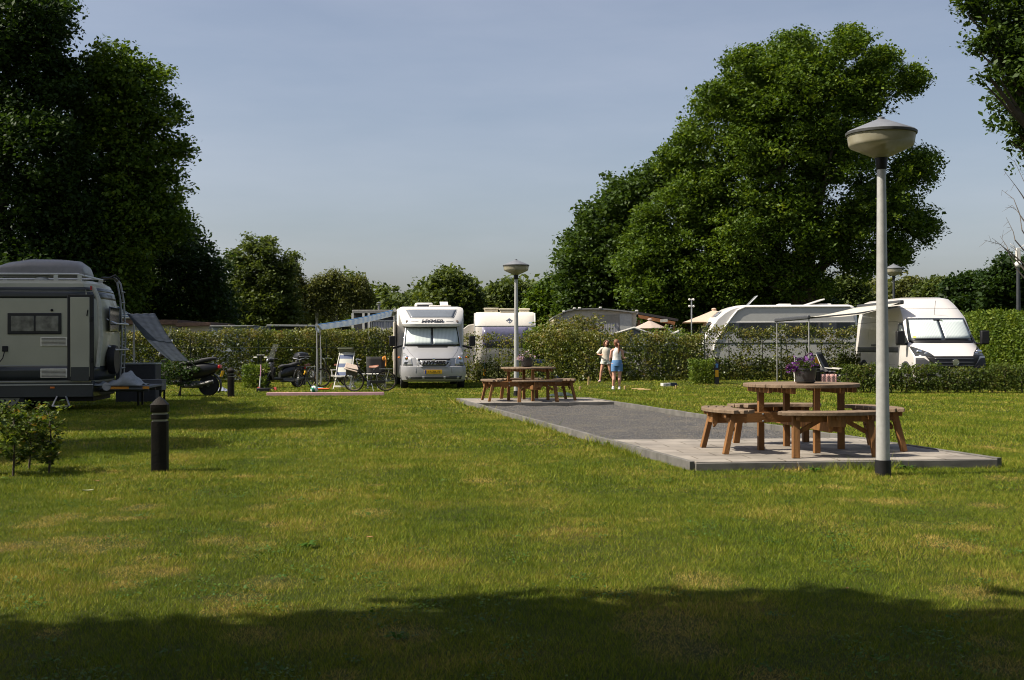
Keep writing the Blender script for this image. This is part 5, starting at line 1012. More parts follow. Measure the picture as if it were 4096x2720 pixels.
# ------------------------------------------------------------------ street furniture
def lamp_post(label, p, h, pole_m, group="campsite lamp posts"):
    t = thing("lamp_post", label, "lamp post", p, 0, group); k = h / 3.7
    MB().lathe([(.082, -.05), (.082, .16), (.074, .165)], seg=24).build("base_sleeve", BLACKP, t)
    MB().lathe([(.0715, .15), (.060, 1.6 * k), (.046, 3.0 * k), (.0455, 3.19 * k)], seg=28).build("pole", pole_m, t)
    MB().lathe([(.050, 3.165 * k), (.054, 3.18 * k), (.066, 3.28 * k), (.06, 3.30 * k)], seg=24).build("collar", BLACKP, t)
    hd = MB().lathe([(.066, 3.285 * k), (.20, 3.345 * k), (.314, 3.398 * k), (.328, 3.415 * k), (.333, 3.435 * k), (.347, 3.54 * k)], seg=40).build("bowl", BOWL, t)
    MB().lathe([(.352, 3.53 * k), (.356, 3.552 * k), (.345, 3.562 * k), (.20, 3.622 * k), (.06, 3.678 * k), (.035, 3.682 * k), (.035, 3.705 * k), (.012, 3.712 * k)], seg=40).build("cap", mat("lamp_cap", (.17, .18, .20), .55, metal=.2, var=.15, scale=5), t)
    MB().lathe([(.349, 3.520 * k), (.360, 3.524 * k), (.362, 3.548 * k), (.352, 3.555 * k)], seg=40).build("rim", mat("rim_dark", (.05, .052, .05), .6, var=.3, scale=20), t)
    MB().lathe([(.05, 3.32 * k), (.05, 3.5 * k)], seg=14).build("lamp_holder", mat("holder", (.4, .4, .38), .4), t)
    return t
BOWL = mat("lamp_bowl", (.42, .38, .25), .3, alpha=.78, rgb2=(.62, .59, .47), scale=5, trans=.35, detail=8)
PGAL = mat("pole_galvanised", (.39, .39, .38), .5, metal=.25, var=.10, scale=14, detail=8); PDARK = mat("pole_dark", (.045, .05, .055), .5, metal=.3, var=.15)
lamp_post("tall grey lamp post nearest the camera, standing before the near picnic table", G(883, 475.7), 3.72, PGAL)
lamp_post("smaller grey lamp post rising behind the far picnic table", G(516.5, 396.8), 3.72, PGAL)
b = at(894, 50); lamp_post("distant dark lamp post behind the roof of the white van", b, H + (345.4 - 263.5) * 50 / F - b.z, PDARK)
b = at(1018.5, 44); t = thing("mast", "dark mast with a white weather sensor at the right edge", "mast", b); z = H + (345 - 262) * 44 / F - b.z; MB().tube([(0, 0, 0), (0, 0, z * .6), (0, 0, z)], [.09, .075, .06], 10).build("pole", PDARK, t)
q = MB(); q.tube([(0, 0, z), (0, 0, z + .5)], .03, 8); q.ell((0, 0, z - .08), .13, 12, 8); q.box((0, 0, z + .3), (.14, .14, .45)); q.tube([(0, 0, z + .45), (-.28, 0, z + .68)], .018, 5); q.tube([(0, 0, z + .45), (.28, 0, z + .68)], .018, 5); q.build("weather_sensor", WHITE, t, bev=.01)

BOL = mat("bollard_black", (.0045, .0042, .004), .6, spec=.18, rgb2=(.014, .011, .008), scale=7, bump=.3, bscale=40, detail=8)
def bollard(label, p, rz=0, group="black pyramid-topped bollards"):
    t = thing("bollard", label, "bollard", p, rz, group); q = MB()
    def ring(r, z, c=.22): return [(r * math.copysign(1, math.cos(a)) * min(1, abs(math.cos(a)) * 1.25), r * math.copysign(1, math.sin(a)) * min(1, abs(math.sin(a)) * 1.25), z) for a in [math.pi / 12 + k * math.pi / 6 for k in range(12)]]
    q.rings([ring(.090, -.05), ring(.090, .55)]); q.rings([ring(.074, .55), ring(.074, .575)]); q.rings([ring(.092, .575), ring(.092, .625)]); q.rings([ring(.074, .625), ring(.074, .65)]); q.rings([ring(.093, .65), ring(.097, .66), ring(.097, .735), ring(.05, .785), ring(.010, .820)])
    q.build("post", BOL, t, bev=.004, ang=30)
    for z in (.5625, .6375): MB().rings([ring(.078, z - .010), ring(.078, z + .010)]).build("pale_band", mat("band_pale", (.35, .34, .28), .6), t)
    return t
bollard("black bollard with a pyramid top, standing alone in the left foreground lawn", G(160, 471.5), 8)
bollard("black bollard farther back, between the scooter and the clipped yellow-green bush", G(231, 396.9), 0)
bollard("black bollard beside the hanging flower pot and the picnic table, before the pink cloth", G(817, 389), 0)
def sign_bollard(label, p, group="numbered pitch bollards"):
    t = thing("pitch_bollard", label, "bollard", p, 0, group); MB().box((0, 0, .37), (.16, .16, .78)).build("post", mat("bollard_charcoal", (.03, .03, .032), .6), t, bev=.01); MB().box((0, -.084, .36), (.115, .01, .24)).build("yellow_plate", YEL, t)
    q = MB(); q.prism([(-.04, .56), (-.04, .65), (-.06, .65), (0, .72), (.06, .65), (.04, .65), (.04, .56)], -.092, -.08, 'Y'); q.build("blue_arrow", mat("arrow_blue", (.10, .25, .55), .5), t)
    return t
sign_bollard("dark bollard with blue arrow and yellow plate beside the clipped bush", G(716.5, 384.0)); sign_bollard("dark bollard with blue mark and yellow plate, left of the middle lamp post", G(484.8, 381.5))
def sign_post(label, p):
    t = thing("sign_post", label, "sign post", p, 0, "grey posts with a yellow number sign"); MB().box((0, 0, .34), (.125, .10, .76)).build("post", mat("post_grey", (.17, .175, .175), .7), t, bev=.008); s = MB().box((0, -.02, .74), (.14, .13, .27)).build("yellow_sign", YEL, t, bev=.005); return t, s
t, s = sign_post("grey post with a yellow number sign to the left of the two girls", G(592.6, 379.3)); text("302", .055, BLACKP, s, (0, -.09, .745), (90, 0, 0), .002)
sign_post("grey post with an orange-yellow sign behind the van's awning pole", at(817.2, 41.5))

# ------------------------------------------------------------------ picnic tables
def plank_mat(name, c, c2): return mat(name, c, .75, rgb2=c2, scale=6, bump=.4, bscale=50, detail=8)
WTOP = plank_mat("wood_weathered", (.12, .080, .048), (.22, .155, .10)); WRED = plank_mat("wood_redbrown", (.125, .055, .015), (.26, .118, .030))
for M in (WTOP, WRED):                                            # grain: stretch the noise
    tt = M.node_tree; n = [x for x in tt.nodes if x.type == 'TEX_NOISE'][0]; mp_ = tt.nodes.new("ShaderNodeMapping"); mp_.inputs["Scale"].default_value = (.35, 3.0, .35); tc_ = [x for x in tt.nodes if x.type == 'TEX_COORD'][0]
    tt.links.new(tc_.outputs["Object"], mp_.inputs[0]); tt.links.new(mp_.outputs[0], n.inputs["Vector"])
def picnic_table(label, p, rz, group="round wooden picnic tables"):
    t = thing("picnic_table", label, "picnic table", p, rz, group); Rt = .69; z1 = .805
    q = MB(); n = 9; w_ = 2 * Rt / n
    for i in range(n):                                            # boards cut to a circle
        y0, y1 = -Rt + i * w_ + .004, -Rt + (i + 1) * w_ - .004; a = []
        for k in range(7): y = y0 + (y1 - y0) * k / 6; a.append((math.sqrt(max(.012, Rt * Rt - y * y)), y))
        q.prism(a + [(-x, y) for x, y in a[::-1]], z1 - .042, z1, 'Z')
    q.build("table_top", WTOP, t, bev=.006, ang=30)
    q = MB()
    for s_ in (-1, 1): q.box((s_ * .30, 0, z1 - .075), (.045, 1.16, .066)); q.box((s_ * .52, 0, z1 - .075), (.045, .78, .06))
    q.build("batten", WRED, t, bev=.004)
    for k in range(4): a = k * math.pi / 2; MB().box((.505 * math.cos(a), .505 * math.sin(a), (z1 - .045) / 2), (.07, .07, z1 - .045), (0, 0, math.degrees(a))).build("leg", WRED, t, bev=.004)
    for k in range(2):                                            # crossing pairs of boards
        q = MB(); a = k * math.pi / 2; dz = -.0 if k == 0 else -.10
        for s_ in (-1, 1): c, s__ = math.cos(a), math.sin(a); o = Vector((-s__, c, 0)) * (.055 * s_); q.bar(Vector((c, s__, 0)) * -1.08 + o + Vector((0, 0, .40 + dz * .55)), Vector((c, s__, 0)) * 1.08 + o + Vector((0, 0, .40 + dz * .55)), .038, .125)
        bo = q.build("beam", WRED, t, bev=.004); q = MB()
        for x in (-.5, .5):
            for z in (.44, .355): q.ell((x * math.cos(a) + .076 * math.sin(a), x * math.sin(a) - .076 * math.cos(a), z + dz * .55), .013, 8, 5)
        q.build("bolt", GREYM, bo)
    for k in range(4):
        a0 = k * 90; bs = bpy.data.objects.new("bench", None); C.objects.link(bs); bs.parent = t; bs.rotation_euler = (0, 0, R(a0))
        Ro, Ri, zs = 1.20, .83, .515; h_ = 34
        q = MB(); nb = 4; mg = .0055
        for i in range(nb):                                       # four bent-cut boards side by side, ends rounded
            r0, r1 = Ri + (Ro - Ri) * i / nb + mg, Ri + (Ro - Ri) * (i + 1) / nb - mg; cutx = lambda r_: 0
            hh = h_ * (1 - (.10 if i in (0, 3) else 0)); A = [math.radians(-hh + 2 * hh * j / 14) for j in range(15)]
            q.prism([(r0 * math.cos(x), r0 * math.sin(x)) for x in A] + [(r1 * math.cos(x), r1 * math.sin(x)) for x in A[::-1]], zs - .042, zs, 'Z')
        q.build("seat", WTOP, bs, bev=.006, ang=30)
        for x in (-22, 0, 22): c, s__ = math.cos(R(x)), math.sin(R(x)); MB().bar((.86 * c, .86 * s__, zs - .068), (1.17 * c, 1.17 * s__, zs - .068), .045, .05).build("seat_batten", WRED, bs, bev=.004)
        for s_ in (-1, 1):
            MB().bar((.98, s_ * .43, zs - .045), (1.09, s_ * .47, 0.0), .08, .06, (math.cos(.2), 0, 0)).build("leg", WRED, bs, bev=.004)
            MB().bar((.97, s_ * .40, .28), (.97, s_ * .10, .44), .03, .05).build("brace", WRED, bs, bev=.003)
        MB().bar((1.0, -.44, .435), (1.0, .44, .435), .04, .075).build("rail", WRED, bs, bev=.003); MB().box((1.10, 0, .41), (.07, .20, .13)).build("beam_end", WRED, bs, bev=.004)
    return t
tn = picnic_table("round wooden picnic table with attached benches on the near terrace, beside the tall lamp post", (3.50, 14.55, ZS), 7)
tf = picnic_table("round wooden picnic table on the far terrace in front of the middle lamp post", (.38, 28.25, ZS), 12)
tf.scale = (.94, .94, .97)
def flower_pot(label, p, r, h, cols):
    t = thing("flower_pot", label, "flower pot", p); k = h / .19
    MB().lathe([(r * .80, .012), (r * .82, .03), (r * .93, .10 * k), (r * .97, .165 * k), (r * 1.03, .168 * k), (r * 1.03, .19 * k), (r * .97, .19 * k), (r * .95, .17 * k)], seg=32).build("pot", mat("pot_anthracite", (.035, .036, .038), .35, var=.1), t); MB().lathe([(r * .66, 0), (r * .72, .0), (r * .90, .022), (r * .92, .036), (r * .86, .036)], seg=32).build("saucer", mat("pot_anthracite", (.035, .036, .038)), t); MB().lathe([(r * .93, .16 * k), (r * .3, .172 * k)], seg=20).build("soil", mat("soil", (.03, .02, .015), .9), t)
    V, v = cloud([(0, 0, h + .03, r * 1.1, r * 1.0, .07)], 80, 9, .035, .03, shell=.9); npmesh("foliage", V, 4, MIDT, t, v)
    n = 70; c = rng.normal(size=(n, 3)) * np.array([r * .55, r * .5, .04]) + np.array([-.03, -.02, h + .035]); c[:30] = rng.normal(size=(30, 3)) * np.array([.05, .05, .015]) + np.array([-r * 1.05, -.05, h + .0]); c[30:50] += np.array([.02, 0, .04]); c = np.repeat(c, 4, 0) + rng.normal(size=(n * 4, 3)) * .012
    V, v = leaves(c, .035, upb=.1); PM = leafmat("petals_" + label[:5].strip(), cols, trans=.3)
    for k in range(14): npmesh("flower", V[k * 80:(k + 1) * 80], 4, PM, t, v[k * 20:(k + 1) * 20])
flower_pot("large black flower pot with purple petunias on the near picnic table", (3.53, 14.45, ZS + .806), .135, .185, [(0, (.04, .008, .09)), (.6, (.12, .03, .21)), (1, (.28, .12, .38))])
flower_pot("grey flower pot with pink and white flowers on the far picnic table", P(526.8, 369, 28.4) - Vector((0, 0, P(526.8, 369, 28.4).z - (ZS + .785))), .15, .20, [(0, (.16, .08, .24)), (.5, (.5, .32, .5)), (1, (.7, .62, .6))])

# ------------------------------------------------------------------ things around the motorhomes
def spokes_wheel(parent, p, r, rim_m, name="wheel", th=.018, spk=20, yaw=0):
    t = MB().tube([(r * math.cos(a), 0, r * math.sin(a)) for a in np.linspace(0, 2 * math.pi, 37)[:-1]], th, 8, closed=True).build(name, RUBBER, parent, loc=p, rot=(0, 0, yaw))
    MB().tube([((r - .025) * math.cos(a), 0, (r - .025) * math.sin(a)) for a in np.linspace(0, 2 * math.pi, 37)[:-1]], .011, 6, closed=True).build("rim", rim_m, t)
    q = MB(); q.tube([(0, -.03, 0), (0, .03, 0)], .022, 8)
    for k in range(spk): a = 2 * math.pi * k / spk; q.tube([(.018 * math.cos(a + .4), 0, .018 * math.sin(a + .4)), ((r - .02) * math.cos(a), 0, (r - .02) * math.sin(a))], .0022, 3, cap=False)
    q.build("spokes", ALU, t); return t
def bicycle(name, label, p, rz, wb=.98, r=.30, basket=True, saddle=(.30, .12, .07), group=None):
    t = thing(name, label, "bicycle", p, rz, group); z = r + .018; FRM = mat("bike_black", (.012, .012, .013), .3, coat=.4)
    f = MB(); bbk = (-.02, 0, .26); hd = (-wb / 2 + .14, 0, .70); ht = (-wb / 2 + .10, 0, .86); rw = (wb / 2, 0, z); fwd = (-wb / 2, 0, z); st_ = (.12, 0, .66)
    f.tube([hd, (-.2, 0, .42), bbk], .018, 8); f.tube([(-wb / 2 + .12, 0, .78), (-.15, 0, .55), (.05, 0, .42)], .014, 8); f.tube([bbk, st_], .017, 8); f.tube([(hd[0] + .01, 0, .66), ht], .02, 8)
    for s_ in (-.045, .045): f.tube([(bbk[0], s_ * .5, bbk[2]), (rw[0], s_, z)], .010, 6); f.tube([(st_[0] - .02, s_ * .3, .60), (rw[0], s_, z)], .009, 6); f.tube([(hd[0], s_, .66), (hd[0] - .05, s_, .56), (fwd[0], s_, z)], .012, 6)
    f.build("frame", FRM, t); spokes_wheel(t, fwd, r, mat("rim_tan", (.30, .22, .14), .4)); spokes_wheel(t, rw, r, mat("rim_tan", (.3, .2, .1)))
    for c, a0, a1 in ((fwd, 20, 130), (rw, -10, 150)): MB().grid(lambda i, j: (c[0] + (r + .03) * math.cos(R(a0 + (a1 - a0) * i)), -.03 + .06 * j, c[2] + (r + .03) * math.sin(R(a0 + (a1 - a0) * i))), 16, 2).build("mudguard", FRM, t, solid=.004)
    h = MB(); h.tube([ht, (ht[0] - .02, 0, .95), (ht[0] - .03, -.10, .97), (ht[0] - .02, -.24, 1.0), (ht[0] + .12, -.28, .97)], .012, 7); h.tube([(ht[0] - .02, 0, .95), (ht[0] - .03, .10, .97), (ht[0] - .02, .24, 1.0), (ht[0] + .12, .28, .97)], .012, 7); h.build("handlebar", CHROME, t)
    s_ = MB(); s_.rings([[(x, y * w_ * 1.0, zz + .015 * math.cos(math.pi * y)) for x, y, zz in [(xx, math.cos(a), zc + hh * math.sin(a)) for a in np.linspace(0, 2 * math.pi, 13)[:-1]]] for xx, w_, zc, hh in ((st_[0] - .15, .02, .75, .02), (st_[0] - .05, .04, .745, .03), (st_[0] + .05, .08, .75, .04), (st_[0] + .12, .09, .77, .03), (st_[0] + .15, .05, .775, .02))]); s_.build("saddle", mat("saddle_brown", saddle, .5), t); MB().tube([st_, (st_[0] + .02, 0, .75)], .013, 7).build("seat_post", ALU, t)
    c = MB(); c.tube([(bbk[0], -.04, bbk[2]), (bbk[0] - .06, -.05, .11)], .010, 6); c.tube([(bbk[0], .04, bbk[2]), (bbk[0] + .06, .05, .40)], .010, 6); c.box((bbk[0] - .07, -.09, .10), (.1, .07, .02)); c.box((bbk[0] + .07, .09, .41), (.1, .07, .02)); c.lathe([(.08, -.004), (.08, .004)], (bbk[0], -.045, bbk[2]), 20, Euler((R(90), 0, 0)).to_matrix()); c.build("crank", GREYM, t)
    MB().box(((bbk[0] + rw[0]) / 2, -.05, .285), (wb / 2, .015, .10)).build("chain_guard", FRM, t, bev=.01)
    k = MB(); k.bar((rw[0] - .20, 0, r * 2 + .09), (rw[0] + .20, 0, r * 2 + .09), .12, .015); k.tube([(rw[0] + .1, -.06, r * 2 + .08), (rw[0], -.05, z)], .007, 5); k.tube([(rw[0] + .1, .06, r * 2 + .08), (rw[0], .05, z)], .007, 5); k.build("luggage_rack", ALU, t); MB().tube([(.05, -.06, .25), (.12, -.2, 0.01)], .009, 6).build("kickstand", ALU, t)
    if basket:
        b_ = MB(); b_.box((-wb / 2 - .06, 0, .60), (.34, .30, .22), (0, 12, 0), taper=1.15); bo = b_.build("basket", mat("basket_dark", (.08, .07, .05), .8, var=.3, scale=40), t, bev=.02)
        g = mat("wicker", (.42, .32, .25), .8, rgb2=(.58, .48, .40), scale=40); MB().box((-wb / 2 - .065, -.03, .735), (.42, .40, .035), (28, 16, 0)).build("basket_lid", g, bo, bev=.012)
    return t
bicycle("bicycle", "black city bicycle with a wicker basket and brown saddle, beside the striped deck chair", G(370, 391.3), 4)
bicycle("bicycle", "dark bicycle leaning by the hedge behind the blue striped awning's pole", at(305, 41.2), 72, basket=False, saddle=(.02, .02, .02)); bicycle("bicycle", "dark bicycle mostly hidden behind the striped deck chair", at(335, 41.4), 35, basket=False, saddle=(.02, .02, .02))

def scooter(name, label, p, rz, topbox=True, shield=True, sc=1.0):
    t = thing(name, label, "scooter", p, rz); BK = mat("scooter_black", (.011, .011, .012), .35, coat=.2, var=.1); zr = .235
    for x in (-.64, .62):
        w_ = MB().lathe([(.14, -.05), (.215, -.055), (.235, -.02), (.235, .02), (.215, .055), (.14, .05)], (0, 0, 0), 26, Euler((R(90), 0, 0)).to_matrix()).build("wheel", RUBBER, t, loc=(x, 0, zr)); h = MB(); h.lathe([(.14, -.03), (.145, 0), (.14, .03)], (0, 0, 0), 26, Euler((R(90), 0, 0)).to_matrix()); h.lathe([(.035, -.06), (.035, .06)], (0, 0, 0), 12, Euler((R(90), 0, 0)).to_matrix())
        for k in range(5): a = k * 1.2566; h.bar((.03 * math.cos(a), 0, .03 * math.sin(a)), (.14 * math.cos(a), 0, .14 * math.sin(a)), .03, .02, (0, 1, 0))
        h.build("rim", GREYM, w_)
    def loft(secs): return MB().rings([[(x, w_ * math.copysign(abs(math.cos(a)) ** .7, math.cos(a)), zc + h * math.copysign(abs(math.sin(a)) ** .7, math.sin(a))) for a in np.linspace(0, 2 * math.pi, 17)[:-1]] for x, w_, zc, h in secs])
    loft([(-.05, .10, .42, .10), (.08, .15, .50, .17), (.3, .17, .55, .19), (.55, .15, .58, .17), (.78, .09, .62, .10), (.86, .04, .64, .05)]).build("rear_body", BK, t)
    loft([(-.08, .08, .70, .03), (.05, .14, .735, .05), (.3, .15, .75, .05), (.5, .13, .80, .055), (.72, .10, .84, .045), (.80, .05, .84, .03)]).build("seat", mat("seat_black", (.03, .03, .032), .65), t)
    MB().box((-.18, 0, .30), (.42, .30, .09)).build("footboard", BK, t, bev=.03)
    f = MB(); f.rings([[(x + .05 * (1 - abs(math.cos(a))), w_ * math.cos(a), z + 0 * a) if True else 0 for a in np.linspace(0, math.pi, 9)] + [(x + .05 + .03, w_ * math.cos(a) * .9, z) for a in np.linspace(math.pi, 0, 9)] for x, w_, z in ((-.40, .18, .28), (-.47, .20, .5), (-.44, .17, .75), (-.36, .12, .88))]); f.build("front_shield", BK, t)
    m_ = MB(); m_.grid(lambda i, j: (-.64 + .27 * math.cos(R(20 + 140 * i)), -.07 + .14 * j, zr + .27 * math.sin(R(20 + 140 * i))), 14, 3); m_.build("front_mudguard", BK, t, solid=.02); m_ = MB(); m_.grid(lambda i, j: (.62 + .28 * math.cos(R(-35 + 120 * i)), -.06 + .12 * j, zr + .28 * math.sin(R(-35 + 120 * i))), 14, 3); m_.build("rear_mudguard", BLACKP, t, solid=.015)
    f = MB()
    for s_ in (-1, 1): f.tube([(-.38, s_ * .06, .62), (-.64, s_ * .075, zr)], .02, 8)
    f.build("fork", GREYM, t); h = MB(); h.tube([(-.28, -.33, .99), (-.34, -.16, .97), (-.36, 0, .95), (-.34, .16, .97), (-.28, .33, .99)], .016, 8); h.build("handlebar", BLACKP, t)
    loft([(-.50, .03, .93, .03), (-.46, .09, .94, .08), (-.36, .12, .95, .08), (-.28, .06, .95, .05)]).build("handlebar_cowl", BK, t); MB().ell((-.505, 0, .93), (.03, .07, .06)).build("headlight", mat("headlight_glass", (.42, .43, .44)), t)
    for s_ in (-1, 1): q = MB(); q.tube([(-.33, s_ * .2, .98), (-.36, s_ * .30, 1.2)], .007, 5); q.ell((-.36, s_ * .32, 1.24), (.02, .075, .05)); mo = q.build("mirror", BLACKP, t); MB().ell((-.345, s_ * .32, 1.24), (.012, .065, .042)).build("mirror_glass", CHROME, mo)
    MB().box((.88, 0, .66), (.06, .16, .08)).build("tail_light", RED, t, bev=.015); q = MB(); q.tube([(.05, -.13, .24), (.3, -.16, .22), (.78, -.17, .33)], [.03, .05, .045], 10); q.build("exhaust", mat("exhaust", (.15, .15, .15), .4, metal=.6), t); MB().box((.25, 0, .26), (.5, .16, .16)).build("engine", GREYM, t, bev=.03); MB().tube([(.02, -.1, .22), (-.02, -.2, .0)], .012, 6).build("stand", BLACKP, t)
    MB().box((.93, 0, .50), (.015, .17, .14), (0, 20, 0)).build("number_plate", mat("plate_yellow", (.75, .4, .01)), t)
    if topbox: q = loft([(.55, .16, 1.04, .06), (.60, .21, 1.05, .13), (.78, .23, 1.06, .15), (.96, .20, 1.05, .12), (1.0, .14, 1.05, .06)]); q.build("top_box", BK, t); MB().box((.79, 0, 1.045), (.40, .455, .02)).build("top_box_seam", mat("grey_trim", (.25, .25, .26), .4), t, bev=.005); MB().box((.72, 0, .90), (.3, .1, .04)).build("rack", GREYM, t)
    if shield: MB().grid(lambda i, j: (-.47 + .20 * j + .10 * (2 * i - 1) ** 2, (i - .5) * (.46 - .1 * j), .98 + .5 * j), 8, 8).build("windshield", mat("clear_shield", (.30, .32, .30), .3, alpha=.10), t)
    t.scale = (sc, sc, sc); return t
scooter("scooter", "black scooter under the slanting grey mesh sheet, its red tail light to the right", G(182, 395.8), -4, topbox=False, sc=1.25)
sc2 = scooter("scooter", "black scooter with a grey-trimmed top box and windshield, near the clipped yellow-green bush", G(281, 387.6), 38, sc=1.0)
pb = G(270, 386.8); t = thing("pannier_bag", "black pannier bag hanging on the scooter with the top box", "bag", pb + Vector((.0, -.1, .28))); MB().box((0, 0, .22), (.42, .16, .42), (0, 8, 0)).build("bag", mat("nylon_black", (.014, .014, .016), .6), t, bev=.06); MB().box((.02, -.085, .38), (.16, .01, .03), (0, 10, 0)).build("reflector", mat("pale_patch", (.6, .62, .62), .3), t)
t = thing("helmet", "pink child's helmet hanging on the black scooter behind the kick scooter", "helmet", G(265.8, 387.5) + Vector((0, -.42, .38))); q = MB(); q.ell((0, 0, .12), (.10, .11, .155), 18, 12, (0, 14, 0)); q.build("shell", mat("helmet_pink", (.72, .42, .42), .35, coat=.3), t)
for z in (.02, .10): MB().ell((-.02, -.108, z + .03), (.022, .015, .026)).build("vent", mat("vent_red", (.25, .04, .05)), t)
t = thing("kick_scooter", "child's kick scooter with a pink pole and white grips, in front of the top-box scooter", "kick scooter", G(259.5, 390.5), -25); q = MB(); q.tube([(0, 0, .10), (.04, 0, .45)], .022, 8); q.build("lower_tube", WHITE, t); MB().tube([(.04, 0, .42), (.06, 0, .82)], .019, 8).build("steering_pole", mat("pole_pink", (.55, .28, .40), .4), t); MB().tube([(.06, 0, .80), (.07, 0, 1.13)], .017, 8).build("upper_pole", BLACKP, t)
MB().tube([(.07, -.15, 1.12), (.07, .15, 1.12)], .014, 8).build("handlebar", GREYM, t, rot=(0, 0, 90))
for s_ in (-1, 1): MB().tube([(.07 + s_ * 0, 0, 0), (.07, 0, .13)], .019, 8).build("grip", mat("grip_white", (.6, .6, .52), .6), t, loc=(s_ * .2 - .065, 0.06, 1.12), rot=(0, 90, 0))
MB().box((.32, 0, .075), (.5, .11, .02)).build("deck", BLACKP, t, bev=.006)
for x in (-.02, .6): MB().lathe([(.06, -.015), (.06, .015)], (0, 0, 0), 18, Euler((R(90), 0, 0)).to_matrix()).build("wheel", mat("wheel_red", (.4, .06, .04), .6), t, loc=(x, 0, .06))
tag(MB().box((0, 0, .055), (.38, .28, .11)).build("storage_box", BLACKP, loc=G(263.6, 391.6), bev=.012), "small black box lying on the grass before the kick scooter", "box")
# ball, beam, toy, deck chair, table, rucksack
def ball():
    p = G(314.2, 393.2); r = .113; t = MB().ell((0, 0, r), (r, r, r), 28, 18); M = bpy.data.materials.new("ball_paint"); M.use_nodes = True; n = M.node_tree; b_ = n.nodes["Principled BSDF"]; b_.inputs["Roughness"].default_value = .35
    tx = n.nodes.new("ShaderNodeTexCoord"); wv = n.nodes.new("ShaderNodeTexWave"); wv.inputs["Scale"].default_value = 2.6; wv.inputs["Distortion"].default_value = 5; wv.bands_direction = 'DIAGONAL'; rr_ = n.nodes.new("ShaderNodeValToRGB"); rr_.color_ramp.interpolation = 'CONSTANT'; rr_.color_ramp.elements[0].color = (.01, .16, .09, 1); rr_.color_ramp.elements[1].color = (.7, .72, .68, 1); rr_.color_ramp.elements[1].position = .5
    n.links.new(tx.outputs["Object"], wv.inputs["Vector"]); n.links.new(wv.outputs["Fac"], rr_.inputs[0]); n.links.new(rr_.outputs[0], b_.inputs["Base Color"]); tag(t.build("ball", M, loc=p), "green and white ball lying behind the long pink beam", "ball")
ball()
a, b_ = G(267, 396.0), G(384, 395.4); q = MB(); mid = a.lerp(b_, .5); q.bar(a - a, (mid - a) - (mid - a).normalized() * .006, .16, .10); q.bar((mid - a), (b_ - a), .16, .10)
tag(q.build("balance_beam", mat("beam_pink", (.52, .30, .33), .75, var=.12, scale=3), loc=a + Vector((0, 0, .045)), bev=.008), "long low pink beam lying across the grass in front of the ball", "beam")
p = G(322.5, 390.6); t = thing("toy", "small orange and blue toy glider on the grass right of the ball", "toy", p, 10); q = MB(); q.ell((0, 0, .05), (.26, .06, .03)); q.bar((.2, 0, .05), (.31, 0, .24), .05, .015); q.build("body", mat("toy_orange", (.72, .13, .03), .4), t); MB().ell((-.1, .02, .08), (.13, .05, .025)).build("canopy", mat("toy_blue", (.2, .35, .5), .4), t)
def deck_chair():
    p = G(344, 389.2); t = thing("deck_chair", "white folding deck chair with blue and white striped cloth, left of the wicker-basket bicycle", "chair", p, -14); WP = mat("frame_plastic", (.72, .70, .64), .4, var=.03); w_ = .27
    f = MB()
    for s_ in (-1, 1):
        f.tube([(s_ * w_, -.06, .40), (s_ * w_, .10, .80), (s_ * w_ * .92, .30, 1.22)], .016, 8); f.tube([(s_ * w_, -.26, .0), (s_ * (w_ - .01), .12, .56)], .016, 8); f.tube([(s_ * w_, -.42, .44), (s_ * w_, .05, .40)], .017, 8); f.tube([(s_ * (w_ + .01), .34, .0), (s_ * w_, -.30, .44)], .016, 8)
        f.box((s_ * (w_ + .03), -.12, .63), (.05, .44, .025)); f.tube([(s_ * (w_ + .03), -.3, .62), (s_ * w_, -.34, .42)], .012, 6)
    f.bar((-w_, -.20, .10), (w_, -.20, .10), .02, .055); f.bar((-w_, .30, .08), (w_, .30, .08), .02, .04); f.bar((-w_, -.42, .44), (w_, -.42, .44), .04, .03); f.build("frame", WP, t)
    M = stripes("deck_stripes", (.55, .55, .50), (.11, .14, .24), 3.6, 'Z', .55, .8, .2)
    MB().grid(lambda i, j: (-w_ * .92 + 2 * w_ * .92 * i, -.03 + .34 * j - .04 * math.sin(math.pi * i), .42 + .80 * j), 8, 20).build("back_cloth", M, t, solid=.008); MB().grid(lambda i, j: (-w_ * .95 + 2 * w_ * .95 * i, -.42 + .40 * j, .43 - .03 * math.sin(math.pi * i)), 8, 4).build("seat_cloth", M, t, solid=.008)
    MB().grid(lambda i, j: (-w_ * 1.0 + 2 * w_ * i, .28 + .02 - .34 * math.sin(j * 1.3) * .5 - .02, 1.18 + .16 * math.sin(j * 2.2)), 8, 6).build("sun_flap", mat("flap_dark", (.10, .11, .07), .8), t, solid=.01)
deck_chair()
t = thing("camping_table", "low white camping table behind the wicker-basket bicycle", "table", at(364, 39.3), 5); MB().box((0, 0, .48), (1.0, .5, .035)).build("table_top", mat("frame_plastic", (.7, .7, .7)), t, bev=.01)
for x in (-.42, .42):
    for y in (-.2, .2): MB().tube([(x, y, .46), (x * 1.05, y * 1.1, 0)], .014, 6).build("leg", ALU, t)
t = thing("folding_chair", "black folding chair with an orange strap between the bicycle and the silver motorhome", "chair", at(376, 40.3), 10); BC = mat("chair_black", (.010, .010, .011), .8)
MB().grid(lambda i, j: (-.30 + .6 * i, .02 + .12 * j, .42 + .62 * j), 4, 6).build("backrest", BC, t, solid=.02); MB().grid(lambda i, j: (-.28 + .56 * i, -.42 + .44 * j, .44), 4, 4).build("seat", BC, t, solid=.02); q = MB()
for s_ in (-1, 1): q.tube([(s_ * .29, -.4, 0), (s_ * .29, .05, .46), (s_ * .3, .15, 1.05)], .013, 6); q.tube([(s_ * .29, .2, 0), (s_ * .29, -.4, .45)], .013, 6)
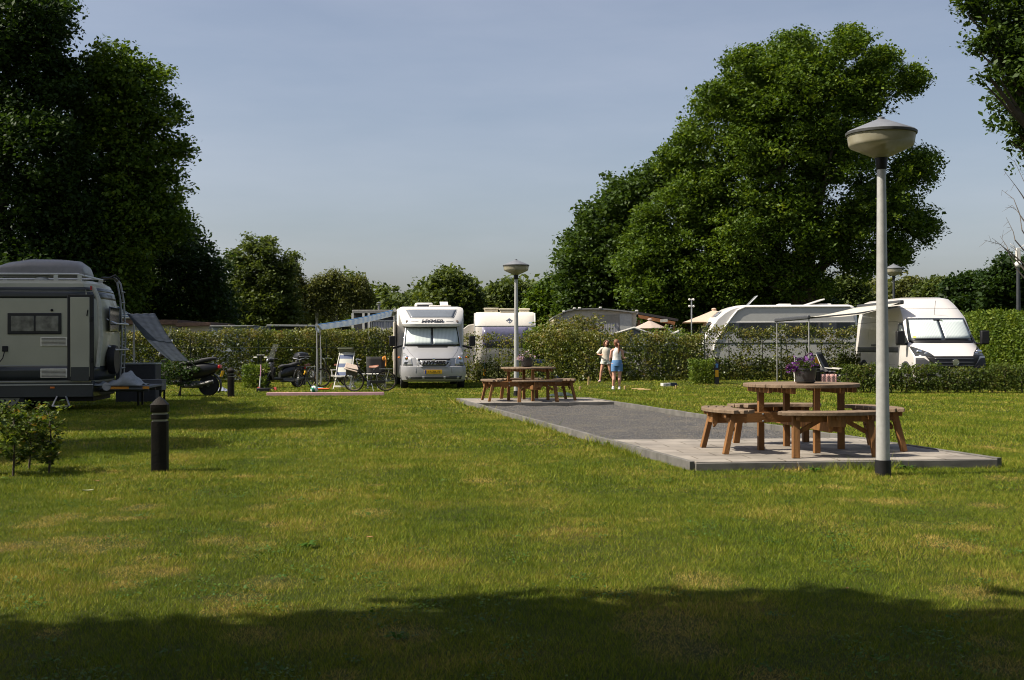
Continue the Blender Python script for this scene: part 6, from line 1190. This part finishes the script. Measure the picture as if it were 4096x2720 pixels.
q.build("frame", GREYM, t); q = MB(); q.tube([(.30, .08, 1.06), (.325, .0, .95), (.32, -.02, .72)], .022, 6); q.ell((.25, -.04, .98), (.05, .03, .07)); q.build("strap", mat("strap_orange", (.65, .25, .02), .6), t)
for u, v, l in ((219, 391.6, "crumpled blue-grey cloth on the grass between the scooter and the distant bollard"),):
    q = MB(); p = G(u, v); q.grid(lambda i, j: ((i - .5) * .62, (j - .5) * .5, .01 + .12 * math.exp(-((i - .62) ** 2) * 14 - ((j - .5) ** 2) * 8) + .02 * math.sin(i * 17 + j * 5) ** 2), 26, 16); tag(q.build("cloth", mat("cloth_bluegrey", (.16, .18, .24), .8, var=.3), loc=p, solid=.01), l, "cloth")
# load on the rear platform of the left motorhome
p0 = P(127, 388.3, 26.4); t = thing("tarp_bundle", "pale grey crumpled tarp bundle lying on the rear platform of the left motorhome", "tarp", (p0.x - .12, 26.4, .535)); q = MB()
q.grid(lambda i, j: ((i - .5) * 1.05, (j - .5) * .62, .005 + (.30 * math.exp(-((i - .66) ** 2) * 22) + .07 * math.exp(-((i - .2) ** 2) * 12)) * math.sin(math.pi * j) ** .5 + .025 * math.sin(i * 31 + 9 * j) * math.sin(math.pi * j)), 34, 16); q.build("cloth", mat("tarp_grey", (.22, .24, .25), .7, var=.15), t, solid=.01)
p0 = P(150, 386, 28.2); t = thing("crate", "grey open crate standing behind the rear platform of the left motorhome", "crate", (p0.x, 28.3, 0)); q = MB(); q.box((0, 0, .60), (.60, .4, .03)); q.box((0, -.19, .48), (.58, .02, .22)); q.box((0, .19, .48), (.58, .02, .22)); q.box((-.29, 0, .48), (.02, .36, .22)); q.box((.29, 0, .48), (.02, .36, .22)); q.build("box", mat("crate_grey", (.12, .12, .12), .7), t)
q = MB()
for x in (-.26, .26):
    for y in (-.16, .16): q.box((x, y, .19), (.04, .04, .38))
q.build("stand", BLACKP, t)
t = thing("storage_box", "long dark box with a pale lid standing between the left motorhome and the hedge", "box", (P(136, 365, 30.0).x, 30.2, 0)); MB().box((0, 0, .47), (1.0, .5, .94)).build("body", mat("box_dark", (.035, .035, .04), .7), t, bev=.02); MB().box((0, 0, .965), (1.04, .54, .04)).build("lid", mat("lid_pale", (.35, .37, .38), .5), t, bev=.01)

# ------------------------------------------------------------------ kubb game and other things on the lawn
KW = mat("pine_wood", (.52, .36, .17), .7, var=.15, scale=20)
for u, v, h, wd, rz, l in ((588.2, 385.2, .29, .05, 6, "tallest pale wooden game block, left of the two girls"), (580, 389.7, .10, .06, 10, "small wooden game block, right of the far picnic table"), (557.3, 389.8, .09, .06, 30, "small wooden game block seen between the far table's bench legs"), (557.6, 381.4, .11, .06, 0, "tilted wooden game block at the hedge side of the far table"),
        (562.5, 381.2, .07, .06, 20, "low wooden game block next to the tilted one"), (624.8, 389.7, .12, .045, 10, "wooden game block just right of the girl in blue shorts"), (641.5, 379.3, .10, .06, 0, "wooden game block at the hedge, right of the girls"), (656.5, 379.4, .12, .03, 0, "thin wooden game peg near the hedge"), (675.5, 388.8, .12, .03, 8, "thin wooden game peg beside the lying box")):
    tag(MB().box((0, 0, h / 2), (wd, wd, h)).build("game_block", KW, loc=G(u, v), bev=.003, rot=(0, 4 if h > .1 else 0, rz)), l, "game block", "wooden blocks of the lawn game")
for k, (u, v, rz, l) in enumerate(((638, 389.6, 4, "upper throwing stick of the pair lying right of the girls"), (644, 390.3, -6, "lower throwing stick of the pair lying right of the girls"))):
    tag(MB().tube([(-.2, 0, .022), (.2, 0, .022)], .022, 8).build("throwing_stick", KW, loc=G(u, v), rot=(0, 0, rz)), l, "stick", "throwing sticks of the lawn game")
p = G(669, 386.3); t = thing("cardboard_box", "white and dark blue flat box lying on the lawn right of the girls", "box", p, 12); MB().box((-.12, 0, .055), (.26, .28, .11)).build("white_end", WHITE, t, bev=.005); MB().box((.12, 0, .06), (.24, .285, .115)).build("blue_end", mat("box_navy", (.03, .04, .07), .6), t, bev=.005); text("354", .08, BLACKP, t, (-.1, -.143, .055), (90, 0, 0), .001)
p = G(562, 396.6); tag(MB().grid(lambda i, j: ((i - .5) * .75, (j - .5) * .4, .01 + .10 * math.sin(math.pi * i) ** .6 * math.sin(math.pi * j) ** .6 + .01 * math.sin(20 * i)), 20, 12).build("game_bag", mat("bag_green", (.02, .035, .03), .6, var=.4, scale=30), loc=p, solid=.01), "dark green game bag lying on the grass behind the far picnic table", "bag")
tag(MB().box((0, 0, .03), (.37, .05, .05)).build("white_bar", WHITE, loc=at(788, 39.6), bev=.005), "short white bar lying at the foot of the van's awning pole", "bar")
# camp chairs beside the van
def camp_chair(name, label, p, rz, cloth, frame, bw=.5, bh=(.62, .98), rec=.1):
    t = thing(name, label, "chair", p, rz); q = MB(); w_ = bw / 2
    for s_ in (-1, 1): q.tube([(s_ * w_, -.25, 0), (s_ * w_, .15, .46), (s_ * w_, .15 + rec, bh[1])], .013, 7); q.tube([(s_ * w_, .25, 0), (s_ * w_, -.25, .45)], .013, 7); q.tube([(s_ * (w_ + .02), .18, .64), (s_ * (w_ + .03), -.22, .64), (s_ * w_, -.25, .44)], .012, 7)
    q.build("frame", frame, t); MB().grid(lambda i, j: (-w_ + bw * i, .16 + rec * j * ((bh[1] - .5) / .5), bh[0] + (bh[1] - bh[0]) * j), 5, 4).build("backrest", cloth, t, solid=.012); MB().grid(lambda i, j: (-w_ + bw * i, -.25 + .42 * j, .45 - .03 * math.sin(math.pi * i)), 5, 4).build("seat", cloth, t, solid=.012)
    for s_ in (-1, 1): MB().box((s_ * (w_ + .025), -.02, .655), (.045, .36, .02)).build("armrest", frame, t, bev=.006)
    return t
camp_chair("camp_chair", "grey cloth camp chair with white arms, seen behind the purple flowers", at(802.5, 39.5), 170, mat("cloth_grey", (.15, .155, .17), .85, var=.1), mat("frame_plastic", (.7, .7, .7)), .52, (.76, 1.0))
t = thing("recliner", "dark navy high-backed reclining chair beside the pink cloth", "chair", at(831, 38.2), 60); NV = mat("cloth_navy", (.012, .018, .03), .85)
MB().grid(lambda i, j: (-.28 + .56 * i, .02 + .38 * j, .42 + .72 * j), 4, 8).build("backrest", NV, t, solid=.05); MB().grid(lambda i, j: (-.27 + .54 * i, -.5 + .54 * j, .44 - .03 * j), 4, 6).build("seat", NV, t, solid=.04); q = MB()
for s_ in (-1, 1): q.tube([(s_ * .3, -.5, .0), (s_ * .3, .15, .5), (s_ * .3, .40, 1.1)], .014, 7); q.tube([(s_ * .3, .35, 0), (s_ * .3, -.4, .45)], .014, 7); q.bar((s_ * .32, -.35, .62), (s_ * .32, .12, .66), .05, .025)
q.build("frame", mat("frame_plastic", (.7, .7, .7)), t)
tag(MB().grid(lambda i, j: ((i - .5) * .62, (j - .5) * .4, .02 + .14 * math.exp(-((i - .3) ** 2) * 12) * math.sin(math.pi * j) + .03 * math.sin(i * 14) ** 2), 22, 10).build("jacket", mat("jacket_grey", (.055, .055, .06), .85, var=.3, scale=6), loc=at(824.5, 37.9) + Vector((0, 0, .50)), solid=.02), "crumpled dark grey jacket lying on the pink cloth covered stool", "jacket")
t = thing("stool", "low stool draped with a faded red and white checked cloth beside the low hedge", "stool", at(826.5, 37.8), 4); MB().box((0, 0, .44), (.46, .40, .03)).build("top", mat("stool_pink", (.50, .28, .25), .8), t)
for x in (-.2, .2):
    for y in (-.16, .16): MB().tube([(x, y, .43), (x * 1.1, y * 1.1, 0)], .012, 6).build("leg", ALU, t)
def chk():
    M = bpy.data.materials.new("checked_cloth"); M.use_nodes = True; n = M.node_tree; b_ = n.nodes["Principled BSDF"]; b_.inputs["Roughness"].default_value = .9; br = n.nodes.new("ShaderNodeTexChecker"); br.inputs["Scale"].default_value = 26; br.inputs["Color1"].default_value = (.50, .20, .18, 1); br.inputs["Color2"].default_value = (.55, .42, .38, 1); tx = n.nodes.new("ShaderNodeTexCoord"); n.links.new(tx.outputs["Object"], br.inputs["Vector"]); n.links.new(br.outputs[0], b_.inputs["Base Color"]); return M
q = MB(); q.box((0, 0, .462), (.48, .42, .012)); q.grid(lambda i, j: ((i - .5) * .49, -.215 - .01 * math.sin(i * 20), .46 - .36 * j), 20, 4); q.grid(lambda i, j: (.245, -.21 + .42 * i, .46 - .34 * j), 10, 4); q.grid(lambda i, j: (-.245, -.21 + .42 * i, .46 - .34 * j), 10, 4)
o = q.build("checked_cloth", chk(), loc=at(826.5, 37.8), solid=.006, rot=(0, 0, 4)); tag(o, "faded red and white checked cloth hanging over the low stool", "cloth")

# ------------------------------------------------------------------ two girls
SKIN = mat("skin", (.52, .27, .18), .55, var=.06, scale=6); SKIN2 = mat("skin_light", (.58, .31, .23), .55, var=.06, scale=6); HAIR = mat("hair_brown", (.10, .035, .015), .5, var=.4, scale=30, bump=.8, bscale=120); HAIR2 = mat("hair_auburn", (.17, .065, .03), .5, var=.4, scale=30, bump=.8, bscale=120)
def hand(mb, w_, d, side, curl=.35, s=1.0):
    """palm and five fingers; w_ wrist point, d direction of the hand, side thumb direction"""
    d = Vector(d).normalized(); sd_ = (Vector(side) - d * Vector(side).dot(d)).normalized(); n_ = d.cross(sd_); w_ = Vector(w_)
    pc = w_ + d * .045 * s
    for k in (-1, 0, 1): mb.tube([w_ + sd_ * .010 * k * s, w_ + d * .045 * s + sd_ * .020 * k * s, w_ + d * .078 * s + sd_ * .024 * k * s], [.014 * s, .013 * s, .010 * s], 8)
    for k, l in enumerate((.060, .070, .066, .050)):
        o = sd_ * (.027 - .018 * k) * s; b = w_ + d * .078 * s + o; m1 = b + (d + sd_ * (.12 - .08 * k)) * l * .5 * s; e = m1 + (d * (1 - curl) + n_ * curl).normalized() * l * .5 * s; mb.tube([b - d * .02 * s, b, m1, e], [.0085 * s, .0085 * s, .008 * s, .0065 * s], 7)
    b = w_ + d * .03 * s + sd_ * .022 * s; mb.tube([b - d * .01 * s, b + (d * .5 + sd_) * .022 * s, b + (d * 1.0 + sd_ * .8) * .042 * s], [.011 * s, .010 * s, .0075 * s], 7)
def head(mb, c, yaw, tilt=0, roll=0, s=1.0):
    M = Matrix.Translation(c) @ Euler((R(tilt), R(roll), R(yaw))).to_matrix().to_4x4() @ Matrix.Scale(s, 4); q = MB()
    q.ell((0, .01, .02), (.072, .088, .098), 20, 14); q.ell((0, -.028, -.045), (.050, .052, .062), 16, 10); q.ell((0, -.088, -.018), (.011, .016, .020), 8, 6); q.tube([(0, -.078, .015), (0, -.092, -.018)], [.007, .011], 6)
    for x in (-1, 1): q.ell((x * .074, .012, -.005), (.010, .020, .030), 8, 6); q.ell((x * .034, -.062, -.03), (.024, .020, .022), 8, 6)
    q.ell((0, -.076, -.052), (.022, .010, .006), 8, 5); q.ell((0, -.074, -.061), (.018, .010, .006), 8, 5); mb.add(q.v, q.f, M); return M
def girl_facing():
    p = G(606, 382.0); k = p.y / F; hor = H; t = thing("person", "girl facing the camera in a cream T-shirt and pale shorts, legs apart, head tilted", "person", p); s = (40.6 * k) / 1.5
    t.scale = (s * 1.02,) * 3; b = MB()                             # local heights for a 1.5 m girl, she stands with feet ~.46 apart
    hipL, hipR = Vector((-.085, 0, .76)), Vector((.085, 0, .76)); fL, fR = Vector((-.215, -.02, .075)), Vector((.255, .02, .075)); kL, kR = Vector((-.165, -.03, .42)), Vector((.135, -.05, .42))
    for h_, k_, f_, o in ((hipL, kL, fL, -1), (hipR, kR, fR, 1)):
        b.tube([h_ + Vector((0, 0, .04)), h_.lerp(k_, .35), k_, k_.lerp(f_, .35) + Vector((0, .018, 0)), k_.lerp(f_, .75), f_], [.082, .072, .048, .050, .034, .029], 14)
    b.ell((0, 0, .82), (.135, .095, .12), 18, 12); b.tube([(0, 0, .82), (0, 0, 1.0), (-.01, .0, 1.16), (-.01, .01, 1.22)], [.12, .105, .125, .07], 16, .72); b.tube([(-.01, .01, 1.2), (.0, .0, 1.32)], [.042, .038], 12)
    shL, shR = Vector((-.155, 0, 1.20)), Vector((.145, 0, 1.18)); b.tube([shL, (-.01, 0, 1.215), shR], [.045, .05, .045], 10)
    eL, wL = Vector((-.30, .01, 1.01)), Vector((-.21, -.14, .98)); b.tube([shL, shL.lerp(eL, .5), eL, wL], [.045, .038, .030, .021], 12); hand(b, wL, (.8, -.5, .1), (0, 0, 1), .6, .85)
    eR, wR = Vector((.21, .01, .95)), Vector((.255, -.05, .76)); b.tube([shR, shR.lerp(eR, .5), eR, wR], [.043, .037, .029, .021], 12); hand(b, wR, (.1, -.1, -1), (-.6, -1, 0), .35, .85)
    M = head(b, (.015, -.01, 1.395), 8, 8, 16, .98); b.build("body", SKIN, t, remesh=.008)
    h = MB(); q = MB(); q.ell((0, .028, .035), (.086, .092, .098), 20, 14); q.ell((0, .05, -.04), (.084, .05, .085), 16, 10)
    for x in (-1, 1): q.tube([(x * .055, -.03, .09), (x * .085, -.012, .02), (x * .088, .0, -.07), (x * .075, .01, -.115)], [.022, .026, .026, .012], 10)
    h.add(q.v, q.f, M); h.build("hair", HAIR, t, remesh=.008)
    f = MB(); q = MB(); 
    for x in (-1, 1): q.ell((x * .028, -.079, .008), (.011, .006, .006), 8, 6); q.tube([(x * .018, -.083, .026), (x * .042, -.074, .027)], .003, 4)
    f.add(q.v, q.f, M); f.build("eyes", mat("eye_dark", (.02, .015, .012), .3), t); f = MB(); q = MB(); q.ell((0, -.086, -.054), (.020, .006, .0055), 8, 5); f.add(q.v, q.f, M); f.build("lips", mat("lips", (.45, .12, .10), .5), t)
    CT = mat("tshirt_cream", (.62, .56, .46), .85, var=.04, scale=4, bump=.4, bscale=14)
    def ring(cx, cy, z, a, b_, n=22, w=0.0): return [(cx + a * math.cos(q_) * (1 + w * math.sin(q_ * 7)), cy + b_ * math.sin(q_), z + .01 * w * 10 * math.sin(q_ * 3)) for q_ in np.linspace(0, 2 * math.pi, n + 1)[:-1]]
    sh = MB().rings([ring(0, 0, .79, .178, .125, w=.03), ring(0, 0, .85, .172, .122, w=.025), ring(0, 0, .98, .155, .115), ring(-.005, 0, 1.10, .155, .118), ring(-.008, 0, 1.19, .165, .10), ring(-.008, .005, 1.235, .12, .075), ring(-.005, .005, 1.262, .055, .052)], cap=False)
    sh.tube([shL + Vector((.05, 0, .01)), shL + Vector((-.005, 0, .01)), shL.lerp(eL, .5), shL.lerp(eL, .93)], [.06, .066, .068, .070], 14, cap=False); sh.tube([shR + Vector((-.05, 0, .01)), shR + Vector((.005, 0, .01)), shR.lerp(eR, .45), shR.lerp(eR, .8)], [.06, .064, .064, .066], 14, cap=False); sh.build("t_shirt", CT, t, sub=1)
    so_ = MB(); so_.rings([ring(0, 0, .84, .155, .11), ring(0, 0, .74, .165, .115)], cap=False)
    for h_, k_ in ((hipL, kL), (hipR, kR)): so_.tube([h_ + Vector((0, 0, .06)), h_.lerp(k_, .12), h_.lerp(k_, .34)], [.085, .098, .108], 16, cap=False)
    so_.build("shorts", mat("shorts_pale", (.58, .60, .52), .85), t, sub=1)
    for f_, yaw in ((fL, -25), (fR, 20)): q = MB(); q.ell((0, -.055, .03), (.045, .115, .038), 16, 8); q.ell((0, 0, .05), (.04, .05, .045), 12, 8); q.build("shoe", mat("shoe_pink", (.62, .42, .42), .6), t, loc=(f_.x, f_.y, 0), rot=(0, 0, yaw))
def girl_back():
    p = G(617, 389.6); k = p.y / F; t = thing("person", "girl seen from behind with a ponytail, white sleeveless top and blue shorts", "person", p); s = (48.6 * k) / 1.5; t.scale = (s * 1.02,) * 3; b = MB()
    hipL, hipR = Vector((-.085, 0, .76)), Vector((.085, 0, .76)); kL, kR = Vector((-.085, -.01, .42)), Vector((.075, -.0, .42)); fL, fR = Vector((-.095, .03, .075)), Vector((.075, .03, .075))
    fL.x -= .02
    for h_, k_, f_ in ((hipL, kL, fL), (hipR, kR, fR)): b.tube([h_ + Vector((0, 0, .04)), h_.lerp(k_, .35), k_, k_.lerp(f_, .32) + Vector((0, -.022, 0)), k_.lerp(f_, .75), f_], [.092, .082, .054, .056, .037, .031], 14)
    b.ell((0, 0, .82), (.145, .105, .12), 18, 12); b.tube([(0, 0, .82), (0, 0, 1.0), (.0, .0, 1.15), (.0, .01, 1.22)], [.13, .108, .128, .07], 16, .72); b.tube([(0, .0, 1.2), (0, .01, 1.32)], [.045, .04], 12)
    shL, shR = Vector((-.155, 0, 1.185)), Vector((.155, 0, 1.185)); b.tube([shL, (0, 0, 1.215), shR], [.045, .05, .045], 10)
    eL, wL = Vector((-.195, .02, .97)), Vector((-.20, .13, .86)); b.tube([shL, shL.lerp(eL, .5), eL, wL], [.045, .039, .032, .022], 12); hand(b, wL, (.3, .9, -.2), (0, 0, 1), .4, .85)
    eR, wR = Vector((.20, .02, .96)), Vector((.24, .14, .92)); b.tube([shR, shR.lerp(eR, .5), eR, wR], [.045, .039, .032, .022], 12); hand(b, wR, (.3, .8, .3), (0, 0, 1), .4, .85)
    M = head(b, (-.012, .02, 1.40), 176, -4, 0, 1.0); b.build("body", SKIN2, t, remesh=.008)
    h = MB(); q = MB(); q.ell((0, .024, .030), (.086, .094, .100), 20, 14); q.ell((0, .055, -.035), (.074, .045, .065), 16, 10); h.add(q.v, q.f, M); h.tube([(.03, -.085, 1.40), (.055, -.125, 1.36), (.06, -.11, 1.27), (.055, -.11, 1.17), (.035, -.115, 1.09)], [.025, .034, .036, .028, .010], 10); h.build("hair", HAIR2, t, remesh=.008)
    MB().ell((.048, -.11, 1.375), (.028, .022, .022), 10, 6).build("hair_tie", mat("hair_tie", (.5, .35, .2)), t)
    def ring(cx, cy, z, a, b_, n=22): return [(cx + a * math.cos(q_), cy + b_ * math.sin(q_), z) for q_ in np.linspace(0, 2 * math.pi, n + 1)[:-1]]
    MB().rings([ring(0, 0, .86, .150, .115), ring(0, 0, .90, .143, .108), ring(0, 0, 1.0, .128, .10), ring(0, 0, 1.10, .138, .106), ring(0, 0, 1.16, .128, .10), ring(0, .0, 1.215, .095, .078), ring(0, 0.005, 1.27, .052, .052)], cap=False).build("top", mat("top_white", (.66, .65, .62), .8, bump=.4, bscale=14), t, sub=1)
    BL = mat("shorts_blue", (.10, .22, .42), .85, var=.08, bump=.3, bscale=14); so_ = MB(); so_.rings([ring(0, 0, .895, .148, .112), ring(0, 0, .82, .165, .128), ring(0, 0, .72, .170, .125)], cap=False)
    for h_, k_ in ((hipL, kL), (hipR, kR)): so_.tube([h_ + Vector((0, 0, .06)), h_.lerp(k_, .15), h_.lerp(k_, .5), h_.lerp(k_, .6)], [.088, .100, .098, .097], 16, cap=False)
    so_.build("shorts", BL, t, sub=1)
    for f_ in (fL, fR): q = MB(); q.ell((0, .055, .035), (.045, .115, .042), 16, 8); q.ell((0, .0, .055), (.044, .05, .055), 12, 8); o = q.build("shoe", WHITE, t, loc=(f_.x, f_.y - .02, 0)); MB().box((0, .03, .012), (.085, .22, .02)).build("sole", mat("sole_grey", (.3, .3, .3)), o, bev=.008); MB().box((.035, .01, .05), (.02, .04, .04)).build("patch", BLACKP, o)
girl_facing(); girl_back()
